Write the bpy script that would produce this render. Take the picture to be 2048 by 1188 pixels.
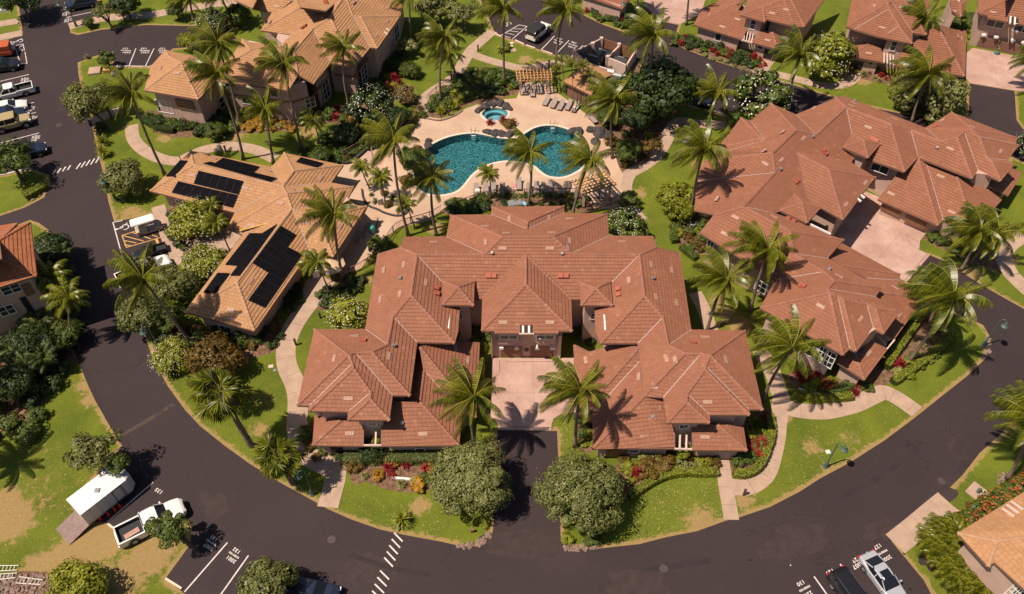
import bpy, bmesh, math, random
import numpy as np
from mathutils import Vector, Matrix, geometry
random.seed(7); RNG = np.random.default_rng(7)
SC = bpy.context.scene
for o in list(bpy.data.objects): bpy.data.objects.remove(o)
COL = SC.collection
# ---------------------------------------------------------------- camera, sky, sun, exposure
FPX, TILT, CAMH = 1700.0, math.radians(40.92), 70.0
cd = bpy.data.cameras.new('camera'); cam = bpy.data.objects.new('camera', cd); COL.objects.link(cam)
cam.location = (0, 0, CAMH); cam.rotation_euler = (TILT, 0, 0)
cd.sensor_width = 36.0; cd.lens = FPX * 36.0 / 2048.0; cd.clip_end = 2000; cd.clip_start = 0.5
SC.camera = cam
SUN_EL, SUN_AZ = math.radians(61.5), math.radians(21)      # shadows run toward +X, a little +Y
tosun = Vector((-math.cos(SUN_EL) * math.cos(SUN_AZ), -math.cos(SUN_EL) * math.sin(SUN_AZ), math.sin(SUN_EL)))
W = bpy.data.worlds.new('World'); SC.world = W; W.use_nodes = True
wn = W.node_tree.nodes; wl = W.node_tree.links
bg = wn['Background']; sky = wn.new('ShaderNodeTexSky'); sky.sky_type = 'NISHITA'; sky.sun_disc = False
sky.sun_elevation = SUN_EL; sky.sun_rotation = math.atan2(tosun.x, tosun.y); sky.air_density = 1.0; sky.dust_density = 1.5
wl.new(sky.outputs[0], bg.inputs[0]); bg.inputs[1].default_value = 0.050
sl = bpy.data.lights.new('sun', 'SUN'); sl.energy = 4.6; sl.angle = math.radians(0.5); sl.color = (1.0, 0.865, 0.72)
so = bpy.data.objects.new('sun', sl); COL.objects.link(so); so.rotation_euler = tosun.to_track_quat('Z', 'Y').to_euler()
so.location = (0, 0, 90)
SC.render.engine = 'CYCLES'
SC.view_settings.view_transform = 'Standard'; SC.view_settings.look = 'None'
SC.view_settings.exposure = 0.42; SC.view_settings.gamma = 1.0; SC.view_settings.use_curve_mapping = False
# ---------------------------------------------------------------- helpers
_s, _c = math.sin(TILT), math.cos(TILT)
def ray(x, y):
    u, v = x - 1024.0, y - 594.0
    return Vector((u, FPX * _s - v * _c, -(v * _s + FPX * _c)))
def G(x, y, z=0.0):
    "photo pixel (2048 wide) -> point of the place on the level z"
    r = ray(x, y); t = (CAMH - z) / -r.z
    return Vector((r.x * t, r.y * t, z))
def upr(bx, by, tx, ty):
    "base pixel and top pixel of an upright thing -> base, top"
    B = G(bx, by); r = ray(tx, ty); k = (B.x * r.x + B.y * r.y) / (r.x ** 2 + r.y ** 2)
    return B, Vector((0, 0, CAMH)) + r * k
def PX(s): return [tuple(float(a) for a in q.split(',')) for q in s.split()]
def setp(o, label=None, cat=None, group=None, kind=None):
    if label: o['label'] = label
    if cat: o['category'] = cat
    if group: o['group'] = group
    if kind: o['kind'] = kind
    return o
def empty(name, loc, label, cat, group=None, rz=0.0):
    o = bpy.data.objects.new(name, None); COL.objects.link(o); o.location = loc; o.rotation_euler = (0, 0, rz)
    o.empty_display_size = 0.3
    return setp(o, label, cat, group)
def newobj(name, me, parent=None, loc=None, kind=None):
    o = bpy.data.objects.new(name, me); COL.objects.link(o)
    if parent is not None: o.parent = parent
    if loc is not None: o.location = loc
    if kind: o['kind'] = kind
    return o
class MB:
    def __init__(s): s.v = []; s.f = []; s.m = []
    def add(s, vs, fs, m=0):
        n = len(s.v); s.v.extend([tuple(p) for p in vs]); s.f.extend([tuple(i + n for i in f) for f in fs]); s.m.extend([m] * len(fs))
    def box(s, c, d, m=0, rz=0.0, M=None):
        x, y, z = d[0] / 2, d[1] / 2, d[2] / 2
        P = [Vector((a, b, e)) for e in (-z, z) for a, b in ((-x, -y), (x, -y), (x, y), (-x, y))]
        R = M if M is not None else Matrix.Rotation(rz, 3, 'Z')
        P = [R @ p + Vector(c) for p in P]
        s.add(P, [(3, 2, 1, 0), (4, 5, 6, 7), (0, 1, 5, 4), (1, 2, 6, 5), (2, 3, 7, 6), (3, 0, 4, 7)], m)
    def beam(s, a, b, w, h, m=0, up=(0, 0, 1)):
        a, b = Vector(a), Vector(b); d = b - a; L = d.length
        if L < 1e-6: return
        x = d / L; y = Vector(up).cross(x)
        if y.length < 1e-4: y = Vector((1, 0, 0)).cross(x)
        y.normalize(); z = x.cross(y)
        s.box((a + b) / 2, (L, w, h), m, M=Matrix((x, y, z)).transposed())
    def tube(s, pts, rad, n=8, m=0, cap=True):
        pts = [Vector(p) for p in pts]; rings = []
        if not isinstance(rad, (list, tuple)): rad = [rad] * len(pts)
        base = len(s.v)
        for i, p in enumerate(pts):
            d = (pts[min(i + 1, len(pts) - 1)] - pts[max(i - 1, 0)]).normalized()
            a = d.cross(Vector((0.3, 1, 0.1))) ; a.normalize(); b = d.cross(a)
            for k in range(n):
                t = 2 * math.pi * k / n; s.v.append(tuple(p + (a * math.cos(t) + b * math.sin(t)) * rad[i]))
        for i in range(len(pts) - 1):
            for k in range(n):
                s.f.append((base + i * n + k, base + i * n + (k + 1) % n, base + (i + 1) * n + (k + 1) % n, base + (i + 1) * n + k)); s.m.append(m)
        if cap:
            s.f.append(tuple(base + k for k in range(n))[::-1]); s.m.append(m)
            s.f.append(tuple(base + (len(pts) - 1) * n + k for k in range(n))); s.m.append(m)
    def lathe(s, c, prof, n=14, m=0):
        base = len(s.v)
        for r, z in prof:
            for k in range(n):
                t = 2 * math.pi * k / n; s.v.append((c[0] + r * math.cos(t), c[1] + r * math.sin(t), c[2] + z))
        for i in range(len(prof) - 1):
            for k in range(n):
                s.f.append((base + i * n + k, base + i * n + (k + 1) % n, base + (i + 1) * n + (k + 1) % n, base + (i + 1) * n + k)); s.m.append(m)
        s.f.append(tuple(base + (len(prof) - 1) * n + k for k in range(n))); s.m.append(m)
    def prism(s, poly, z0, z1, m=0, bottom=False):
        "poly: list of (x,y) ; solid between z0 and z1"
        n = len(poly); P = [Vector((p[0], p[1])) for p in poly]
        if sum(P[i].x * P[(i + 1) % n].y - P[(i + 1) % n].x * P[i].y for i in range(n)) < 0: P.reverse()
        b = len(s.v)
        for z in (z0, z1): s.v.extend([(p.x, p.y, z) for p in P])
        for i in range(n): s.f.append((b + i, b + (i + 1) % n, b + n + (i + 1) % n, b + n + i)); s.m.append(m)
        for t in geometry.tessellate_polygon([[Vector((p.x, p.y, 0)) for p in P]]):
            a, c, d = t
            if (P[c] - P[a]).cross(P[d] - P[a]) < 0: a, c, d = d, c, a
            s.f.append((b + n + a, b + n + c, b + n + d)); s.m.append(m)
            if bottom: s.f.append((b + d, b + c, b + a)); s.m.append(m)
    def mesh(s, name, mats, off=(0, 0, 0), smooth=False):
        me = bpy.data.meshes.new(name)
        if any(off): s.v = [(p[0] - off[0], p[1] - off[1], p[2] - off[2]) for p in s.v]
        me.from_pydata(s.v, [], s.f)
        if not isinstance(mats, (list, tuple)): mats = [mats]
        for m in mats: me.materials.append(m)
        if len(mats) > 1: me.polygons.foreach_set('material_index', s.m)
        if smooth: me.polygons.foreach_set('use_smooth', [True] * len(s.f))
        me.update(); return me
    def obj(s, name, mats, parent=None, off=(0, 0, 0), smooth=False, kind=None, loc=None):
        return newobj(name, s.mesh(name, mats, off, smooth), parent, loc, kind)
def smooth_poly(P, k=4):
    n = len(P); out = []
    P = [Vector((p[0], p[1])) for p in P]
    for i in range(n):
        a, b, c, d = P[i - 1], P[i], P[(i + 1) % n], P[(i + 2) % n]
        for j in range(k):
            t = j / k
            out.append(0.5 * ((2 * b) + (c - a) * t + (2 * a - 5 * b + 4 * c - d) * t * t + (3 * b - a - 3 * c + d) * t ** 3))
    return out
def smooth_line(P, k=5):
    P = [Vector(p) for p in P]; n = len(P); out = []
    for i in range(n - 1):
        a = P[max(i - 1, 0)]; b = P[i]; c = P[i + 1]; d = P[min(i + 2, n - 1)]
        for j in range(k):
            t = j / k
            out.append(0.5 * ((2 * b) + (c - a) * t + (2 * a - 5 * b + 4 * c - d) * t * t + (3 * b - a - 3 * c + d) * t ** 3))
    out.append(P[-1]); return out
def sheet(name, poly, z, mat, holes=(), parent=None, kind=None, th=0.0):
    loops = [[Vector((p[0], p[1], 0)) for p in poly]] + [[Vector((p[0], p[1], 0)) for p in h] for h in holes]
    flat = [p for l in loops for p in l]; mb = MB(); mb.v = [(p.x, p.y, z) for p in flat]
    for t in geometry.tessellate_polygon(loops):
        a, b, c = t
        if (flat[b] - flat[a]).cross(flat[c] - flat[a]).z < 0: b, c = c, b
        mb.f.append((a, b, c)); mb.m.append(0)
    if th:
        n0 = len(mb.v); mb.v += [(p.x, p.y, z - th) for p in flat]; k = 0
        for l in loops:
            n = len(l)
            for i in range(n):
                a, b = k + i, k + (i + 1) % n
                mb.f.append((a, b, n0 + b, n0 + a)); mb.m.append(0)
            k += n
    return mb.obj(name, mat, parent, kind=kind)
# ---------------------------------------------------------------- materials
MATS = {}
def NT(name):
    m = bpy.data.materials.new(name); m.use_nodes = True; t = m.node_tree; b = t.nodes['Principled BSDF']
    MATS[name] = m
    return m, t, b
def mixc(t, fac, a, b, mode='MIX'):
    n = t.nodes.new('ShaderNodeMix'); n.data_type = 'RGBA'; n.blend_type = mode
    if isinstance(fac, float): n.inputs[0].default_value = fac
    else: t.links.new(fac, n.inputs[0])
    for i, q in ((6, a), (7, b)):
        if isinstance(q, tuple): n.inputs[i].default_value = (*q, 1) if len(q) == 3 else q
        else: t.links.new(q, n.inputs[i])
    return n.outputs[2]
def noise(t, scale, detail=4, rough=0.55, vec=None, dist=0.0):
    n = t.nodes.new('ShaderNodeTexNoise'); n.inputs['Scale'].default_value = scale; n.inputs['Detail'].default_value = detail
    n.inputs['Roughness'].default_value = rough; n.inputs['Distortion'].default_value = dist
    t.links.new(vec if vec is not None else pos(t), n.inputs['Vector']); return n.outputs[0]
def pos(t):
    g = t.nodes.new('ShaderNodeNewGeometry'); return g.outputs['Position']
def ramp(t, src, *stops):
    n = t.nodes.new('ShaderNodeValToRGB'); t.links.new(src, n.inputs[0]); e = n.color_ramp.elements
    while len(e) < len(stops): e.new(0.5)
    for i, (p, c) in enumerate(stops): e[i].position = p; e[i].color = (*c, 1) if isinstance(c, tuple) else (c, c, c, 1)
    return n.outputs[0]
def bump(t, b, src, strength=0.3, dist=0.05):
    n = t.nodes.new('ShaderNodeBump'); n.inputs['Strength'].default_value = strength; n.inputs['Distance'].default_value = dist
    t.links.new(src, n.inputs['Height']); t.links.new(n.outputs[0], b.inputs['Normal'])
def island(t):
    g = t.nodes.new('ShaderNodeNewGeometry'); return g.outputs['Random Per Island']
def objrand(t):
    g = t.nodes.new('ShaderNodeObjectInfo'); return g.outputs['Random']
def simple(name, col, rough=0.6, var=0.25, scale=3.0, metal=0.0, fine=40.0, bmp=0.15, spec=0.4, isl=0.0):
    m, t, b = NT(name)
    c2 = tuple(max(0, x * (1 - var)) for x in col); c1 = tuple(min(1, x * (1 + var * 0.6)) for x in col)
    n = noise(t, scale); c = mixc(t, ramp(t, n, (0.35, 0.0), (0.68, 1.0)), c2, c1)
    n2 = noise(t, fine, 3); c = mixc(t, 0.35, c, mixc(t, n2, tuple(x * 0.7 for x in col), tuple(min(1, x * 1.25) for x in col)))
    if isl:
        c = mixc(t, isl, c, mixc(t, island(t), tuple(x * 0.6 for x in col), tuple(min(1, x * 1.4) for x in col)))
    t.links.new(c, b.inputs['Base Color']); b.inputs['Roughness'].default_value = rough; b.inputs['Metallic'].default_value = metal
    b.inputs['Specular IOR Level'].default_value = spec
    if bmp: bump(t, b, n2, bmp, 0.02)
    return m
def tilemat(name, A, B, C, spot):
    m, t, b = NT(name); i = island(t)
    c = ramp(t, i, (0.0, A), (0.4, B), (0.85, C), (0.975, C), (0.99, spot))
    n = noise(t, 0.35, 5, 0.6); c = mixc(t, ramp(t, n, (0.3, 0.0), (0.7, 0.55)), c, tuple(x * 0.72 for x in A))
    n1 = noise(t, 1.6, 5, 0.7); c = mixc(t, ramp(t, n1, (0.52, 0.0), (0.75, 0.35)), c, tuple(min(1, x * 1.25) for x in C))
    n2 = noise(t, 30, 3); c = mixc(t, 0.3, c, mixc(t, n2, tuple(x * 0.6 for x in A), tuple(min(1, x * 1.3) for x in C)))
    t.links.new(c, b.inputs['Base Color']); b.inputs['Roughness'].default_value = 0.72; b.inputs['Specular IOR Level'].default_value = 0.3
    bump(t, b, n2, 0.3, 0.02); return m
def leafmat(name, A, B, C=None, trans=0.3, rough=0.5, spot=None, spotp=0.97):
    m, t, b = NT(name); i = island(t); C = C or B
    stops = [(0.0, A), (0.5, B), (0.9, C)]
    if spot: stops += [(spotp, C), (min(0.999, spotp + 0.01), spot)]
    c = ramp(t, i, *stops)
    n = noise(t, 0.8, 3); c = mixc(t, ramp(t, n, (0.35, 0.0), (0.65, 0.45)), c, tuple(x * 0.6 for x in A))
    o = objrand(t); c = mixc(t, ramp(t, o, (0.0, 0.0), (1.0, 0.3)), c, tuple(x * 1.0 for x in C))
    t.links.new(c, b.inputs['Base Color']); b.inputs['Roughness'].default_value = rough; b.inputs['Specular IOR Level'].default_value = 0.35
    tr = t.nodes.new('ShaderNodeBsdfTranslucent'); t.links.new(c, tr.inputs[0]); mx = t.nodes.new('ShaderNodeMixShader'); mx.inputs[0].default_value = trans
    t.links.new(b.outputs[0], mx.inputs[1]); t.links.new(tr.outputs[0], mx.inputs[2]); t.links.new(mx.outputs[0], t.nodes['Material Output'].inputs[0])
    return m
RED_TILE = tilemat('red_roof_tile', (0.243, 0.096, 0.053), (0.268, 0.108, 0.061), (0.297, 0.122, 0.071), (0.34, 0.17, 0.09))
TAN_TILE = tilemat('tan_roof_tile', (0.36, 0.182, 0.082), (0.395, 0.205, 0.096), (0.44, 0.235, 0.115), (0.48, 0.29, 0.15))
ORANGE_TILE = tilemat('orange_roof_tile', (0.27, 0.085, 0.035), (0.33, 0.115, 0.05), (0.38, 0.14, 0.062), (0.42, 0.2, 0.09))
RED_CAP = tilemat('red_ridge_cap', (0.265, 0.110, 0.067), (0.295, 0.126, 0.080), (0.325, 0.142, 0.094), (0.4, 0.2, 0.14))
TAN_CAP = tilemat('tan_ridge_cap', (0.36, 0.2, 0.11), (0.42, 0.235, 0.135), (0.47, 0.27, 0.16), (0.5, 0.33, 0.2))
UNDER = simple('roof_underlay', (0.05, 0.028, 0.02), 0.9)
FLASH = simple('valley_flashing', (0.42, 0.34, 0.31), 0.5, 0.15)
WHITE = simple('white_paint', (0.74, 0.70, 0.66), 0.5, 0.08)
STUCCO = simple('pink_stucco', (0.50, 0.33, 0.27), 0.85, 0.14, 0.8, fine=12)
STUCCO2 = simple('light_stucco', (0.60, 0.44, 0.37), 0.85, 0.12, 0.8, fine=12)
TRIM = simple('brown_trim', (0.21, 0.105, 0.075), 0.7, 0.15)
DOORW = simple('garage_door_brown', (0.22, 0.105, 0.055), 0.6, 0.2)
m, t, b = NT('window_glass'); b.inputs['Base Color'].default_value = (0.03, 0.035, 0.04, 1); b.inputs['Roughness'].default_value = 0.08; GLASS = m
m, t, b = NT('solar_glass'); n = noise(t, 1.2); t.links.new(mixc(t, n, (0.004, 0.004, 0.006), (0.012, 0.011, 0.013)), b.inputs['Base Color']); b.inputs['Roughness'].default_value = 0.6; b.inputs['Specular IOR Level'].default_value = 0.0; SOLAR = m
BLACKM = simple('black_metal', (0.02, 0.018, 0.018), 0.5, 0.2)
GREY = simple('grey_metal', (0.3, 0.29, 0.28), 0.45, 0.15, metal=0.3)
GREEN_METAL = simple('green_lamp_metal', (0.085, 0.14, 0.115), 0.5, 0.15, metal=0.2)
BROWNM = simple('brown_bollard', (0.09, 0.045, 0.035), 0.6, 0.2)
TERRAV = simple('roof_vent_red', (0.36, 0.10, 0.06), 0.7, 0.15)
SKYL = simple('pale_vent', (0.40, 0.235, 0.175), 0.6, 0.2, fine=25)
WOOD = simple('orange_timber', (0.52, 0.28, 0.12), 0.65, 0.25, 4)
BARK = simple('palm_bark', (0.20, 0.145, 0.11), 0.9, 0.35, 3.0, fine=9, bmp=0.6)
BARK2 = simple('tree_bark', (0.11, 0.075, 0.055), 0.9, 0.35, 3.0, fine=9, bmp=0.6)
SOILM = simple('soil', (0.22, 0.12, 0.075), 0.95, 0.35, 1.5, fine=14, bmp=0.5)
CONC = simple('path_concrete', (0.40, 0.275, 0.20), 0.85, 0.20, 0.9, fine=18, bmp=0.25)
ROCK = simple('lava_rock', (0.055, 0.045, 0.042), 0.85, 0.45, 1.5, fine=8, bmp=0.8)
ROCK2 = simple('brown_rock', (0.24, 0.16, 0.125), 0.85, 0.4, 1.5, fine=8, bmp=0.8)
COPE = simple('pool_coping', (0.66, 0.52, 0.42), 0.7, 0.1)
MARK = simple('road_paint_white', (0.62, 0.55, 0.52), 0.7, 0.25, 2.0, fine=10, bmp=0)
MARKY = simple('road_paint_yellow', (0.50, 0.28, 0.09), 0.7, 0.2, 2.0, fine=10, bmp=0)
m, t, b = NT('court_concrete')
n = noise(t, 0.35, 6, 0.65); c = mixc(t, ramp(t, n, (0.35, 0.0), (0.7, 1.0)), (0.37, 0.222, 0.175), (0.50, 0.335, 0.275))
n2 = noise(t, 1.7, 7, 0.75, dist=1.5); c = mixc(t, ramp(t, n2, (0.54, 0.0), (0.66, 0.5)), c, (0.28, 0.135, 0.10))
t.links.new(c, b.inputs['Base Color']); b.inputs['Roughness'].default_value = 0.8; bump(t, b, noise(t, 20), 0.2, 0.02); COURT = m
m, t, b = NT('pool_deck_concrete')
n = noise(t, 0.25, 6, 0.6); c = mixc(t, ramp(t, n, (0.35, 0.0), (0.7, 1.0)), (0.42, 0.275, 0.185), (0.53, 0.375, 0.27))
n2 = noise(t, 1.1, 7, 0.7, dist=1.0); c = mixc(t, ramp(t, n2, (0.55, 0.0), (0.75, 0.35)), c, (0.34, 0.19, 0.12))
t.links.new(c, b.inputs['Base Color']); b.inputs['Roughness'].default_value = 0.8; bump(t, b, noise(t, 25), 0.2, 0.02); DECK = m
m, t, b = NT('asphalt')
n = noise(t, 0.09, 6, 0.6, dist=0.6); c = mixc(t, ramp(t, n, (0.35, 0.0), (0.7, 1.0)), (0.027, 0.0170, 0.0185), (0.038, 0.024, 0.0250))
n5 = noise(t, 0.045, 4, 0.5); c = mixc(t, ramp(t, n5, (0.55, 0.0), (0.72, 0.55)), c, (0.062, 0.039, 0.036))
n2 = noise(t, 9, 4, 0.7); c = mixc(t, 0.3, c, mixc(t, ramp(t, n2, (0.4, 0.0), (0.65, 1.0)), (0.019, 0.012, 0.013), (0.070, 0.046, 0.046)))
v = t.nodes.new('ShaderNodeTexVoronoi'); v.feature = 'DISTANCE_TO_EDGE'; v.inputs['Scale'].default_value = 0.11
vm = t.nodes.new('ShaderNodeVectorMath'); vm.operation = 'ADD'; nz = t.nodes.new('ShaderNodeTexNoise'); nz.inputs['Scale'].default_value = 0.5; nz.inputs['Detail'].default_value = 6
t.links.new(pos(t), nz.inputs['Vector']); sc_ = t.nodes.new('ShaderNodeVectorMath'); sc_.operation = 'SCALE'; sc_.inputs[3].default_value = 4.0
t.links.new(nz.outputs['Color'], sc_.inputs[0]); t.links.new(pos(t), vm.inputs[0]); t.links.new(sc_.outputs[0], vm.inputs[1]); t.links.new(vm.outputs[0], v.inputs['Vector'])
crk = ramp(t, v.outputs['Distance'], (0.0, 0.75), (0.006, 0.0)); crk = mixc(t, ramp(t, noise(t, 0.13), (0.5, 0.0), (0.56, 1.0)), (0, 0, 0), crk)
c = mixc(t, crk, c, (0.011, 0.008, 0.009))
t.links.new(c, b.inputs['Base Color']); b.inputs['Roughness'].default_value = 0.82; b.inputs['Specular IOR Level'].default_value = 0.35; bump(t, b, n2, 0.35, 0.03); ASPH = m
m, t, b = NT('lawn')
a1 = t.nodes.new('ShaderNodeAttribute'); a1.attribute_name = 'dry'; a2 = t.nodes.new('ShaderNodeAttribute'); a2.attribute_name = 'soil'
n = noise(t, 0.16, 6, 0.62, dist=0.8); g = mixc(t, ramp(t, n, (0.36, 0.0), (0.66, 1.0)), (0.062, 0.105, 0.008), (0.150, 0.190, 0.014))
n3 = noise(t, 0.6, 6, 0.7); g = mixc(t, ramp(t, n3, (0.48, 0.0), (0.75, 0.45)), g, (0.24, 0.215, 0.028))
n2 = noise(t, 5.5, 6, 0.85); g = mixc(t, 0.42, g, mixc(t, ramp(t, n2, (0.35, 0.0), (0.68, 1.0)), (0.035, 0.052, 0.005), (0.245, 0.235, 0.035)))
dn = t.nodes.new('ShaderNodeMath'); dn.operation = 'MULTIPLY_ADD'; n4 = noise(t, 1.6, 9, 0.85); t.links.new(n4, dn.inputs[0]); dn.inputs[1].default_value = 1.5; t.links.new(a1.outputs['Fac'], dn.inputs[2])
dry = mixc(t, noise(t, 3.0, 5), (0.27, 0.165, 0.065), (0.42, 0.27, 0.13))
g = mixc(t, ramp(t, dn.outputs[0], (0.90, 0.0), (1.18, 0.20), (1.62, 0.80)), g, dry)
sn = t.nodes.new('ShaderNodeMath'); sn.operation = 'MULTIPLY_ADD'; t.links.new(n4, sn.inputs[0]); sn.inputs[1].default_value = 0.6; t.links.new(a2.outputs['Fac'], sn.inputs[2])
soil = mixc(t, ramp(t, noise(t, 2.5, 6, 0.7), (0.4, 0.0), (0.65, 1.0)), (0.10, 0.055, 0.032), (0.27, 0.16, 0.10))
g = mixc(t, ramp(t, sn.outputs[0], (0.70, 0.0), (0.86, 1.0)), g, soil)
wn_ = t.nodes.new('ShaderNodeTexVoronoi'); wn_.inputs['Scale'].default_value = 2.2; t.links.new(pos(t), wn_.inputs['Vector'])
g = mixc(t, ramp(t, wn_.outputs['Distance'], (0.0, 0.8), (0.09, 0.0)), g, (0.36, 0.34, 0.10))
t.links.new(g, b.inputs['Base Color']); b.inputs['Roughness'].default_value = 0.9; b.inputs['Specular IOR Level'].default_value = 0.15; bump(t, b, n2, 0.9, 0.09); LAWN = m
# pool water: clear, rippled surface over a plaster basin with ripple light painted in
m, t, b = NT('pool_water')
vv = t.nodes.new('ShaderNodeTexVoronoi'); vv.feature = 'SMOOTH_F1'; vv.inputs['Scale'].default_value = 1.7
nz = t.nodes.new('ShaderNodeTexNoise'); nz.inputs['Scale'].default_value = 1.3; nz.inputs['Detail'].default_value = 3; t.links.new(pos(t), nz.inputs['Vector'])
vm = t.nodes.new('ShaderNodeVectorMath'); vm.operation = 'ADD'; t.links.new(pos(t), vm.inputs[0]); t.links.new(nz.outputs['Color'], vm.inputs[1]); t.links.new(vm.outputs[0], vv.inputs['Vector'])
bn = t.nodes.new('ShaderNodeBump'); bn.inputs['Strength'].default_value = 0.9; bn.inputs['Distance'].default_value = 0.10; t.links.new(vv.outputs['Distance'], bn.inputs['Height'])
gl = t.nodes.new('ShaderNodeBsdfGlossy'); gl.inputs['Roughness'].default_value = 0.12; t.links.new(bn.outputs[0], gl.inputs['Normal'])
tp = t.nodes.new('ShaderNodeBsdfTransparent'); tp.inputs[0].default_value = (0.46, 0.76, 0.80, 1)
fr = t.nodes.new('ShaderNodeFresnel'); fr.inputs[0].default_value = 1.45; t.links.new(bn.outputs[0], fr.inputs['Normal'])
mx = t.nodes.new('ShaderNodeMixShader'); t.links.new(fr.outputs[0], mx.inputs[0]); t.links.new(tp.outputs[0], mx.inputs[1]); t.links.new(gl.outputs[0], mx.inputs[2])
t.links.new(mx.outputs[0], t.nodes['Material Output'].inputs[0]); WATER = m
m, t, b = NT('spa_water'); gl = t.nodes.new('ShaderNodeBsdfGlossy'); gl.inputs['Roughness'].default_value = 0.1; tp = t.nodes.new('ShaderNodeBsdfTransparent'); tp.inputs[0].default_value = (0.62, 0.84, 0.88, 1)
fr = t.nodes.new('ShaderNodeFresnel'); fr.inputs[0].default_value = 1.4; mx = t.nodes.new('ShaderNodeMixShader'); t.links.new(fr.outputs[0], mx.inputs[0]); t.links.new(tp.outputs[0], mx.inputs[1]); t.links.new(gl.outputs[0], mx.inputs[2]); t.links.new(mx.outputs[0], t.nodes['Material Output'].inputs[0]); SPAW = m
m, t, b = NT('pool_plaster_ripple_light')
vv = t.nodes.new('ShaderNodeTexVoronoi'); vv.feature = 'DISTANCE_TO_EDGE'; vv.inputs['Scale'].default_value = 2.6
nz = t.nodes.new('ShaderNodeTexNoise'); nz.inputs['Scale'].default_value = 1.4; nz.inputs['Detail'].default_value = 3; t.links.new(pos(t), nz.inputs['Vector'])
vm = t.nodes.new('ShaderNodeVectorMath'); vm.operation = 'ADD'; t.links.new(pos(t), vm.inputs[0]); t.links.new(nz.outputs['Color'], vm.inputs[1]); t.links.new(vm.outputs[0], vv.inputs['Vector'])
c = mixc(t, ramp(t, vv.outputs['Distance'], (0.0, 1.0), (0.09, 0.25), (0.28, 0.0)), (0.028, 0.082, 0.095), (0.27, 0.42, 0.42))  # pale net: light rippling through the water, painted into the plaster colour
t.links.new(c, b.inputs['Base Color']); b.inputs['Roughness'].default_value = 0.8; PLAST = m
PLAST2 = simple('spa_plaster', (0.30, 0.48, 0.50), 0.7, 0.2, 1.5)
PALM_LEAF = leafmat('palm_leaf', (0.016, 0.030, 0.002), (0.066, 0.088, 0.005), (0.25, 0.24, 0.012), 0.18, 0.34)
PALM_MID = simple('palm_midrib', (0.26, 0.23, 0.035), 0.6)
LEAF_D = leafmat('dark_leaf', (0.014, 0.030, 0.006), (0.030, 0.055, 0.010), (0.060, 0.090, 0.015), 0.2)
LEAF_O = leafmat('olive_leaf', (0.062, 0.080, 0.014), (0.145, 0.160, 0.036), (0.26, 0.255, 0.080), 0.25)
LEAF_T = leafmat('round_tree_leaf', (0.075, 0.095, 0.018), (0.175, 0.190, 0.045), (0.30, 0.295, 0.10), 0.25)
LEAF_M = leafmat('mid_leaf', (0.035, 0.065, 0.010), (0.080, 0.120, 0.016), (0.15, 0.185, 0.028), 0.3)
LEAF_Y = leafmat('yellow_green_leaf', (0.10, 0.135, 0.008), (0.22, 0.24, 0.014), (0.36, 0.35, 0.03), 0.3)
LEAF_P = leafmat('pale_leaf', (0.15, 0.17, 0.04), (0.27, 0.27, 0.08), (0.38, 0.36, 0.13), 0.3)
LEAF_R = leafmat('red_leaf', (0.07, 0.005, 0.012), (0.26, 0.012, 0.024), (0.46, 0.04, 0.03), 0.3)
LEAF_B = leafmat('bronze_leaf', (0.07, 0.052, 0.010), (0.145, 0.092, 0.015), (0.24, 0.135, 0.022), 0.3)
LEAF_G = leafmat('gold_leaf', (0.28, 0.13, 0.012), (0.44, 0.22, 0.018), (0.55, 0.32, 0.03), 0.3)
LEAF_YF = leafmat('yellow_flower', (0.45, 0.28, 0.01), (0.6, 0.38, 0.015), (0.7, 0.5, 0.03), 0.3)
LEAF_RF = leafmat('orange_red_flower', (0.42, 0.03, 0.015), (0.55, 0.09, 0.03), (0.6, 0.18, 0.05), 0.3)
LEAF_WF = leafmat('white_flower', (0.6, 0.52, 0.42), (0.75, 0.68, 0.58), (0.8, 0.74, 0.6), 0.2)
DEADL = leafmat('dead_frond', (0.20, 0.10, 0.05), (0.30, 0.16, 0.08), (0.36, 0.22, 0.12), 0.2)
# ================================================================ THE SETTING
def pip(poly, X, Y):
    "vectorised point in polygon"
    x = np.array([p[0] for p in poly]); y = np.array([p[1] for p in poly]); ins = np.zeros(X.shape, bool)
    j = len(x) - 1
    for i in range(len(x)):
        c = ((y[i] > Y) != (y[j] > Y))
        with np.errstate(divide='ignore', invalid='ignore'):
            xi = (x[j] - x[i]) * (Y - y[i]) / (y[j] - y[i] + 1e-12) + x[i]
        ins ^= c & (X < xi); j = i
    return ins
def segdist(poly, X, Y, closed=True):
    D = np.full(X.shape, 1e9); n = len(poly)
    for i in range(n if closed else n - 1):
        a = poly[i]; b = poly[(i + 1) % n]; dx, dy = b[0] - a[0], b[1] - a[1]; L = dx * dx + dy * dy + 1e-9
        t = np.clip(((X - a[0]) * dx + (Y - a[1]) * dy) / L, 0, 1)
        D = np.minimum(D, np.hypot(X - a[0] - t * dx, Y - a[1] - t * dy))
    return D
def gpoly(s, z=0.0, sm=0):
    P = [G(x, y, z) for x, y in PX(s)]
    return smooth_poly(P, sm) if sm else P
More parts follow.
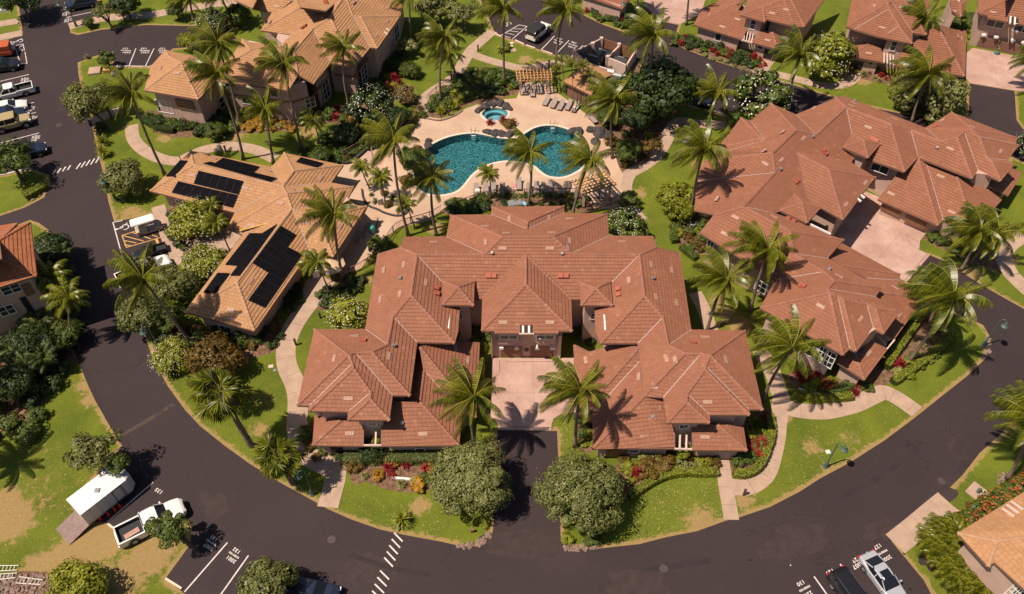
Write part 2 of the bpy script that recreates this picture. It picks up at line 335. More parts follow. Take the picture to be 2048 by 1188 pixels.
ROAD_A = gpoly("36,-40 36,0 42,40 46,70 0,84 -200,130 -260,330 0,352 62,338 98,350 102,372 88,395 50,415 0,432 -260,480 -260,520 0,462 60,440 78,446 100,462 120,500 135,560 145,600 150,640 158,690 172,745 188,790 212,840 236,878 245,893 215,925 165,985 150,1010 190,1043 215,1046 247,1071 290,1052 345,1030 372,1032 384,1058 381,1088 331,1157 372,1190 420,1240 900,1330 1560,1330 1980,1300 1862,1188 1848,1161 1783,1083 1872,1007 1890,985 1925,950 1960,905 2000,870 2035,830 2060,808 2110,745 2180,650 2180,640 2048,618 2003,593 1950,562 1899,527 1859,510 1814,564 1833,577 1863,597 1903,622 1945,640 1966,650 1978,670 1983,693 1966,722 1933,753 1890,787 1850,819 1830,835 1770,880 1700,925 1640,957 1600,983 1540,1014 1475,1036 1450,1042 1395,1062 1330,1075 1280,1088 1190,1098 1128,1099 1121,1070 1118,950 1114,862 995,860 990,960 986,1060 982,1078 965,1091 935,1095 880,1083 810,1070 760,1059 700,1038 655,1018 620,998 560,965 500,928 450,892 400,852 370,820 335,772 305,715 285,660 272,610 262,572 300,560 345,540 347,530 322,470 312,425 270,436 228,443 216,400 206,345 197,310 188,270 180,230 165,190 157,150 155,125 190,112 227,102 227,132 310,134 345,97 420,92 470,78 458,55 385,52 290,50 200,60 155,70 141,66 139,52 202,33 196,18 190,-40")
ROAD_B = gpoly("900,-60 962,0 975,30 990,67 1047,88 1110,110 1137,120 1150,105 1283,128 1290,160 1375,208 1450,231 1500,222 1560,245 1700,300 1980,400 2020,312 2060,330 2110,330 2110,262 2046,258 2033,240 2029,182 1939,167 1937,233 1869,234 1816,230 1756,218 1666,195 1586,170 1513,148 1433,123 1367,97 1345,85 1357,50 1323,43 1295,45 1262,66 1243,63 1200,47 1160,27 1093,5 1060,-10 1020,-60")
COURT_A = gpoly("984,716 1148,716 1147,745 1151,825 1138,826 1120,830 1107,838 1101,861 996,860 996,849 990,840 980,836 982,750")
COURT_R = gpoly("1610,470 1700,372 1760,395 1852,466 1840,482 1838,500 1860,510 1814,564 1760,540")
COURT_T = gpoly("1931,108 1945,96 2110,128 2110,192 2026,181 1939,166 1929,152")
COURT_U = gpoly("1285,-20 1290,13 1323,43 1360,49 1402,28 1420,-30")
DECKP = gpoly("838,228 850,228 853,234 883,238 910,230 933,217 965,206 1000,200 1033,197 1040,180 1050,166 1100,166 1115,186 1150,212 1173,229 1187,247 1200,268 1220,285 1230,310 1238,335 1247,350 1240,378 1262,398 1240,418 1190,418 1163,396 1106,389 1040,389 958,398 905,405 882,422 862,440 800,456 765,478 752,500 720,540 690,548 640,540 600,520 640,480 690,430 690,395 665,362 672,335 682,328 698,325 713,315 727,302 743,293 765,290 790,282 812,268 824,258 829,244")
POOL = gpoly("829,318 850,300 877,283 910,272 950,268 1000,277 1033,277 1067,258 1093,252 1120,255 1147,267 1172,300 1170,327 1153,343 1127,354 1100,353 1083,344 1067,331 1033,323 1000,323 967,333 943,350 927,370 910,384 883,390 857,388 838,377 828,350", 0, 3)
c0 = G(990, 229); SPA = [Vector((c0.x + 1.75 * math.cos(a) * (1 + .06 * math.sin(3 * a)), c0.y + 1.45 * math.sin(a))) for a in np.linspace(0, 2 * math.pi, 28, endpoint=False)]
POOL2 = [Vector((p.x, p.y)) for p in POOL]
PATHS = [  # centre line px, width m, slab length m, wording
 ("655,558 632,592 608,622 588,652 573,690 574,730 590,768 596,800 594,850 600,885 618,912 650,930 674,940", 2.0, 2.3, 'curving footpath between the solar roofed clubhouse and the middle building'),
 ("672,932 670,960 655,1015", 1.9, 2.2, 'short footpath from the left entrance down to the loop road'),
 ("183,243 217,229 243,220", 1.6, 2.0, 'short footpath stub leaving the left road under the yellow flowering tree'),
 ("263,250 267,277 287,300 320,317 355,322 380,312 402,302 430,295 460,292 495,296 520,303 550,318", 1.7, 2.0, 'serpentine footpath behind the clubhouse beside the tall palms'),
 ("138,53 200,38 250,33 300,30 345,22 380,16 430,8 467,4 500,-10", 1.9, 2.2, 'footpath along the lawn above the top left side road'),
 ("985,62 965,80 943,100 927,125 912,150 890,168 867,182 850,198 845,226", 1.7, 1.9, 'footpath winding down the lawn to the pool gate'),
 ("940,106 967,117 1017,131 1053,137 1100,128 1133,122", 1.5, 1.9, 'footpath passing behind the upper timber pergola'),
 ("1450,250 1400,248 1360,243 1343,258 1330,285 1312,312 1285,333 1258,350 1250,378 1258,408 1272,430 1282,442", 1.7, 1.9, 'footpath between the pool garden and the right hand lawn'),
 ("1390,585 1408,620 1420,655 1436,690", 1.5, 2.0, 'footpath in the shadow between middle and right buildings'),
 ("1520,700 1545,745 1556,778 1562,800 1556,845 1552,880 1538,935 1520,960 1495,973 1462,974", 1.7, 1.9, 'curving footpath round the clipped hedge of the right wing'),
 ("1441,905 1447,940 1452,975 1458,1010 1463,1040", 1.35, 1.8, 'straight footpath from the right wing door to the road'),
 ("1562,806 1588,819 1630,824 1660,822 1709,810 1745,793 1768,785 1790,794 1812,808 1834,824", 1.75, 2.0, 'wavy footpath from the right complex out to the road'),
 ("1520,143 1560,150 1600,160 1640,170 1672,172 1700,164 1712,150 1712,140", 1.5, 1.9, 'footpath in front of the top right houses'),
 ("1517,148 1530,128 1545,108", 1.9, 1.8, 'short footpath up to the door of the upper right house'),
 ("2048,470 2018,490 2008,512 2020,545 2060,585", 1.9, 2.0, 'footpath at the far right edge beside the leaning palms'),
 ("1790,1088 1830,1056 1868,1024 1895,1002", 2.1, 2.0, 'stamped concrete pavement beside the lower right stalls'),
 ("1878,1015 1905,1034 1922,1052", 2.0, 1.9, 'stamped concrete spur toward the tan building'),
 ("-20,52 0,48 38,42", 1.7, 2.0, 'upper footpath stub at the top left corner'),
 ("-30,82 0,75 44,66", 1.7, 2.0, 'lower footpath stub above the left stalls'),
 ("316,412 325,440 337,475 352,505 347,530", 1.6, 1.9, 'pavement between the golf cart bay and the flower shrubs'),
]
# ---- lawn: one fine sheet with the state of the turf stored per vertex
X0, X1, Y0, Y1, ST = -92.0, 92.0, 18.0, 132.0, 0.4
gx = np.arange(X0, X1 + .01, ST); gy = np.arange(Y0, Y1 + .01, ST); XX, YY = np.meshgrid(gx, gy)
flat = lambda a: a.ravel()
dry = np.zeros(XX.shape); soil = np.zeros(XX.shape)
for P in (ROAD_A, ROAD_B):
    d = segdist(P, XX, YY); dry = np.maximum(dry, 0.46 * np.exp(-(d / 0.45) ** 2))
for x, y, r, a in [(20, 1040, 2.6, .75), (8, 1000, 1.8, .6), (75, 1140, 2.2, .6), (130, 1120, 2.4, .75), (170, 1098, 2.6, .8), (215, 1085, 2.2, .65), (165, 1060, 1.4, .6), (300, 1110, 2.4, .7), (330, 1085, 1.8, .6), (350, 1060, 1.5, .5), (150, 1160, 3.5, .5), (250, 1150, 3.5, .4),
                   (230, 775, 2.0, .35), (172, 770, 1.6, .5), (180, 800, 1.3, .5), (520, 860, 1.4, .45), (530, 975, 2., .4), (840, 1012, 1.3, .75), (1405, 1045, 2.3, .65), (1490, 1000, 1.6, .6), (1625, 895, 1.8, .45), (1665, 945, 1.6, .55), (1570, 835, 1.0, .7),
                   (1450, 625, 1.3, .75), (1435, 600, 1.3, .6), (1480, 650, 1.8, .7), (790, 440, 1.6, .6), (870, 455, 1.5, .6), (735, 560, 1.2, .5), (1050, 120, 1.6, .55), (1080, 125, 1.4, .5), (1280, 385, 1.3, .5), (1260, 330, 2.0, .4), (1400, 330, 1.6, .5), (620, 262, 1.8, .6), (470, 270, 2.2, .5),
                   (330, 275, 1.6, .5), (280, 435, 2.2, .5), (260, 425, 2., .5), (930, 640, 1.5, .4), (1190, 160, 3.5, .5), (1215, 200, 3, .5), (1450, 245, 1.4, .5), (1520, 175, 1.5, .6), (1690, 150, 2.0, .6), (1725, 160, 1.8, .6), (1980, 530, 1.5, .6), (1945, 545, 1.5, .6), (2020, 520, 1.5, .5), (1000, 60, 3, .2), (1700, 880, 2, .35), (530, 800, 2, .25), (1350, 990, 2.5, .15), (60, 1000, 5, .2), (90, 900, 3, .15)]:
    p = G(x, y); a *= .62 if (x > 600 and y > 700) else (.9 if x < 380 and y > 900 else .75); dry = np.maximum(dry, (a * 1.0 + .02) * np.exp(-(np.hypot(XX - p.x, YY - p.y) / (r * .8)) ** 2))
BEDS = ["288,222 400,222 470,236 560,232 640,226 720,202 752,235 700,252 640,245 570,262 450,268 380,275 310,266", "640,330 700,312 742,287 800,262 830,222 845,240 822,262 780,286 740,296 700,318 672,334",
 "1185,225 1230,180 1300,195 1342,262 1322,292 1290,322 1257,343 1243,349 1232,320 1222,285 1200,262", "672,905 890,902 890,965 830,985 760,975 700,945 682,935", "1236,925 1432,905 1440,945 1350,952 1290,975 1255,1002 1242,965",
 "1460,925 1462,872 1505,826 1545,826 1546,900 1520,935 1470,955", "1345,455 1400,430 1425,440 1420,520 1390,508 1352,488", "1575,745 1740,775 1700,802 1610,797", "1740,745 1845,640 1900,655 1880,700 1790,762 1752,770",
 "-40,560 80,540 150,560 160,690 120,760 -40,900", "628,590 650,568 712,552 738,560 692,600 640,622", "330,420 425,395 445,480 400,500 350,500", "350,650 500,672 560,640 562,700 430,725 330,720 310,690",
 "1345,85 1500,125 1540,150 1500,144 1400,108", "888,402 1180,395 1180,425 980,412 900,432", "850,225 870,190 930,150 1040,150 1060,175 1000,198 930,212 880,236", "1868,1062 2060,950 2070,985 1915,1068 1900,1100 1850,1125",
 "1700,120 1800,140 1850,165 1830,180 1760,165 1700,150", "1845,460 1960,500 2010,520 1990,540 1900,505 1850,480", "0,1150 100,1145 110,1188 0,1200", "600,850 640,850 660,925 640,935 612,905", "1150,830 1185,850 1190,900 1160,900",
 "780,330 800,300 835,292 845,310 830,330 828,350 815,370 795,362", "1230,120 1380,150 1440,190 1380,210 1290,165", "700,930 720,930 722,970 700,960", "560,585 600,560 600,600 560,610"]
for s in BEDS:
    P = smooth_poly(gpoly(s), 2); d = segdist(P, XX, YY); i = pip(P, XX, YY); soil = np.maximum(soil, np.clip(np.where(i, 0.5 + d / 0.5, 0.5 - d / 0.5), 0, 1))
IC = XX[:-1, :-1] + ST / 2; JC = YY[:-1, :-1] + ST / 2
hole = pip(POOL2, IC, JC) | (segdist(POOL2, IC, JC) < 0.32) | (np.hypot((IC - c0.x) / 1.95, (JC - c0.y) / 1.65) < 1)
ny, nx = XX.shape; idx = np.arange(nx * ny).reshape(ny, nx)
q = np.stack([idx[:-1, :-1], idx[:-1, 1:], idx[1:, 1:], idx[1:, :-1]], -1)[~hole]
me = bpy.data.meshes.new('lawn'); bumpz = 0.0 * XX
me.from_pydata(np.stack([flat(XX), flat(YY), flat(bumpz)], 1).tolist(), [], q.tolist()); me.materials.append(LAWN)
for nm, ar in (('dry', dry), ('soil', soil)):
    at = me.attributes.new(nm, 'FLOAT', 'POINT'); at.data.foreach_set('value', flat(ar).astype(np.float32))
me.update(); newobj('lawn', me, kind='structure')
R0 = [(X0, Y0), (X1, Y0), (X1, Y1), (X0, Y1)]
sheet('ground', [(-900, -700), (900, -700), (900, 1200), (-900, 1200)], 0.0, LAWN, holes=[[(X0 + .05, Y0 + .05), (X1 - .25, Y0 + .05), (X1 - .25, Y1 - .25), (X0 + .05, Y1 - .25)]], kind='structure').location.z = -0.004
road = sheet('road', ROAD_A, 0.012, ASPH, kind='structure'); roadb = sheet('parking_road', ROAD_B, 0.012, ASPH, kind='structure')
def offs(poly, d):
    n = len(poly); P = [Vector((p[0], p[1])) for p in poly]; A = sum(P[i].x * P[(i + 1) % n].y - P[(i + 1) % n].x * P[i].y for i in range(n))
    if A < 0: P.reverse()
    out = []
    for i in range(n):
        a, b, c = P[i - 1], P[i], P[(i + 1) % n]; e1 = (b - a).normalized(); e2 = (c - b).normalized()
        n1 = Vector((e1.y, -e1.x)); n2 = Vector((e2.y, -e2.x)); k = n1 + n2; L = k.length_squared
        out.append(b + (k * (2 * d / L) if L > 0.4 else n1 * d))
    return out
# ---- courts: scored concrete bays, each its own slab
def slabs(root, poly, z, mat, ax, w, name='slab', th=0.05, gap=0.02):
    e = Vector((math.cos(ax), math.sin(ax))); f = Vector((-e.y, e.x)); Q = [Vector((p[0], p[1])) for p in poly]
    s0 = min(p.dot(e) for p in Q); s1 = max(p.dot(e) for p in Q); t0 = min(p.dot(f) for p in Q); t1 = max(p.dot(f) for p in Q)
    ni = max(1, round((s1 - s0) / w)); nj = max(1, round((t1 - t0) / w)); R = [(p.dot(e), p.dot(f)) for p in Q]
    for i in range(ni):
        for j in range(nj):
            a0 = s0 + (s1 - s0) * i / ni + gap / 2; a1 = s0 + (s1 - s0) * (i + 1) / ni - gap / 2; b0 = t0 + (t1 - t0) * j / nj + gap / 2; b1 = t0 + (t1 - t0) * (j + 1) / nj - gap / 2
            c = clip_rect(R, a0, a1, b0, b1)
            if len(c) < 3: continue
            P3 = [(e * p[0] + f * p[1]) for p in c]
            mb = MB(); mb.prism(P3, z - th, z + random.uniform(-.003, .003)); mb.obj(name, mat, root)
def clip_rect(P, a0, a1, b0, b1):
    for ax, v, s in ((0, a0, 1), (0, a1, -1), (1, b0, 1), (1, b1, -1)):
        out = []
        for i in range(len(P)):
            p, q = P[i - 1], P[i]; ip = (p[ax] - v) * s >= 0; iq = (q[ax] - v) * s >= 0
            if ip != iq:
                t = (v - p[ax]) / (q[ax] - p[ax]); out.append((p[0] + (q[0] - p[0]) * t, p[1] + (q[1] - p[1]) * t))
            if iq: out.append(q)
        P = out
        if len(P) < 3: return []
    R = []
    for p in P:
        if not R or abs(p[0] - R[-1][0]) + abs(p[1] - R[-1][1]) > 1e-5: R.append(p)
    return R
for nm, P, ax in (('courtyard_paving', COURT_A, 0.0), ('side_courtyard_paving', COURT_R, math.radians(48.3)), ('upper_courtyard_paving', COURT_T, math.radians(-14)), ('far_courtyard_paving', COURT_U, math.radians(-28))):
    b = sheet(nm, P, 0.016, SOILM, kind='structure'); slabs(b, P, 0.045, COURT, ax, 4.3)
patio = sheet('clubhouse_patio', gpoly("545,690 566,652 585,622 602,590 612,560 640,548 664,560 640,594 612,630 590,662 570,695"), 0.006, SOILM, kind='structure'); slabs(patio, gpoly("545,690 566,652 585,622 602,590 612,560 640,548 652,556 628,590 600,628 578,655 562,692"), 0.024, CONC, 1.0, 3.0)
pat2 = sheet('entrance_patio', gpoly("380,490 420,460 470,455 484,470 462,500 425,520 395,505"), 0.006, SOILM, kind='structure'); slabs(pat2, gpoly("380,490 420,460 470,455 484,470 462,500 425,520 395,505"), 0.03, CONC, 0.9, 2.4)
def band(P, w, z, mat, parent, name='edge_band'):
    C_ = smooth_line(P, 4); Lf, Rt = [], []
    for k, p in enumerate(C_):
        d = C_[min(k + 1, len(C_) - 1)] - C_[max(k - 1, 0)]; d.z = 0; d.normalize(); n_ = Vector((-d.y, d.x, 0)) * w / 2; Lf.append(p + n_); Rt.append(p - n_)
    mb = MB(); m_ = len(Lf); mb.v = [(p.x, p.y, z) for p in Lf + Rt]; mb.f = [(m_ + k, m_ + k + 1, k + 1, k) for k in range(m_ - 1)]; mb.m = [0] * (m_ - 1); return mb.obj(name, mat, parent)
JOINT = simple('dark_joint', (0.16, 0.085, 0.06), 0.9)
for s in ("999,721 999,745 992,752 985,756", "1131,721 1131,738 1138,748 1146,752", "985,838 994,838 1001,848 1003,858", "1104,860 1104,848 1112,836 1126,830 1150,828", "1012,724 1118,724", "1003,854 1104,855"): band([G(x, y) for x, y in PX(s)], .05, 0.0515, JOINT, road, 'courtyard_joint')
for s in ("1838,485 1822,476 1812,470", "1841,500 1826,492 1815,480 1813,470", "1855,508 1808,562"): band([G(x, y) for x, y in PX(s)], .05, 0.0515, JOINT, road, 'courtyard_joint')
WORN = simple('worn_yellow_band', (0.062, 0.043, 0.030), 0.85, 0.6, 1.5, fine=6, bmp=0)
band([G(243, 871), G(300, 838), G(347, 808)], .4, 0.0145, WORN, road, 'worn_crossing_band'); band([G(0, 350), G(60, 336)], .2, .0146, MARK, road, 'stall_line')
PATCH = simple('repaired_asphalt', (0.028, 0.018, 0.019), 0.85, 0.3, 0.7, fine=9, bmp=0.3); STAIN = simple('oil_stain', (0.018, 0.012, 0.012), 0.6, 0.4, 2.0, fine=8, bmp=0); DUSTY = simple('dusty_asphalt', (0.042, 0.026, 0.025), 0.85, 0.35, 1.2, fine=7, bmp=0.3); IRON = simple('manhole_iron', (0.07, 0.05, 0.045), 0.6, 0.3)
def blot(x, y, r, mat, z, nm, asp=1.0, rot=0.0, wob=.28):
    c = G(x, y); k = random.uniform(0, 6); n = 26; P = []
    for i in range(n):
        t = 2 * math.pi * i / n; q = r * (1 + wob * math.sin(2 * t + k) * .6 + wob * .5 * math.sin(5 * t + 2 * k) + random.uniform(-.08, .08) * (wob > .05)); u, v = q * math.cos(t) * asp, q * math.sin(t); P.append((c.x + u * math.cos(rot) - v * math.sin(rot), c.y + u * math.sin(rot) + v * math.cos(rot)))
    return sheet(nm, P, z, mat, parent=road)
for i, (x, y, r, a, ro) in enumerate([(740, 1140, 1.4, 1.8, .3), (1590, 1085, 1.5, 2.2, .5), (1880, 1000, .9, 2.0, .7), (425, 1010, 1.1, 1.6, -.4), (1760, 1060, 1.0, 1.5, .5), (1860, 1120, .8, 1.4, 1.0), (1045, 1090, 1.2, 3.2, 0), (1270, 1180, 1.6, 2.0, .1)]): blot(x, y, r, DUSTY, .0128 + .0002 * i, 'dust_patch', a, ro)
for i, (x, y, r) in enumerate([(1820, 1178, .14), (1808, 1108, .1), (420, 1140, .2), (470, 1150, .16), (395, 1160, .14), (520, 1170, .15), (60, 170, .2), (50, 278, .22), (40, 285, .15), (285, 118, .2), (320, 120, .18), (1150, 100, .18), (1120, 92, .2), (290, 1010, .22), (262, 1030, .16), (640, 1050, .12), (980, 1160, .14), (1500, 1120, .16)]): blot(x, y, r, STAIN, .0146 + .0001 * i, 'oil_stain')
for i, (x, y) in enumerate([(663, 1079), (1327, 1137), (1883, 962), (250, 540), (118, 250)]): blot(x, y, .36, IRON, .0172, 'manhole_cover', wob=0)
for i, (s_, w_) in enumerate([("150,690 196,800 262,900", .5), ("1240,1150 1330,1135 1420,1120", .6), ("700,1110 780,1135 860,1150", .45), ("1650,1010 1740,965 1800,925", .5)]): band([G(x, y) for x, y in PX(s_)], w_, .0136 + .0002 * i, PATCH, road, 'trench_patch')
# dirt left in a turning arc
band([G(1925 + 26 * math.cos(t), 893 + 21 * math.sin(t)) for t in np.linspace(1.2, 4.6, 8)], .5, .0144, DUSTY, road, 'dust_arc')
# ---- paths
for pi_, (s, w, L, txt) in enumerate(PATHS):
    C = smooth_line([G(x, y) for x, y in PX(s)], 8); n = len(C)
    root = empty('path', (0, 0, 0), None, None); root['kind'] = 'structure'; root['label'] = txt
    acc = 0.0; seg = [C[0]]; zt = 0.026 + 0.004 * (pi_ % 3)
    def emit(seg, i0):
        lf, rt = [], []
        for k, p in enumerate(seg):
            a = seg[max(k - 1, 0)]; b = seg[min(k + 1, len(seg) - 1)]; d = (b - a); d.z = 0
            if d.length < 1e-6: return
            d.normalize(); nn = Vector((-d.y, d.x, 0)) * w / 2; q = p + d * (0.012 if k == 0 else (-0.012 if k == len(seg) - 1 else 0)); lf.append(q + nn); rt.append(q - nn)
        mb = MB(); m_ = len(lf); z0, z1 = -0.05, zt + random.uniform(-.003, .004)
        mb.v = [(p.x, p.y, z1) for p in lf] + [(p.x, p.y, z1) for p in rt] + [(p.x, p.y, z0) for p in lf] + [(p.x, p.y, z0) for p in rt]
        for k in range(m_ - 1):
            mb.f += [(m_ + k, m_ + k + 1, k + 1, k), (k, k + 1, 2 * m_ + k + 1, 2 * m_ + k), (m_ + k + 1, m_ + k, 3 * m_ + k, 3 * m_ + k + 1)]; mb.m += [0] * 3
        mb.f += [(0, 2 * m_, 3 * m_, m_), (m_ - 1, 2 * m_ - 1, 4 * m_ - 1, 3 * m_ - 1)]; mb.m += [0, 0]
        mb.obj('slab', CONC, root)
    for i in range(1, n):
        a, b = C[i - 1], C[i]; d = (b - a).length
        while acc + d > L and d > 1e-5:
            k = (L - acc) / d; p = a + (b - a) * k; seg.append(p); emit(seg, i); seg = [p]; d -= (L - acc); a = p; acc = 0
        seg.append(b); acc += d
    if acc > 0.3: emit(seg, n)
# ---- pool
deck = sheet('pool_deck', DECKP, 0.05, DECK, holes=[offs(POOL2, 0.02), [(c0.x + 1.72 * math.cos(a), c0.y + 1.42 * math.sin(a)) for a in np.linspace(0, 2 * math.pi, 24, endpoint=False)]], kind='structure', th=0.1)
def ring(name, P, wout, z0, z1, mat, parent=None, n_skip=1, label=None):
    O = offs(P, wout); Pn = offs(P, 0.0); mb = MB(); n = len(P)
    mb.v = [(p.x, p.y, z1) for p in Pn] + [(p.x, p.y, z1) for p in O] + [(p.x, p.y, z0) for p in Pn] + [(p.x, p.y, z0) for p in O]
    for i in range(n):
        j = (i + 1) % n; mb.f += [(i, n + i, n + j, j), (2 * n + i, i, j, 2 * n + j), (n + i, 3 * n + i, 3 * n + j, n + j)]; mb.m += [0] * 3
    return mb.obj(name, mat, parent)
pool = empty('swimming_pool', (0, 0, 0), 'kidney shaped teal swimming pool with pale rim in the tan deck', 'pool')
ring('coping', POOL2, 0.34, 0.0, 0.085, COPE, pool)
mb = MB(); n = len(POOL2); Pn = offs(POOL2, 0.0)
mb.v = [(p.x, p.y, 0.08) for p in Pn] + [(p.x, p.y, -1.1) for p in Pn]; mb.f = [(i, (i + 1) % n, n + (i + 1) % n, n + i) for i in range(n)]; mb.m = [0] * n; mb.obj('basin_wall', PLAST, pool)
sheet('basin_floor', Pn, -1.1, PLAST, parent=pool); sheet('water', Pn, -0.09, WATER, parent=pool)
spa = empty('hot_tub', (0, 0, 0), 'small round hot tub with light blue water behind the pool', 'hot tub')
ring('coping', SPA, 0.3, 0.0, 0.10, COPE, spa); Pn = offs(SPA, 0.0); n = len(Pn); mb = MB()
mb.v = [(p.x, p.y, 0.09) for p in Pn] + [(p.x, p.y, -0.9) for p in Pn]; mb.f = [(i, (i + 1) % n, n + (i + 1) % n, n + i) for i in range(n)]; mb.m = [0] * n; mb.obj('basin_wall', PLAST2, spa)
sheet('basin_floor', Pn, -0.9, PLAST2, parent=spa); sheet('water', Pn, -0.05, SPAW, parent=spa)
mb = MB(); mb.tube([(c0.x + 1.45 * math.cos(a), c0.y + 1.15 * math.sin(a), -0.4) for a in np.linspace(0, 2 * math.pi, 20)], 0.22, 6); mb.obj('bench', PLAST2, spa)
# ---- painted markings (part of the road)
SZ = [0]
def strip(a, b, w, z=None, name='stall_line', mat=None, parent=None):
    SZ[0] += 1; z = (z or 0.0155) + 0.0004 * (SZ[0] % 7); a, b = G(*a), G(*b); d = (b - a).normalized(); nn = Vector((-d.y, d.x, 0)) * w / 2; mb = MB()
    P = [a + nn, a - nn, b - nn, b + nn]; mb.v = [(p.x, p.y, z) for p in P]; mb.f = [(0, 1, 2, 3)]; mb.m = [0]
    return mb.obj(name, mat or MARK, parent or road)
for a, b in [((307, 964), (213, 1046)), ((455, 1085), (369, 1184)), ((497, 1111), (441, 1190)), ((1628, 1153), (1670, 1212)), ((1680, 1128), (1740, 1212)), ((1733, 1104), (1748, 1124)),
             ((0, 163), (58, 149)), ((22, 176), (61, 168)), ((50, 209), (68, 205)), ((55, 229), (72, 225)), ((2, 286), (78, 266)), ((35, 299), (83, 287)), ((76, 311), (87, 308)), ((0, 92), (26, 85)), ((0, 111), (28, 106)),
             ((133, 35), (197, 21)), ((197, 21), (201, 32)), ((127, 19), (135, 18)), ((272, 97), (258, 132)), ((308, 97), (291, 132)), ((229, 131), (305, 133)),
             ((1109, 72), (1081, 101)), ((1138, 81), (1112, 108)), ((1166, 91), (1137, 119)), ((1000, 72), (1038, 50)), ((1024, 79), (1054, 53)), ((1038, 50), (1054, 53)), ((1427, 221), (1451, 230)), ((226, 445), (246, 518)), ((226, 445), (245, 441)),
             ((1580, 1130), (1582, 1131))]:
    strip(a, b, 0.12, parent=(roadb if b[0] > 900 and b[1] < 400 else road))
for k in range(4): strip((1004 + 8 * k, 70 - 4 * k), (1021 + 8 * k, 76 - 6 * k), 0.10, parent=roadb)
for a, b in [((32, 100), (47, 89)), ((33, 104), (47, 99)), ((36, 97), (46, 102)), ((32, 91), (46, 88)), ((46, 88), (49, 101)), ((29, 91), (41, 128)), ((50, 104), (54, 127)), ((41, 128), (54, 127))]: strip(a, b, 0.10)
for a, b in [((244, 471), (253, 495)), ((253, 495), (328, 473)), ((244, 471), (282, 459)), ((244, 471), (287, 482)), ((265, 465), (302, 478)), ((247, 481), (273, 486)), ((249, 490), (262, 491)), ((304, 470), (315, 474)), ((320, 466), (327, 468))]:
    strip(a, b, 0.13, mat=MARKY)
for a, b in [((1120.5, 835), (0, 0))]: pass
for i in range(5): strip((400 + (1120 - 34.5 * 0) / 2.883 if False else 788.5 - 5.0 * i, 1066 + 12.3 * i), (805 - 4.8 * i, 1083 + 12.6 * i), 0.13)
for i in range(4): strip((760 - 5.2 * i, 1141 + 13.6 * i), (778 - 5 * i, 1159 + 13.6 * i), 0.13)
for i in range(5): strip((152.5 + 9.7 * i, 338 - 3.0 * i), (161.5 + 9.3 * i, 326 - 3.0 * i), 0.16)
for i in range(4): strip((105 + 10 * i, 349 - 3 * i), (112 + 9.8 * i, 339.5 - 3 * i), 0.16)
def text(s, at, rdir, size, z=0.017, mat=None, parent=None, name='stall_number', sx=1.0):
    "flat painted text; rdir = pixel vector of the reading direction"
    p = G(*at); q = G(at[0] + rdir[0], at[1] + rdir[1]); a = math.atan2(q.y - p.y, q.x - p.x)
    cu = bpy.data.curves.new(name, 'FONT'); cu.body = s; cu.size = size; cu.align_x = 'CENTER'; cu.align_y = 'CENTER'; cu.space_character = 1.15; cu.offset = 0.012
    tmp = bpy.data.objects.new('tmp', cu); COL.objects.link(tmp); bpy.context.view_layer.update()
    me = bpy.data.meshes.new_from_object(tmp.evaluated_get(bpy.context.evaluated_depsgraph_get())); bpy.data.objects.remove(tmp)
    me.name = name; me.materials.clear(); me.materials.append(mat or MARK)
    o = newobj(name, me, parent or road, (p.x, p.y, z)); o.rotation_euler = (0, 0, a); o.scale = (sx, 1, 1); return o
def stall(n1, n3, c, rd, up, s1=0.45, s2=0.22, parent=None):
    "three painted rows; c = centre px, rd reading dir px, up = px step from lower to upper row"
    if n3: text(n3, (c[0] + up[0] * 1.1, c[1] + up[1] * 1.1), rd, s1, parent=parent); text('RESERVED', c, rd, s2, parent=parent, sx=1.0)
    text(n1, (c[0] - up[0] * 1.1, c[1] - up[1] * 1.1), rd, s1, parent=parent)
stall('127', '2006', (1764, 1105), (-52, 28), (8, 11)); stall('130', '220', (1609, 1177), (-52, 28), (7, 10)); text('129', (1660, 1144), (-52, 28), 0.50); text('128', (1712, 1119), (-52, 28), 0.50); text('2007', (1716, 1130), (-52, 28), 0.50)
text('135', (318, 982), (-46, -27), 0.5); stall('132', '2001', (468, 1110), (-46, -30), (-5, 8)); stall('133', '2007', (423, 1085), (-46, -30), (-5, 8)); stall('131', '2008', (510, 1137), (-46, -30), (-5, 8))
for (x, y), t1 in zip([(50, 160), (52, 173), (62, 217), (66, 237), (72, 276), (75, 298)], ['139', '140', '141', '142', '143', '144']): stall(t1, '2104', (x, y), (6, -40), (-5, 1), 0.5, 0.26)
stall('121', '2201', (252, 101), (-40, -1), (1, 3.5), .55, .3); stall('122', '2202', (289, 101), (-40, -1), (1, 3.5), .55, .3); stall('123', '2203', (326, 101), (-40, -1), (1, 3.5), .55, .3)
stall('111', '2301', (137, 40), (6, -40), (-5, 1), .5, .26); stall('112', '2302', (133, 27), (6, -40), (-5, 1), .5, .26)
for (x, y), t1 in zip([(1117, 82), (1146, 90), (1174, 99)], ['105', '106', '107']): stall(t1, '2105', (x, y), (-30, -10), (-2, 4), .55, .3, parent=roadb)
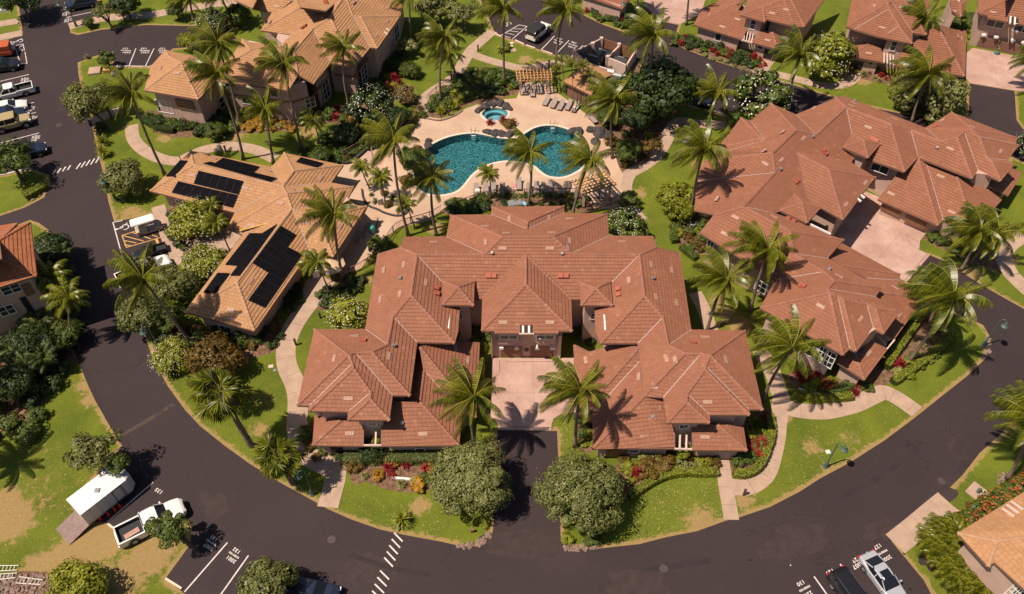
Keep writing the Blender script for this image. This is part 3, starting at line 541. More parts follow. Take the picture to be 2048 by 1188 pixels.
# wheelchair signs as flat ring and bar shapes
def wheelchair(at, s, rdir, parent=road):
    p = G(*at); q = G(at[0] + rdir[0], at[1] + rdir[1]); a = math.atan2(q.y - p.y, q.x - p.x); mb = MB()
    def arc(cx, cy, r, w, a0, a1, n=14):
        b0 = len(mb.v)
        for i in range(n + 1):
            t = math.radians(a0 + (a1 - a0) * i / n)
            for rr in (r - w / 2, r + w / 2): mb.v.append((cx + rr * math.cos(t), cy + rr * math.sin(t), 0))
        for i in range(n): mb.f.append((b0 + 2 * i, b0 + 2 * i + 1, b0 + 2 * i + 3, b0 + 2 * i + 2)); mb.m.append(0)
    def bar(x0, y0, x1, y1, w):
        d = Vector((x1 - x0, y1 - y0)).normalized() * w / 2; b0 = len(mb.v)
        mb.v += [(x0 - d.y, y0 + d.x, .0005), (x0 + d.y, y0 - d.x, .0005), (x1 + d.y, y1 - d.x, .0005), (x1 - d.y, y1 + d.x, .0005)]; mb.f.append((b0, b0 + 1, b0 + 2, b0 + 3)); mb.m.append(0)
    arc(0, -.15, .33, .09, -200, 70); arc(-.08, .62, .06, .12, 0, 360, 8); bar(-.08, .5, -.02, .05, .1); bar(-.02, .08, .3, .06, .09); bar(.3, .06, .45, -.3, .09); bar(.45, -.32, .6, -.28, .08); bar(-.05, .3, .2, .28, .08)
    o = mb.obj('wheelchair_symbol', MARK, parent, loc=(p.x, p.y, 0.0175)); o.rotation_euler = (0, 0, a); o.scale = (s, s, 1)
wheelchair((247, 455), 1.25, (2, -40)); wheelchair((38, 82), 1.1, (6, -40)); wheelchair((1017, 48), 1.0, (-30, -10), roadb)
# ================================================================ BUILDINGS
E2, E1, PITCH = 5.36, 2.5, 0.45
DIRV = {'E': 0.0, 'N': math.pi / 2, 'W': math.pi, 'S': -math.pi / 2}
def plane_hit(px, A, dh, pitch=PITCH):
    r = ray(*px); C = Vector((0, 0, CAMH)); den = r.z + pitch * (dh.x * r.x + dh.y * r.y)
    t = (A.z + pitch * (dh.x * A.x + dh.y * A.y) - CAMH) / den
    return C + r * t
class Building:
    def __init__(s, name, label, cat, tile, axis, base_px, z=E2):
        a, b = G(*axis[0], z), G(*axis[1], z); s.ax = math.atan2(b.y - a.y, b.x - a.x)
        s.root = empty(name, G(*base_px), label, cat); s.off = s.root.location.copy(); s.tile = tile; s.nw = 0; s.faces = []
        s.roof = bpy.data.objects.new('roof', None); COL.objects.link(s.roof); s.roof.parent = s.root
    def hd(s, d):
        a = s.ax + DIRV[d]; return Vector((math.cos(a), math.sin(a)))
    def set_roof(s, faces, caps=True):
        "faces: (downhill side, eave height, 'px list') - the first pixel is on the eave"
        raw = []
        for fi, (d, z, st) in enumerate(faces):
            dh = s.hd(d); P = PX(st); A = G(*P[0], z)
            nrm = Vector((PITCH * dh.x, PITCH * dh.y, 1)).normalized()
            for k, p in enumerate(P):
                h = plane_hit(p, A, dh); w = max(0.02, (nrm.dot(ray(*p).normalized())) ** 2)
                if not (z - .4 < h.z < z + 4.6): h = G(p[0], p[1], min(max(h.z, z), z + 3.0)); w = 1e-4
                raw.append([p, h, w, fi, k])
        # snap together corners that several slopes share
        clusters = []
        for r in raw:
            for c in clusters:
                if math.hypot(c['p'][0] - r[0][0], c['p'][1] - r[0][1]) < 3.6 and abs(c['h'].z - r[1].z) < 1.4:
                    c['n'].append(r); W_ = sum(x[2] for x in c['n']); c['h'] = sum((x[1] * x[2] for x in c['n']), Vector()) / W_
                    c['p'] = (sum(x[0][0] for x in c['n']) / len(c['n']), sum(x[0][1] for x in c['n']) / len(c['n'])); break
            else: clusters.append({'p': r[0], 'h': r[1].copy(), 'n': [r]})
        VI = {}
        for ci, c in enumerate(clusters):
            for r in c['n']: VI[(r[3], r[4])] = ci
        V = []
        for c in clusters:
            z = c['h'].z; V.append(G(c['p'][0], c['p'][1], z))
        F = []
        for fi, (d, z, st) in enumerate(faces):
            ids = []
            for k in range(len(PX(st))):
                i = VI[(fi, k)]
                if not ids or ids[-1] != i: ids.append(i)
            if ids[0] == ids[-1]: ids.pop()
            F.append((ids, z, d))
        s.V, s.F = V, F
        # underlay
        mb = MB(); fas = MB()
        for ids, z, d in F:
            P = [V[i] for i in ids]; n = sum((P[k].cross(P[(k + 1) % len(P)]) for k in range(len(P))), Vector())
            if n.z < 0: ids = ids[::-1]
            P = [V[i] for i in ids]; off = Vector((0, 0, 0.05)); n0 = len(mb.v)
            mb.v += [tuple(p - off) for p in P]
            for t in geometry.tessellate_polygon([[Vector((p.x, p.y, 0)) for p in P]]):
                a, b, c = t
                if (P[b] - P[a]).cross(P[c] - P[a]).z < 0: b, c = c, b
                mb.f.append((n0 + a, n0 + b, n0 + c)); mb.m.append(0)
        mb.obj('underlay', UNDER, s.roof, s.off, kind='stuff')
        # edges
        ED = {}
        for fi, (ids, z, d) in enumerate(F):
            for k in range(len(ids)):
                a, b = ids[k], ids[(k + 1) % len(ids)]; ED.setdefault((min(a, b), max(a, b)), []).append(fi)
        cap = MB(); fl = MB(); N = []
        for ids, z, d in F:
            P = [V[i] for i in ids]; n = sum((P[k].cross(P[(k + 1) % len(P)]) for k in range(len(P))), Vector())
            if n.z < 0: n = -n
            N.append(n.normalized())
        for (a, b), fs in ED.items():
            A, B = V[a], V[b]; L = (B - A).length
            if L < 0.3: continue
            if len(fs) >= 2:
                f, g = fs[0], fs[1]; cf = sum((V[i] for i in F[f][0]), Vector()) / len(F[f][0]); M_ = (A + B) / 2
                convex = N[g].dot(cf - M_) < -0.02
                if convex:
                    n = max(1, round(L / 0.42)); d = (B - A) / n; up = (N[f] + N[g]).normalized(); sd = d.normalized().cross(up)
                    r = 0.19
                    for k in range(n):
                        p = A + d * k; q_ = A + d * (k + 1.12); h0, h1 = (0.09, 0.15) if A.z >= B.z else (0.15, 0.09)
                        rg = []
                        for pp, hh in ((p, h0), (q_, h1)):
                            rg.append([pp + sd * (-r) + up * (-0.04), pp + sd * (-r * .55) + up * hh * .8, pp + up * (hh + .02), pp + sd * (r * .55) + up * hh * .8, pp + sd * r + up * (-0.04)])
                        vs = rg[0] + rg[1]; cap.add(vs, [(i, i + 1, i + 6, i + 5) for i in range(4)] + [(4, 3, 2, 1, 0), (5, 6, 7, 8, 9)])
                else:
                    up = (N[f] + N[g]).normalized(); sd = (B - A).normalized().cross(up) * 0.035; o = up * 0.072
                    fl = MB(); fl.add([A - sd + o, A + sd + o, B + sd + o, B - sd + o], [(0, 1, 2, 3)]); fl.obj('valley_flashing', FLASH, s.roof, s.off)
            elif abs(A.z - B.z) < 0.35:
                fas.beam(A - Vector((0, 0, .10)), B - Vector((0, 0, .10)), 0.06, 0.17)
            else:
                fas.beam(A + Vector((0, 0, -.02)), B + Vector((0, 0, -.02)), 0.12, 0.14)
        if cap.v: cap.obj('ridge_cap', RED_CAP if s.tile is RED_TILE else TAN_CAP if s.tile is TAN_TILE else s.tile, s.roof, s.off, kind='stuff')
        if fas.v: fas.obj('fascia', TRIM, s.roof, s.off)
        # tiles: real overlapping courses
        tv, tf = [], []; CH, TW = 0.37, 0.40
        def surf(P):
            T_ = []
            for a, b, c in geometry.tessellate_polygon([[Vector((p.x, p.y, 0)) for p in P]]):
                A_, B_, C_ = P[a], P[b], P[c]; nn = (B_ - A_).cross(C_ - A_)
                if abs(nn.z) > 1e-6: T_.append((A_, B_, C_, nn))
            def f(x, y):
                best = None
                for A_, B_, C_, nn in T_:
                    s_ = 1 if nn.z > 0 else -1
                    m_ = min(s_ * ((q2.x - p2.x) * (y - p2.y) - (q2.y - p2.y) * (x - p2.x)) for p2, q2 in ((A_, B_), (B_, C_), (C_, A_)))
                    if best is None or m_ > best[0]: best = (m_, A_, nn)
                _, A_, nn = best; return A_.z - (nn.x * (x - A_.x) + nn.y * (y - A_.y)) / nn.z
            return f
        for (ids, z, d), n in zip(F, N):
            P = [V[i] for i in ids]; c = sum(P, Vector()) / len(P); e = Vector((-n.y, n.x, 0))
            if e.length < 1e-3: continue
            e.normalize(); u = n.cross(e)
            if u.z < 0: u = -u; e = -e
            Q = [((p - c).dot(e), (p - c).dot(u)) for p in P]; t0 = min(q[1] for q in Q); t1 = max(q[1] for q in Q)
            zf = surf(P); dz = [abs(zf(p.x, p.y) - (c.z - (n.x * (p.x - c.x) + n.y * (p.y - c.y)) / n.z)) for p in P]; flat_ = max(dz) < .03
            A2 = sum(Q[i][0] * Q[(i + 1) % len(Q)][1] - Q[(i + 1) % len(Q)][0] * Q[i][1] for i in range(len(Q)))
            if A2 < 0: Q = Q[::-1]
            nc = int((t1 - t0) / CH) + 1
            for r in range(nc):
                b0 = t0 + r * CH; b1 = b0 + CH
                band = clip_rect(Q, -1e3, 1e3, b0, b1)
                if len(band) < 3: continue
                x0 = min(q[0] for q in band); x1 = max(q[0] for q in band); sh = random.random() * TW
                k0 = int((x0 - sh) // TW)
                for k in range(k0, int((x1 - sh) // TW) + 1):
                    a0 = sh + k * TW + 0.005; a1 = sh + (k + 1) * TW - 0.005
                    cc = clip_rect(band, a0, a1, b0 - 1, b1 + 1)
                    if len(cc) < 3: continue
                    hb = 0.068 + random.uniform(-.004, .006); ht = 0.010; m_ = len(cc); b = len(tv)
                    if flat_: dzv = Vector((0, 0, 0)); zfun = None
                    else: zfun = zf
                    for x, y in cc:
                        w3 = c + e * x + u * y
                        if zfun: w3.z = zfun(w3.x, w3.y)
                        tv.append(tuple(w3 + n * (hb + (ht - hb) * (y - b0) / CH) - s.off))
                    tf.append(tuple(range(b, b + m_)))
                    for i in range(m_):
                        j = (i + 1) % m_
                        if abs(cc[i][1] - b0) < 1e-4 and abs(cc[j][1] - b0) < 1e-4 and abs(cc[i][0] - cc[j][0]) > .02:
                            q0 = len(tv)
                            for x, y in (cc[i], cc[j]):
                                w3 = c + e * x + u * y
                                if zfun: w3.z = zfun(w3.x, w3.y)
                                tv.append(tuple(w3 - n * 0.012 - s.off))
                            tf.append((b + i, q0, q0 + 1, b + j))
        me = bpy.data.meshes.new('roof_tile'); me.from_pydata(tv, [], tf); me.materials.append(s.tile); me.update()
        newobj('roof_tile', me, s.roof, kind='stuff')
    def wall(s, st, ztop=E2, z0=0.0, inset=0.75, mat=None, name='wall', jog=None, zt=None):
        "px corners of the eave rectangle above the wall; the wall stands inset behind them"
        P = [G(x, y, ztop) for x, y in PX(st)]; s.nw += 1
        P = offs(P, -(inset + 0.013 * (s.nw % 7))); mb = MB(); mb.prism(P, z0, (zt if zt else ztop + 0.10) - .004 * (s.nw % 5))
        o = mb.obj(name, mat or STUCCO, s.root, s.off); return P
    def hit(s, px, A, B):
        "pixel -> point on the vertical plane through A, B"
        A, B = Vector((A[0], A[1], 0)), Vector((B[0], B[1], 0)); d = (B - A).normalized(); n = Vector((-d.y, d.x, 0)); r = ray(*px)
        t = n.dot(A) / n.dot(r) if abs(n.dot(r)) > 1e-9 else 0; return Vector((0, 0, CAMH)) + r * t
    def window(s, px0, px1, A, B, nx_=2, ny_=1, name='window', proud=0.05, size=None):
        "px0 = upper left corner, px1 = lower right corner of the opening; A,B ends of the wall line"
        p, q = s.hit(px0, A, B), s.hit(px1, A, B); d = Vector((B[0] - A[0], B[1] - A[1], 0)).normalized(); o = Vector((A[0], A[1], 0))
        n = Vector((d.y, -d.x, 0)); n = n if n.dot(Vector((0, 0, 0)) - o) > 0 else -n
        u0, u1 = sorted(((p - o).dot(d), (q - o).dot(d))); z0, z1 = sorted((p.z, q.z))
        if size: um, zm = (u0 + u1) / 2, (z0 + z1) / 2; u0, u1, z0, z1 = um - size[0] / 2, um + size[0] / 2, zm - size[1] / 2, zm + size[1] / 2
        z0 = max(z0, 0.3)
        P_ = lambda u, z, w: o + d * u + n * w + Vector((0, 0, z)); mb = MB(); f = 0.07
        for a, b in (((u0, z0), (u1, z0)), ((u0, z1), (u1, z1))): mb.beam(P_(a[0] - f, a[1], proud), P_(b[0] + f, b[1], proud), f, f * 1.3)
        for uu in (u0, u1): mb.beam(P_(uu, z0, proud), P_(uu, z1, proud), f, f * 1.3, up=d)
        for i in range(1, nx_): uu = u0 + (u1 - u0) * i / nx_; mb.beam(P_(uu, z0, proud - .005), P_(uu, z1, proud - .005), f * .7, f, up=d)
        for j in range(1, ny_): zz = z0 + (z1 - z0) * j / ny_; mb.beam(P_(u0, zz, proud - .01), P_(u1, zz, proud - .01), f * .7, f * .7)
        w = mb.obj(name, WHITE, s.root, s.off); g = MB(); g.beam(P_(u0, (z0 + z1) / 2, proud * .3), P_(u1, (z0 + z1) / 2, proud * .3), 0.03, z1 - z0); g.obj('pane', GLASS, w, s.off)
        return w
    def slab(s, px0, px1, A, B, name, mat, th=0.06, proud=0.03, lines=0):
        p, q = s.hit(px0, A, B), s.hit(px1, A, B); d = Vector((B[0] - A[0], B[1] - A[1], 0)).normalized(); o = Vector((A[0], A[1], 0))
        n = Vector((d.y, -d.x, 0)); n = n if n.dot(-o) > 0 else -n
        u0, u1 = sorted(((p - o).dot(d), (q - o).dot(d))); z0, z1 = sorted((max(p.z, 0.02), q.z)); mb = MB()
        k = max(1, lines)
        for i in range(k):
            a = z0 + (z1 - z0) * i / k; b = z0 + (z1 - z0) * (i + 1) / k - (0.03 if k > 1 else 0); m_ = (a + b) / 2
            mb.beam(o + d * u0 + n * proud + Vector((0, 0, m_)), o + d * u1 + n * proud + Vector((0, 0, m_)), th, b - a)
        return mb.obj(name, mat, s.root, s.off)
    def near(s, px, dh=None):
        "roof point under a pixel: highest slope hit"
        best = None; r = ray(*px); C = Vector((0, 0, CAMH))
        for (ids, z, d) in s.F:
            if dh and d != dh: continue
            P = [s.V[i] for i in ids]; n = sum((P[k].cross(P[(k + 1) % len(P)]) for k in range(len(P))), Vector()).normalized()
            if n.z < 0: n = -n
            c = sum(P, Vector()) / len(P); t = n.dot(c - C) / n.dot(r); h = C + r * t
            if pip([(p.x, p.y) for p in P], np.array([h.x]), np.array([h.y]))[0] and (best is None or h.z > best[0].z): best = (h, n)
        return best
    def vents(s, st, size=(0.85, 0.36), mat=None, name='roof_vent', h=0.07, both=True):
        for px in PX(st):
            b = s.near(px)
            if not b: continue
            h_, n = b; e = Vector((-n.y, n.x, 0)).normalized(); u = n.cross(e); M = Matrix((e, u, n)).transposed(); mb = MB()
            mb.box(h_ + n * (0.04 + h / 2), (size[0], size[1], h), M=M)
            if name == 'roof_vent':
                for k in range(4): mb.box(h_ + n * (0.045 + h) + e * (size[0] * (-.36 + .24 * k)), (0.10, size[1] * .8, 0.04), M=M)
            mb.obj(name, mat or SKYL, s.root, s.off)
    def solar(s, quad, nx_, ny_, d=None):
        Q = PX(quad); cpx = (sum(p[0] for p in Q) / 4, sum(p[1] for p in Q) / 4); b = s.near(cpx, d)
        if not b: print('no roof under panel', cpx); return
        h_, n = b; C = Vector((0, 0, CAMH)); o = h_ + n * 0.16
        P = []
        for p in Q: r = ray(*p); P.append(C + r * (n.dot(o - C) / n.dot(r)))
        for i in range(nx_):
            for j in range(ny_):
                def bl(u, v): return P[0] * (1 - u) * (1 - v) + P[1] * u * (1 - v) + P[2] * u * v + P[3] * (1 - u) * v
                g = 0.0012; u0, u1, v0, v1 = i / nx_ + g, (i + 1) / nx_ - g, j / ny_ + g, (j + 1) / ny_ - g; c = [bl(u0, v0), bl(u1, v0), bl(u1, v1), bl(u0, v1)]
                if (c[1] - c[0]).cross(c[2] - c[0]).dot(n) < 0: c = c[::-1]
                mb = MB(); cc = [x + (sum(c, Vector()) / 4 - x) * 0.012 for x in c]
                mb.add([x - n * .045 for x in c] + c, [(0, 1, 5, 4), (1, 2, 6, 5), (2, 3, 7, 6), (3, 0, 4, 7)], 0); mb.add(c, [(0, 1, 2, 3)], 0); mb.add([x + n * .004 for x in cc], [(0, 1, 2, 3)], 1)
                mb.obj('solar_panel', [GREY_FR, SOLAR], s.root, s.off)
GREY_FR = simple('panel_frame', (0.035, 0.033, 0.035), 0.5, 0.1)
CO = None
# ---------------------------------------------------------------- middle building
A = Building('villa', 'large two storey villa with red brown tiled hips round the central courtyard, in the middle', 'villa', RED_TILE, ((963, 662), (1144, 662)), (1052, 600))
A.ax = 0.0
A.set_roof([
 ('W', E2, "982,429 984,414 1055,444 1054,459"), ('E', E2, "1128,426 1127,413 1055,444 1054,459"), ('N', E2, "984,414 1127,413 1055,444"),
 ('W', E2, "901,430 1004,474 969,509 893,474"), ('N', E2, "901,430 982,429 1054,459 1128,426 1214,428 1106,473 1004,474"), ('E', E2, "1214,428 1217,472 1142,508 1106,473"),
 ('N', E2, "808,474 893,474 969,509 834,510 801,495"), ('N', E2, "1306,473 1217,472 1142,508 1279,510 1312,495"),
 ('S', E2, "965,598 915,598 834,510 969,509 1004,474 1106,473 1142,508 1279,510 1190,598 1142,599 1052,510"),
 ('W', E2, "755,509 801,495 834,510 822,591 786,634 775,690 731,659"), ('S', E2, "834,685 909,686 822,591 786,634"),
 ('E', E2, "919,624 916,664 909,686 822,591 834,510 915,598 919,605"),
 ('E', E2, "834,685 786,634 775,690 744,704 820,791"), ('N', E2, "629,659 731,659 775,690 744,704 711,706 697,710"),
 ('S', E2, "820,791 744,704 711,706 785,791"), ('W', E2, "595,811 629,659 697,710"), ('S', E2, "595,811 619,812 705,727 697,710"),
 ('W', E2, "617,822 619,812 705,727 707,737"), ('S', E2, "617,822 696,824 742,785 707,737"), ('W', E2, "696,840 696,824 742,785 740,798"),
 ('S', E2, "696,840 779,840 740,798"), ('E', E2, "779,840 785,791 711,706 697,710 705,727 707,737 742,785 740,798"),
 # right wing
 ('E', E2, "1359,506 1382,660 1337,691 1326,635 1289,592 1279,510 1312,495"), ('S', E2, "1276,687 1201,687 1289,592 1326,635"),
 ('W', E2, "1190,625 1191,664 1201,687 1289,592 1279,510 1190,598"), ('W', E2, "1276,687 1326,635 1337,691 1369,707 1289,793"),
 ('N', E2, "1490,662 1382,660 1337,691 1369,707 1402,708 1420,711"), ('S', E2, "1289,793 1369,707 1402,708 1327,795"),
 ('E', E2, "1525,819 1490,662 1420,711"), ('S', E2, "1525,819 1498,819 1411,733 1420,711"), ('E', E2, "1499,830 1498,819 1411,733 1410,739"),
 ('S', E2, "1499,830 1419,830 1374,788 1410,739"), ('E', E2, "1419,846 1419,830 1374,788 1373,804"), ('S', E2, "1419,846 1334,846 1373,804"),
 ('W', E2, "1334,846 1327,795 1402,708 1420,711 1411,733 1410,739 1374,788 1373,804"),
 # pavilion over the garages
 ('W', E2, "963,662 965,598 1052,510 1052,570"), ('E', E2, "1144,662 1142,599 1052,510 1052,570"),
 ('S', E2, "963,662 989,662 989,667 1039,667 1039,650 1067,650 1067,667 1117,667 1117,662 1144,662 1052,570"),
 # towers
 ('N', 6.3, "887,563 949,563 916,575"), ('E', 6.3, "947,611 949,563 916,575"), ('S', 6.3, "947,611 885,610 916,575"), ('W', 6.3, "885,610 887,563 916,575"),
 ('N', 6.3, "1159,565 1220,564 1192,577"), ('E', 6.3, "1225,611 1220,564 1192,577"), ('S', 6.3, "1225,611 1162,611 1192,577"), ('W', 6.3, "1162,611 1159,565 1192,577"),
 # ground floor roofs
 ('E', E1, "957,745 959,686 906,684 840,694 952,834"), ('S', E1, "924,826 952,834 840,694 848,741"), ('E', E1, "918,891 924,826 848,741 840,804"),
 ('S', E1, "918,891 763,892 765,802 840,804"), ('W', E1, "800,800 800,700 840,694 848,741 840,804"),
 ('S', E1, "625,891 726,892 727,840 680,842"), ('W', E1, "625,891 630,832 664,836 680,842"),
 ('W', E1, "1147,689 1179,705 1215,694 1280,694 1157,834"), ('S', E1, "1185,826 1157,834 1280,694 1280,722"), ('W', E1, "1187,896 1185,826 1280,722 1288,792"),
 ('S', E1, "1187,896 1349,897 1347,800 1288,792"), ('S', E1, "1386,900 1494,901 1436,850 1384,846"), ('E', E1, "1494,901 1486,853 1455,850 1436,850")])
for st in ("984,414 1127,413 1128,470 982,470", "901,430 1214,428 1217,500 893,500", "808,474 1306,473 1306,598 806,598", "755,509 917,509 909,686 729,686", "731,640 834,640 820,791 713,791", "629,659 780,659 785,791 598,811",
           "640,740 779,740 779,824 617,822", "696,800 779,800 779,840 696,840", "1195,509 1359,506 1384,687 1201,687", "1276,640 1384,640 1400,790 1289,793", "1340,662 1490,662 1525,819 1327,817", "1330,740 1485,740 1499,830 1330,830", "1334,800 1419,800 1419,846 1334,846"): A.wall(st)
PF = A.wall("965,570 1142,570 1144,662 963,662", inset=0.87)
A.wall("887,563 949,563 947,611 885,610", ztop=6.3, inset=0.45); A.wall("1159,565 1220,564 1225,611 1162,611", ztop=6.3, inset=0.45)
for st in ("800,690 957,690 952,834 790,834", "765,780 924,780 918,891 763,892", "630,800 727,800 726,892 625,891", "1150,694 1300,694 1300,834 1157,834", "1185,790 1345,790 1349,897 1187,896", "1386,820 1480,820 1494,901 1386,900"): A.wall(st, ztop=E1, inset=0.55)
yF = 52.53
WF = ((-5, yF), (9, yF))
A.slab((1001, 692), (1045, 714), *WF, 'garage_door', DOORW, lines=4); A.slab((1061, 692), (1107, 714), *WF, 'garage_door', DOORW, lines=4)
for a, b in (((997, 668), (1037, 688)), ((1071, 668), (1110, 688))):
    p = A.hit((a[0], 692), *WF); q_ = A.hit((b[0], 692), *WF); mb = MB(); mb.box(((p.x + q_.x) / 2, yF - .22, 3.75), (q_.x - p.x, .5, 2.1)); mb.obj('bay', STUCCO, A.root, A.off)
WB = ((-5, yF - .48), (9, yF - .48))
A.window((1000, 669), (1035, 677), *WB, 2, 1); A.window((1073, 669), (1108, 677), *WB, 2, 1)
for x0, x1 in ((999, 1007), (1029, 1037), (1070, 1078), (1100, 1109)):
    p = A.hit((x0, 690), *WF); q_ = A.hit((x1, 693), *WF); mb = MB(); mb.box(((p.x + q_.x) / 2, yF - .28, p.z), (q_.x - p.x, .45, .28)); mb.obj('wall_light', WHITE, A.root, A.off)
A.slab((1049, 696), (1057, 702), *WF, 'number_plaque', BLACKM)
for x in (983.5, 1118.5): A.slab((x - 1.5, 668), (x + 1.5, 714), *WF, 'pilaster', STUCCO2, th=.3, proud=.12)
for x in (1046, 1058):
    a = G(x, 650, E2 + .1); b = G(x, 667, E2 + .05); mb = MB(); mb.beam(a, b, .2, .22); mb.obj('beam', WHITE, A.root, A.off)
mb = MB(); mb.beam(G(1038, 668, E2), G(1068, 668, E2), .12, .16); mb.obj('beam', STUCCO2, A.root, A.off)
for px0, px1, z_, W_ in (((918, 626), (925, 637), 0, None), ((1182, 626), (1189, 638), 0, None)):
    p = G((px0[0] + px1[0]) / 2, 612, 5.9); Y = G(916, 611, 6.3).y + .45; A.window(px0, px1, (-10, Y), (12, Y), 1, 2)
def south_wall_y(px, z, inset): return G(*px, z).y + inset
Y = south_wall_y((737, 840), E2, .80); A.window((738, 843), (751, 851), (-30, Y), (0, Y), 1, 1, size=(.8, .7))
Y = south_wall_y((1377, 846), E2, .80); A.window((1361, 848), (1374, 856), (0, Y), (40, Y), 1, 1, size=(.8, .7))
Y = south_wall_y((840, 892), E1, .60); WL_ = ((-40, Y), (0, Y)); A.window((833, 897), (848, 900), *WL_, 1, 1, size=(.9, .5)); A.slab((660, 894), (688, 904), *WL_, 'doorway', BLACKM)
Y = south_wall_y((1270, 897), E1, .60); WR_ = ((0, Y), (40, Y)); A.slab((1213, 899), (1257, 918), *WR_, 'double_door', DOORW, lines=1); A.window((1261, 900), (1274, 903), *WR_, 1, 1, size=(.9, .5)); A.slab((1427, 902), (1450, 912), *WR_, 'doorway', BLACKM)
# entrance trellis beams over the two gaps in the ground floor roofs
for xs, y0, y1 in (((752,), 862, 890), ((1360, 1373), 868, 898)):
    for x in xs: mb = MB(); mb.beam(G(x, y0, E1 + .05), G(x - 1, y1, E1), .16, .2); mb.obj('trellis_beam', STUCCO2, A.root, A.off)
for a, b in (((726, 891), (764, 891)), ((1349, 898), (1386, 899))): mb = MB(); mb.beam(G(*a, E1 - .05), G(*b, E1 - .05), .14, .2); mb.obj('trellis_beam', STUCCO2, A.root, A.off)
for a, b, z in (((899, 620), (897, 660), E2 + .15), ((1208, 632), (1210, 663), E2 + .15)):
    mb = MB(); mb.beam(G(*a, z), G(*b, z), .16, .5); mb.obj('rain_gutter', WHITE, A.root, A.off)
A.vents("867,485 1019,438 1098,437 970,453 1139,438 1013,467 1103,466 972,485 1139,482 1005,497 1100,497 768,541 808,530 851,566 761,600 800,589 1135,498 1244,484 1258,561 1302,530 1343,541 1311,594 1353,606 1006,645 1100,645 709,673 669,718 777,713 697,797 700,867 846,868 910,697 935,721 1333,717 1351,721 1410,675 1451,720 1278,754 1415,804 1289,872 1410,874 1172,721 1312,816")
A.vents("977,552 988,552 1121,552 1132,552 872,577 873,588 1237,579 1238,590 727,683 1386,686", size=(.5, .5), mat=TERRAV, name='vent_hood', h=0.22)
A.vents("984,507 1124,508 1304,558 786,693 803,558 1304,833 804,847", size=(.28, .28), mat=GREY, name='vent_pipe', h=0.3)
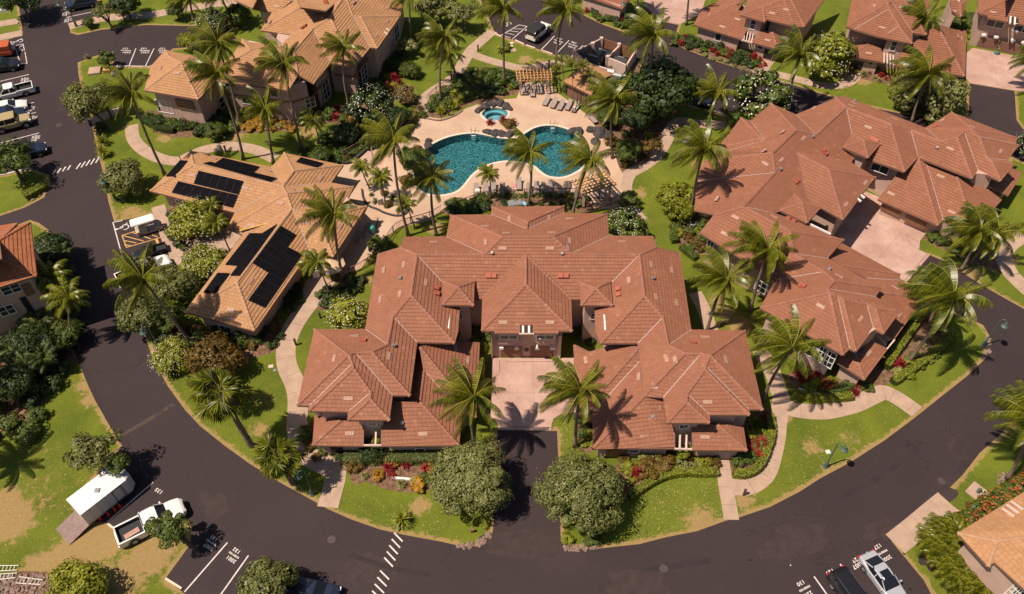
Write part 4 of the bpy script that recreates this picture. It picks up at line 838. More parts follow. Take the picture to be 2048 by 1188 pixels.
# ---------------------------------------------------------------- right complex
B = Building('villa', 'red brown tiled villa complex turned diagonally round its own courtyard, on the right', 'villa', RED_TILE, ((1521, 616), (1686, 710)), (1660, 420)); B.ax = math.radians(-41)
B.set_roof([
 ('W', E2, "1440,290 1482,236 1523,277 1445,294"), ('S', E2, "1445,294 1523,277 1530,281 1460,302"), ('N', E2, "1500,242 1482,236 1523,277 1530,281"),
 ('W', E2, "1409,322 1460,302 1530,281 1500,242 1542,207 1592,261 1545,306"), ('N', E2, "1542,207 1592,230 1631,270 1592,261"), ('S', E2, "1395,362 1409,322 1545,306 1550,346"),
 ('W', E2, "1389,421 1395,362 1550,346 1487,414 1429,430"), ('E', E2, "1702,325 1712,312 1702,268 1692,215 1631,270 1592,261 1545,306 1550,346 1487,414 1548,427 1612,400 1594,307"),
 ('W', E2, "1592,230 1672,197 1692,215 1631,270"), ('N', E2, "1687,192 1850,256 1880,283 1821,260 1781,248 1692,215 1672,197"),
 ('E', E2, "1809,344 1836,314 1821,260 1781,248"), ('S', E2, "1809,344 1784,335 1746,322 1712,312 1702,268 1692,215 1781,248"),
 ('S', E2, "1836,314 1821,260 1880,283 1914,276 1944,357"), ('W', E2, "1903,225 1850,256 1880,283 1914,276 1928,264 1941,257"),
 ('E', E2, "1944,357 1956,343 1928,264 1914,276"), ('N', E2, "1903,225 2034,276 1941,257"), ('E', E2, "2034,276 2031,288 1954,272 1941,257"),
 ('N', E2, "2037,291 2031,288 1954,272 1960,276"), ('E', E2, "2037,291 2014,321 1974,317 1960,276"), ('N', E2, "2028,330 2014,321 1974,317 1983,322"),
 ('E', E2, "2028,330 2001,362 1983,322"), ('S', E2, "2001,362 1956,343 1928,264 1941,257 1954,272 1960,276 1974,317 1983,322"),
 ('S', E2, "1400,466 1429,430 1487,414 1580,462 1587,508 1648,544 1552,560"), ('N', E2, "1686,480 1580,462 1487,414 1548,427 1620,452 1661,471"), ('E', E2, "1686,480 1655,517 1587,508 1580,462"),
 ('N', E2, "1762,576 1655,517 1587,508 1648,544 1669,562"), ('W', E2, "1520,616 1552,560 1648,544 1669,562 1655,578 1659,586"), ('E', E2, "1762,576 1751,594 1655,578 1669,562"),
 ('S', E2, "1520,616 1686,710 1659,586"), ('E', E2, "1686,710 1699,698 1675,594 1659,586"), ('S', E2, "1712,703 1699,698 1675,594 1686,600"), ('E', E2, "1712,703 1747,658 1733,609 1686,600"),
 ('S', E2, "1767,668 1747,658 1733,609 1751,617"), ('E', E2, "1767,668 1800,623 1751,617"), ('N', E2, "1800,623 1751,594 1655,578 1659,586 1675,594 1686,600 1733,609 1751,617"),
 ('S', E2, "1686,440 1610,397 1594,307 1657,339"), ('N', E2, "1750,355 1702,325 1594,307 1657,339"), ('E', E2, "1686,440 1750,355 1657,339"),
 ('W', 6.3, "1559,421 1589,388 1604,406"), ('N', 6.3, "1642,415 1589,388 1604,406"), ('E', 6.3, "1642,415 1614,446 1604,406"), ('S', 6.3, "1614,446 1559,421 1604,406"),
 ('W', 6.3, "1686,295 1704,267 1727,280"), ('N', 6.3, "1761,288 1704,267 1727,280"), ('E', 6.3, "1761,288 1736,316 1727,280"), ('S', 6.3, "1736,316 1686,295 1727,280"),
 ('S', E1, "1876,451 1756,399 1790,355 1836,316"), ('E', E1, "1876,451 1886,440 1853,330 1836,316"), ('S', E1, "1886,440 1950,462 1914,355 1853,330"), ('E', E1, "1950,462 2003,400 1960,368 1914,355"),
 ('E', E1, "2016,392 2045,345 2020,336 1975,372"), ('N', E1, "1799,549 1670,480 1640,505 1682,531"), ('E', E1, "1799,549 1800,561 1732,557 1682,531"), ('N', E1, "1848,596 1800,561 1732,557 1755,585"),
 ('E', E1, "1848,596 1787,681 1735,630 1755,585"), ('E', E1, "1775,698 1729,760 1716,725 1735,680"), ('S', E1, "1729,760 1670,722 1700,700 1716,725")])
for st in ("1482,236 1500,242 1540,290 1470,300 1443,290", "1409,322 1542,207 1592,240 1470,345", "1592,230 1687,192 1712,312 1550,427 1429,430 1450,400", "1400,466 1429,430 1686,480 1655,517 1560,545", "1687,192 1850,256 1836,314 1809,344 1720,300",
           "1820,262 1903,225 2034,276 2001,362 1944,357", "1520,616 1560,550 1655,517 1762,576 1750,600 1686,710", "1690,640 1790,600 1800,623 1767,668 1712,703", "1610,397 1702,325 1750,355 1686,440"): B.wall(st, inset=0.8)
B.wall("1559,421 1589,388 1642,415 1614,446", ztop=6.3, inset=.45); B.wall("1686,295 1704,267 1761,288 1736,316", ztop=6.3, inset=.45)
for st in ("1756,399 1800,345 2020,345 1950,462 1880,447", "1980,360 2020,336 2045,345 2016,392", "1670,480 1848,596 1787,681 1740,660 1650,520", "1700,690 1775,698 1729,760 1670,722"): B.wall(st, ztop=E1, inset=.55)
def eline(a, b, z, inset):
    p, q = G(*a, z), G(*b, z); d = (q - p).normalized(); n = Vector((-d.y, d.x, 0)); n = n if n.dot(p) > 0 else -n
    return ((p + n * inset).to_2d(), (q + n * inset).to_2d())
W1 = eline((1521, 616), (1686, 710), E2, .80)
for k in range(3):
    x, y = 1621 + 15.5 * k, 686 + 9.5 * k; B.window((x, y), (x + 13, y + 26), *W1, 2, 3, size=(1.0, 2.3))
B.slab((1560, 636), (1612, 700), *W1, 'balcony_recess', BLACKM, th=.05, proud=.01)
mb = MB(); p, q_ = B.hit((1546, 640), *W1), B.hit((1612, 688), *W1); dd = (q_ - p); dd.z = 0; n_ = max(2, int(dd.length / .16)); nn = Vector((dd.y, -dd.x, 0)).normalized() * .25
for k in range(n_ + 1): c = Vector((p.x, p.y, 0)) + dd * k / n_ + nn; mb.beam(c + Vector((0, 0, 3.2)), c + Vector((0, 0, 4.2)), .03, .03)
for z in (3.2, 4.2): mb.beam(Vector((p.x, p.y, z)) + nn, Vector((p.x, p.y, z)) + dd + nn, .07, .07)
mb.obj('balcony_railing', TRIM, B.root, B.off)
W2 = eline((1400, 466), (1550, 558), E2, .80); B.window((1447, 490), (1459, 503), *W2, 1, 1, size=(1.1, .9)); B.window((1514, 560), (1530, 586), *W2, 2, 2, size=(1.3, 1.5)); B.window((1417, 478), (1426, 500), *W2, 2, 2, size=(.8, 1.4)); B.window((1549, 555), (1562, 574), *W2, 1, 1, size=(.9, 1.))
W3 = eline((1746, 322), (1784, 335), E2, .82); B.window((1747, 328), (1773, 345), *W3, 2, 1, size=(2.0, 1.1))
W4 = eline((1756, 399), (1876, 451), E1, .57); B.slab((1765, 405), (1798, 434), *W4, 'garage_door', DOORW, lines=4); B.slab((1813, 428), (1848, 458), *W4, 'garage_door', DOORW, lines=4)
for a, b, z in (((1552, 420), (1612, 449), E2 + .3), ((1620, 450), (1661, 470), E2 + .2)): mb = MB(); mb.beam(G(*a, z), G(*b, z), .14, .4); mb.obj('rain_gutter', WHITE, B.root, B.off)
for k in range(2): mb = MB(); mb.beam(G(1711 + 7 * k, 395 - 7 * k, E2 + .1), G(1722 + 7 * k, 403 - 7 * k, E2), .2, .2); mb.obj('beam', WHITE, B.root, B.off)
for k in range(3): mb = MB(); mb.beam(G(1752 + 9 * k, 668 - 10 * k, E1 + .1), G(1772 + 8 * k, 690 - 10 * k, E1), .16, .2); mb.obj('trellis_beam', STUCCO2, B.root, B.off)
for k in range(3): mb = MB(); mb.beam(G(1983 + 7 * k, 372 - 4 * k, E1 + .2), G(2004 + 6 * k, 394 - 7 * k, E1), .14, .2); mb.obj('trellis_beam', TRIM, B.root, B.off)
mb = MB(); mb.beam(G(1773, 699, E1), G(1789, 680, E1), .14, .2); mb.obj('trellis_beam', STUCCO2, B.root, B.off)
B.vents("1529,236 1566,264 1528,302 1530,328 1606,277 1562,320 1628,217 1433,323 1434,398 1471,435 1449,468 1548,434 1707,207 1702,212 1736,255 1788,238 1778,242 1900,298 2000,303 1885,241 1943,254 1782,388 1881,353 1903,425 1730,366 1691,409 1678,553 1641,613 1720,638 1798,629 1790,576 1737,707")
B.vents("1590,364 1593,361 1650,307 1648,303 1745,279 1752,283 1869,255 1576,438 1587,443 1603,573 1607,574", size=(.5, .5), mat=TERRAV, name='vent_hood', h=.22)
B.vents("1624,274 1559,339 1874,297 1658,540 1708,204", size=(.28, .28), mat=GREY, name='vent_pipe', h=.3)
# ---------------------------------------------------------------- upper right houses
U = Building('villa', 'red brown tiled house with a trellis porch at the top, right of the parking lot', 'villa', RED_TILE, ((1482, 31), (1530, 44)), (1520, 60)); U.ax = math.radians(-30)
U.set_roof([('S', E2, "1482,31 1530,44 1526,15"), ('E', E2, "1535,39 1530,44 1526,15 1530,12"), ('S', E2, "1535,39 1589,53 1567,0 1526,14"), ('S', E2, "1609,54 1589,53 1567,0 1575,-14"), ('E', E2, "1609,54 1648,0 1668,-30 1590,-20 1575,-14"),
 ('W', E2, "1482,31 1526,15 1567,0 1575,-14 1545,-22 1500,-8"), ('S', E1, "1388,50 1483,79 1492,62 1492,24 1480,3"), ('W', E1, "1388,50 1480,3 1474,-14 1404,18"), ('S', E1, "1504,85 1556,99 1545,65 1518,62"), ('E', E1, "1556,99 1569,77 1545,65"),
 ('S', E2, "1474,8 1480,9 1500,-8 1490,-14")])
for st, z in (("1482,31 1530,44 1580,0 1510,-20", E2), ("1530,30 1609,54 1660,-20 1570,-10", E2), ("1388,50 1483,79 1520,20 1440,-10", E1), ("1504,85 1556,99 1569,77 1520,50", E1)): U.wall(st, ztop=z, inset=.7 if z > 4 else .5)
WU = eline((1482, 31), (1530, 44), E2, .74); U.window((1502, 41), (1510, 57), *WU, 1, 2, size=(.75, 1.5))
WV = eline((1388, 50), (1483, 79), E1, .54); U.window((1432, 68), (1441, 80), *WV, 1, 1, size=(.9, 1.2)); WX = eline((1504, 85), (1556, 99), E1, .54); U.slab((1530, 98), (1542, 119), *WX, 'doorway', BLACKM); U.window((1516, 92), (1525, 97), *WX, 1, 1, size=(.7, .5))
for k in range(4): mb = MB(); mb.beam(G(1490 + 5.5 * k, 63 + 1.6 * k, E1 + .25), G(1487 + 5 * k, 82 + 1.5 * k, E1), .13, .18); mb.obj('trellis_beam', STUCCO2, U.root, U.off)
mb = MB(); mb.beam(G(1483, 80, E1), G(1505, 86, E1), .14, .2); mb.obj('trellis_beam', STUCCO2, U.root, U.off)
U.vents("1544,27 1572,20 1445,54 1475,39 1535,81 1419,30")
R = Building('villa', 'red brown tiled house at the top right beside the pink paved courtyard', 'villa', RED_TILE, ((1708, 60), (1853, 70)), (1800, 60)); R.ax = math.radians(-16); R.ax = math.radians(-17)
R.set_roof([('W', E2, "1693,54 1704,0 1712,-34 1745,-34 1775,7"), ('S', E2, "1693,54 1708,58 1778,18 1775,7"), ('S', E2, "1708,60 1764,74 1798,51 1778,18"), ('W', E2, "1764,77 1764,74 1798,51 1799,55"), ('S', E2, "1764,77 1824,87 1799,55"),
 ('E', E2, "1824,87 1825,66 1783,4 1775,7 1778,18 1798,51 1799,55"), ('S', E2, "1853,70 1825,66 1783,4 1811,2"), ('E', E2, "1853,70 1858,30 1860,-30 1812,-20 1811,2"), ('N', E2, "1745,-34 1775,7 1783,4 1811,2 1812,-20 1800,-34"),
 ('S', E1, "1701,112 1766,125 1765,108 1758,92 1736,89"), ('W', E1, "1701,112 1736,89 1706,92"), ('S', E1, "1790,131 1929,153 1874,50 1830,85 1795,112"), ('E', E1, "1929,153 1932,62 1912,60 1874,50"),
 ('S', E2, "1904,22 1922,34 1921,8 1900,-10"), ('E', E2, "1922,34 1935,0 1921,-8 1921,8")])
for st, z in (("1693,54 1708,-20 1850,-20 1825,66", E2), ("1764,76 1824,87 1830,40 1780,30", E2), ("1790,66 1853,70 1858,-10 1800,-10", E2), ("1701,112 1766,125 1780,60 1712,50", E1), ("1790,131 1929,153 1932,70 1800,60", E1), ("1890,22 1921,34 1935,0 1890,-20", E2)): R.wall(st, ztop=z, inset=.7 if z > 4 else .5)
WU = eline((1764, 77), (1824, 87), E2, .74); R.window((1781, 84), (1793, 100), *WU, 1, 2, size=(.75, 1.5)); WX = eline((1701, 112), (1766, 125), E1, .54); R.slab((1705, 120), (1722, 140), *WX, 'doorway', BLACKM); R.window((1738, 125), (1745, 128), *WX, 1, 1, size=(.7, .5))
for k in range(4): mb = MB(); mb.beam(G(1768 + 6 * k, 106 + 1.6 * k, E1 + .25), G(1768 + 6.4 * k, 126 + 1.8 * k, E1), .16, .18); mb.obj('trellis_beam', STUCCO2, R.root, R.off)
R.vents("1749,12 1764,56 1737,107 1823,24 1916,73"); R.vents("1849,29 1851,32", size=(.5, .5), mat=TERRAV, name='vent_hood', h=.22)
T = Building('villa', 'garage block with two bay windows at the top right corner', 'villa', RED_TILE, ((1956, 27), (2060, 48)), (2010, 60)); T.ax = math.radians(-17)
T.set_roof([('S', E2, "1956,27 1976,31 1976,36 2015,44 2016,32 2038,36 2038,48 2080,56 2110,50 2060,-20 2013,0"), ('W', E2, "1956,27 2013,0 2010,-30 1958,-30"), ('N', E2, "1958,-30 2010,-30 2013,0 2060,-20 2070,-40")])
T.wall("1956,27 2110,50 2110,-20 1960,-30", inset=.85); WT = eline((1956, 27), (2080, 52), E2, .86)
T.window((1976, 40), (2005, 54), *WT, 2, 1, size=(2.3, 1.1)); T.window((2032, 50), (2060, 64), *WT, 2, 1, size=(2.3, 1.1)); T.slab((1962, 72), (1990, 102), *WT, 'garage_door', TRIM, lines=4); T.slab((2004, 82), (2040, 112), *WT, 'garage_door', TRIM, lines=4)
for k in range(2): mb = MB(); mb.beam(G(2021 + 9 * k, 33 + 2 * k, E2 + .1), G(2020 + 9 * k, 47 + 2 * k, E2), .2, .2); mb.obj('beam', WHITE, T.root, T.off)
for x, y in ((1966, 68), (1991, 72), (2024, 78), (2046, 83)): p = T.hit((x, y), *WT); mb = MB(); mb.box(p - Vector((0, .3, 0)), (.5, .45, .28)); mb.obj('wall_light', WHITE, T.root, T.off)
T.vents("1986,25")
# ---------------------------------------------------------------- clubhouse
EC = 3.0
C = Building('clubhouse', 'tan tiled single storey clubhouse with black solar panels beside the pool', 'clubhouse', TAN_TILE, ((369, 624), (509, 662)), (560, 460), z=EC); C.ax = math.radians(-17.3)
C.set_roof([('S', EC, "300,382 470,425 566,373 388,330"), ('W', EC, "300,382 388,330 381,302"), ('N', EC, "381,302 543,334 566,373 388,330"), ('W', EC, "543,334 569,306 588,342 566,373"), ('N', EC, "569,306 686,331 588,342"), ('E', EC, "686,331 662,366 566,373 588,342"),
 ('N', EC, "707,374 662,366 566,373 573,387"), ('E', EC, "707,374 690,408 584,418 573,387"), ('N', EC, "733,413 690,408 584,418 636,440"), ('E', EC, "667,513 733,413 636,440"), ('S', EC, "667,513 620,503 584,418 636,440"),
 ('W', EC, "454,457 470,425 566,373 573,387"), ('S', EC, "454,457 486,470 584,418 573,387"), ('E', EC, "509,662 620,503 584,418 474,565"), ('S', EC, "509,662 369,624 474,565"), ('W', EC, "369,624 486,470 584,418 474,565")])
for st in ("300,382 381,302 543,334 470,425", "470,425 543,334 569,306 686,331 640,400 540,470", "454,457 560,400 700,380 733,413 667,513 620,503", "369,624 486,470 620,480 620,503 509,662"): C.wall(st, ztop=EC, inset=.9)
for q_, a, b in (("305,328 356,336 0,0 0,0", 0, 0),): pass
C.solar("356,362 476,390 465,415 343,385", 7, 1); C.solar("397,341 487,362 477,389 387,367", 6, 1)
C.solar("446,315 519,333 507,344 430,326", 6, 1); C.solar("406,326 420,323 554,356 541,363", 8, 1); C.solar("360,320 375,321 348,353 331,352", 1, 4); C.solar("602,314 647,326 635,335 592,323", 4, 1)
C.solar("499,466 523,466 473,531 450,529", 2, 5, "W"); C.solar("524,466 555,447 480,551 460,551", 1, 7, "W"); C.solar("435,545 459,546 430,587 406,585", 1, 3, "W")
C.solar("562,451 592,469 535,544 505,526", 2, 6, "E"); C.solar("575,493 604,508 529,615 496,600", 2, 8, "E")
C.vents("385,351 491,376 536,343 427,318 561,406 503,451 614,446 641,357 501,563 462,620 459,557 460,638 584,380 681,452")
mb = MB(); mb.beam(G(479, 461, EC + .35), G(536, 446, EC + .9), .25, .05); mb.obj('roof_strap', MARKY, C.root, C.off)
WC = eline((369, 624), (509, 662), EC, .95); C.window((440, 652), (462, 660), *WC, 2, 1, size=(1.4, .8)); W9 = eline((300, 382), (470, 425), EC, .95); C.window((354, 397), (368, 404), *W9, 2, 1, size=(1.3, .8))
for px in ("660,512", "500,640", "540,600", "575,548", "605,505"):
    p = G(*PX(px)[0], EC); mb = MB(); mb.box((p.x - .6, p.y + .7, 1.35), (.45, .45, 2.7)); mb.box((p.x - .6, p.y + .7, .35), (.7, .7, .7)); mb.obj('column', STUCCO2, C.root, C.off)
# ---------------------------------------------------------------- tan villa, upper left
Q = Building('villa', 'large tan tiled two storey villa behind the tall palms, upper left', 'villa', TAN_TILE, ((289, 181), (397, 199)), (560, 120)); Q.ax = math.radians(-16)
Q.set_roof([('S', E2, "289,181 397,199 362,126"), ('E', E2, "397,199 432,162 412,118 385,112 362,126"), ('W', E2, "289,181 362,126 339,114 302,133"), ('W', E2, "302,133 331,101 339,114"), ('N', E2, "331,101 385,112 362,126 339,114"),
 ('S', E2, "432,162 577,181 596,150 589,102 545,92 502,100 465,122 405,118"), ('W', E2, "455,127 485,79 502,100 465,122"), ('N', E2, "485,79 545,92 502,100"),
 ('W', E2, "561,92 582,70 652,22 690,-10 660,35 626,58 589,102"), ('S', E2, "522,61 582,70 652,22 601,15"), ('W', E2, "522,61 601,15 592,-8 568,-14"), ('N', E2, "568,-14 592,-8 601,15 652,22 690,-10 640,-34"),
 ('E', E2, "627,168 661,127 626,58 589,102 596,150"), ('S', E2, "661,127 711,132 692,97 660,35 626,58"), ('E', E2, "711,132 740,95 706,32 690,-10 660,35 692,97"),
 ('S', E2, "755,97 740,95 706,32 722,34"), ('E', E2, "755,97 800,33 722,34"), ('N', E2, "800,33 722,34 706,32 790,26"), ('E', E2, "800,33 808,0 824,-40 700,-40 690,-10 706,32 722,34"),
 ('S', E2, "505,17 552,26 584,2 560,-22 520,-14"), ('W', E2, "472,2 505,17 520,-14 492,-24"), ('E', E2, "582,92 607,72 582,70 561,92")])
for st in ("289,181 331,101 440,120 432,162 397,199", "432,162 485,85 600,100 627,168 577,181", "540,80 568,-10 700,-30 661,127 627,160", "640,120 711,132 740,60 700,20", "680,90 740,95 755,97 800,33 815,-30 700,-30", "505,17 552,26 590,-20 500,-20"): Q.wall(st, inset=.8)
E5 = eline((627, 168), (661, 127), E2, .85); Q.window((643, 158), (662, 205), *E5, 2, 3, size=(1.7, 3.2)); E6 = eline((711, 132), (755, 70), E2, .85); Q.window((721, 130), (737, 172), *E6, 2, 3, size=(1.8, 3.2)); E7 = eline((755, 97), (800, 33), E2, .85); Q.window((788, 50), (798, 78), *E7, 2, 2, size=(1.5, 2.4))
S5 = eline((289, 181), (397, 199), E2, .85); Q.window((316, 201), (342, 225), *S5, 3, 2, size=(2.2, 1.9)); Q.slab((350, 196), (392, 220), *S5, 'balcony_panel', TRIM, th=.1, proud=.15, lines=3); S6 = eline((432, 162), (577, 181), E2, .85)
Q.window((452, 163), (470, 171), *S6, 2, 1, size=(1.5, 1.0)); Q.window((544, 180), (552, 190), *S6, 1, 1, size=(1.1, 1.3)); Q.window((487, 195), (497, 205), *S6, 1, 1, size=(1.1, 1.2)); S7 = eline((577, 181), (627, 168), E2, .85); Q.window((612, 197), (629, 213), *S7, 2, 2, size=(1.3, 1.4))
E8 = eline((397, 199), (432, 162), E2, .85); Q.window((412, 180), (424, 193), *E8, 2, 1, size=(1.2, .9)); Q.window((437, 195), (449, 215), *E8, 1, 2, size=(1.1, 1.6))
for a, b, z in (((577, 181), (627, 168), 3.0), ((627, 168), (661, 127), 3.0), ((661, 127), (711, 132), 3.0), ((711, 132), (750, 78), 3.0), ((432, 162), (577, 181), 2.9)):
    L = eline(a, b, E2, .82); mb = MB(); mb.beam((L[0][0], L[0][1], z), (L[1][0], L[1][1], z), .14, .22); mb.obj('band_course', TRIM, Q.root, Q.off)
for px in ("590,232", "384,222", "757,140", "778,122"): p = G(*PX(px)[0]); mb = MB(); mb.box((p.x, p.y + .3, 2.4), (.55, .55, 4.8)); mb.obj('column', STUCCO2, Q.root, Q.off)
mb = MB(); mb.beam(G(497, 84, E2 + .2), G(527, 90, E2 + .2), .3, .2); mb.obj('rain_gutter', WHITE, Q.root, Q.off)
Q.vents("355,147 322,137 637,129 707,5 776,16 774,43 752,72 555,13 540,45 608,162"); Q.vents("606,56 611,53 651,4 653,8", size=(.5, .5), mat=TERRAV, name='vent_hood', h=.22); Q.vents("647,37", size=(.28, .28), mat=GREY, name='vent_pipe', h=.3)
for k in range(2): mb = MB(); mb.beam(G(768 + 4 * k, 64 - 7 * k, E2 + .25), G(775 + 4 * k, 69 - 7 * k, E2 + .1), .2, .2); mb.obj('beam', STUCCO2, Q.root, Q.off)
# ---------------------------------------------------------------- lower right and left houses
K = Building('villa', 'tan tiled house with white grid windows at the lower right corner', 'villa', TAN_TILE, ((1976, 1133), (2048, 1205)), (2050, 1100)); K.ax = math.radians(27)
K.set_roof([('N', E2, "1915,1066 2100,953 2160,1060 1994,1082"), ('W', E2, "1915,1066 1976,1133 1994,1082"), ('W', E2, "1976,1133 1989,1124 2052,1182 2120,1245 2160,1060 1994,1082")])
K.wall("1915,1066 2100,953 2160,1100 2120,1245 1976,1133", inset=.75); WK = eline((1989, 1124), (2052, 1182), E2, .35)
mb = MB(); L = WK; mb.prism([L[0], L[1], (L[1] + Vector((2, 2))), (L[0] + Vector((2, 2)))], 0, E2 - .1); mb.obj('bay_wall', STUCCO2, K.root, K.off)
for k in range(4): K.window((1994 + 14 * k, 1146 + 15 * k), (2007 + 14 * k, 1172 + 15 * k), *WK, 2, 4, size=(1.0, 2.6))
K.vents("1990,1054"); 
for k in range(3): mb = MB(); mb.beam(G(2004 + 9 * k, 1017 - 7 * k, E2 + .35), G(2028 + 9 * k, 1034 - 7 * k, E2 + .75), .22, .14); mb.obj('beam', STUCCO2, K.root, K.off)
for a, b in (((2000, 1016), (2036, 1040)),):
    pass
EL = 8.3
LH = Building('villa', 'orange tiled two storey house at the left edge by the road', 'villa', ORANGE_TILE, ((0, 574), (74, 551)), (20, 520), z=EL); LH.ax = math.radians(25.5)
LH.set_roof([('E', EL, "74,551 60,446 -2,482 3,518"), ('S', EL, "74,551 -120,612 -130,540 3,518"), ('N', EL, "60,446 36,452 -30,480 -2,482"), ('N', EL, "36,446 -120,470 -130,540 3,518 -2,482")])
LH.wall("74,551 60,446 -120,470 -130,612", ztop=EL, inset=.8); WLH = eline((-60, 593), (74, 551), EL, .85)
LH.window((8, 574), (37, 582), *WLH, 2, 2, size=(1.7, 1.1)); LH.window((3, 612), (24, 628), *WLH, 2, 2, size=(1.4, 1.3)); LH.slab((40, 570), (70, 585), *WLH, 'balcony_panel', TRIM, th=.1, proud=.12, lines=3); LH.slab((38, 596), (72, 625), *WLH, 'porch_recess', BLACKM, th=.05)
p = G(78, 622); mb = MB(); mb.box((p.x - .3, p.y + .3, 2.5), (.6, .6, 5)); mb.obj('column', STUCCO2, LH.root, LH.off)
XB = Building('villa', 'corner of a small house at the top edge above the parking lot', 'villa', RED_TILE, ((1180, 4), (1240, 22)), (1215, 10), z=E1)
XB.set_roof([('S', E1, "1160,-12 1244,18 1262,-4 1240,-40 1180,-50")]); XB.wall("1160,-12 1244,18 1262,-10 1180,-45", ztop=E1, inset=.4)
# ================================================================ PLANTS
def frond_mesh(name, L, th0, bend, nl=40, ll=0.78, droop=1.05, wind=0.0, mat=None, lw=0.068):
    mb = MB(); pts = []; p = Vector((0, 0, 0)); N = 14
    for i in range(N + 1):
        t = i / N; th = th0 - bend * t ** 1.25; d = Vector((math.cos(th), -wind * t * 0.5, math.sin(th))).normalized(); pts.append((p.copy(), d)); p = p + d * L / N
    mb.tube([q[0] for q in pts[::2]], [0.05 - 0.042 * i / 7 for i in range(8)], 4, 1, cap=False)
    for i in range(nl):
        t = 0.10 + 0.90 * i / (nl - 1); k = t * N; a = min(int(k), N - 1); f = k - a; q = pts[a][0].lerp(pts[a + 1][0], f); d = pts[a][1].lerp(pts[a + 1][1], f).normalized()
        s = Vector((-d.y, d.x, 0)).normalized() if abs(d.z) < .99 else Vector((0, 1, 0)); u = s.cross(d) * -1
        if u.z < 0: u = -u
        ln = ll * (0.55 + 0.75 * math.sin(math.pi * min(1, (t * 0.9 + 0.08)))) * random.uniform(.78, 1.15)
        for sg in (1, -1):
            v = (s * sg * 0.85 + d * (0.45 + .5 * t) + Vector((0, 0, -droop - random.uniform(0, .18)))).normalized(); v2 = (v + Vector((0, 0, -1.1))).normalized(); w = d * lw / 2
            m1 = q + v * ln * .5; e = m1 + v2 * ln * .5
            n = len(mb.v); mb.v += [tuple(q - w), tuple(q + w), tuple(m1 + w), tuple(m1 - w), tuple(e + w * .25), tuple(e - w * .25)]; mb.f += [(n, n + 1, n + 2, n + 3), (n + 3, n + 2, n + 4, n + 5)]; mb.m += [0, 0]
    return mb.mesh(name, [mat or PALM_LEAF, PALM_MID])
def remat(o, mat):
    o.material_slots[0].link = 'OBJECT'; o.material_slots[0].material = mat
FR = {}
for nm, th, be in (('up', 1.25, 1.1), ('hi', 0.95, 1.35), ('mid', 0.6, 1.35), ('low', 0.22, 1.15), ('hang', -0.25, 0.95)):
    FR[nm] = [frond_mesh('frond', 3.55, th, be + .12 * k, wind=(.5, -.5, .15)[k]) for k in range(3)]
DEADF = [frond_mesh('frond', 2.6, -0.7, 0.75, 16, .6, .8, mat=DEADL) for k in range(1)]
FRS = [frond_mesh('frond', 2.6, th, 1.75, 26, .62, .35, lw=.085) for th in (1.25, .95, .65, .35)]
ARE = [frond_mesh('frond', 1.9, th, 1.5, 18, .5, .2, lw=.08) for th in (1.3, 1.05, .8)]
mb = MB()
for k in range(7): a = k * 2.4; mb.lathe((0.24 * math.cos(a), .24 * math.sin(a), -.25 - .07 * (k % 3)), [(0.02, -.13), (.10, -.06), (.115, 0), (.08, .09), (.01, .13)], 7)
NUTS = mb.mesh('coconut', simple('coconut_husk', (0.35, 0.25, 0.04), .6))
def palm(base, top, label, scale=1.0, wind=0.45, nf=24, curve=0.0, group=None, kind='coco', name='coconut_palm', rad=0.17, dead=1, leaf=None):
    B, T = upr(*base, *top); T = T + Vector((0, 0, 0.15)); root = empty(name, B, label, 'palm tree', group); h = T - B
    mb = MB(); pts = []; c = Vector((random.uniform(-1, 1), random.uniform(-1, 1), 0)) * (curve or .035 * h.z)
    for i in range(13):
        t = i / 12; pts.append(h * t + c * math.sin(math.pi * t) + h.to_2d().to_3d() * (0.25 * (t * t - t)))
    rr = [rad * (1.55 if i == 0 else 1.15 if i == 1 else 1.0 - .32 * i / 12) * (1 + .05 * (i % 2)) for i in range(13)]
    mb.tube(pts, rr, 9); mb.obj('trunk', BARK, root, smooth=True)
    wa = math.radians(158 + random.uniform(-14, 14)); wind = wind * random.uniform(.9, 1.6)
    for i in range(nf):
        a = i * 2.39996 + random.uniform(-.25, .25); a = a + wind * math.sin(wa - a); f = min(.999, max(0, (i + .5) / nf + random.uniform(-.07, .07)))
        key = 'up' if f < .14 else 'hi' if f < .36 else 'mid' if f < .64 else 'low' if f < .87 else 'hang'
        if kind == 'coco': me = random.choice(FR[key])
        elif kind == 'small': me = FRS[min(3, int(f * 4))]
        else: me = ARE[min(2, int(f * 3))]
        o = newobj('frond', me, root, h)
        if leaf: remat(o, leaf)
        ws = 1 + .13 * math.cos(a - wa)
        o.rotation_euler = (random.uniform(-.3, .3) + .55 * math.sin(wa - a) * min(1, wind), random.uniform(-.15, .15) - .12 * math.cos(a - wa), a); s_ = scale * ws * random.uniform(.86, 1.08); o.scale = (s_, s_, s_)
    if kind == 'coco':
        for i in range(dead): o = newobj('frond', DEADF[0], root, h - Vector((0, 0, .1))); o.rotation_euler = (0, 0, random.uniform(0, 6.3)); o.scale = (scale * .8,) * 3
        o = newobj('coconut_cluster', NUTS, root, h); o.scale = (scale,) * 3
    return root
P_ = 'coconut palm '
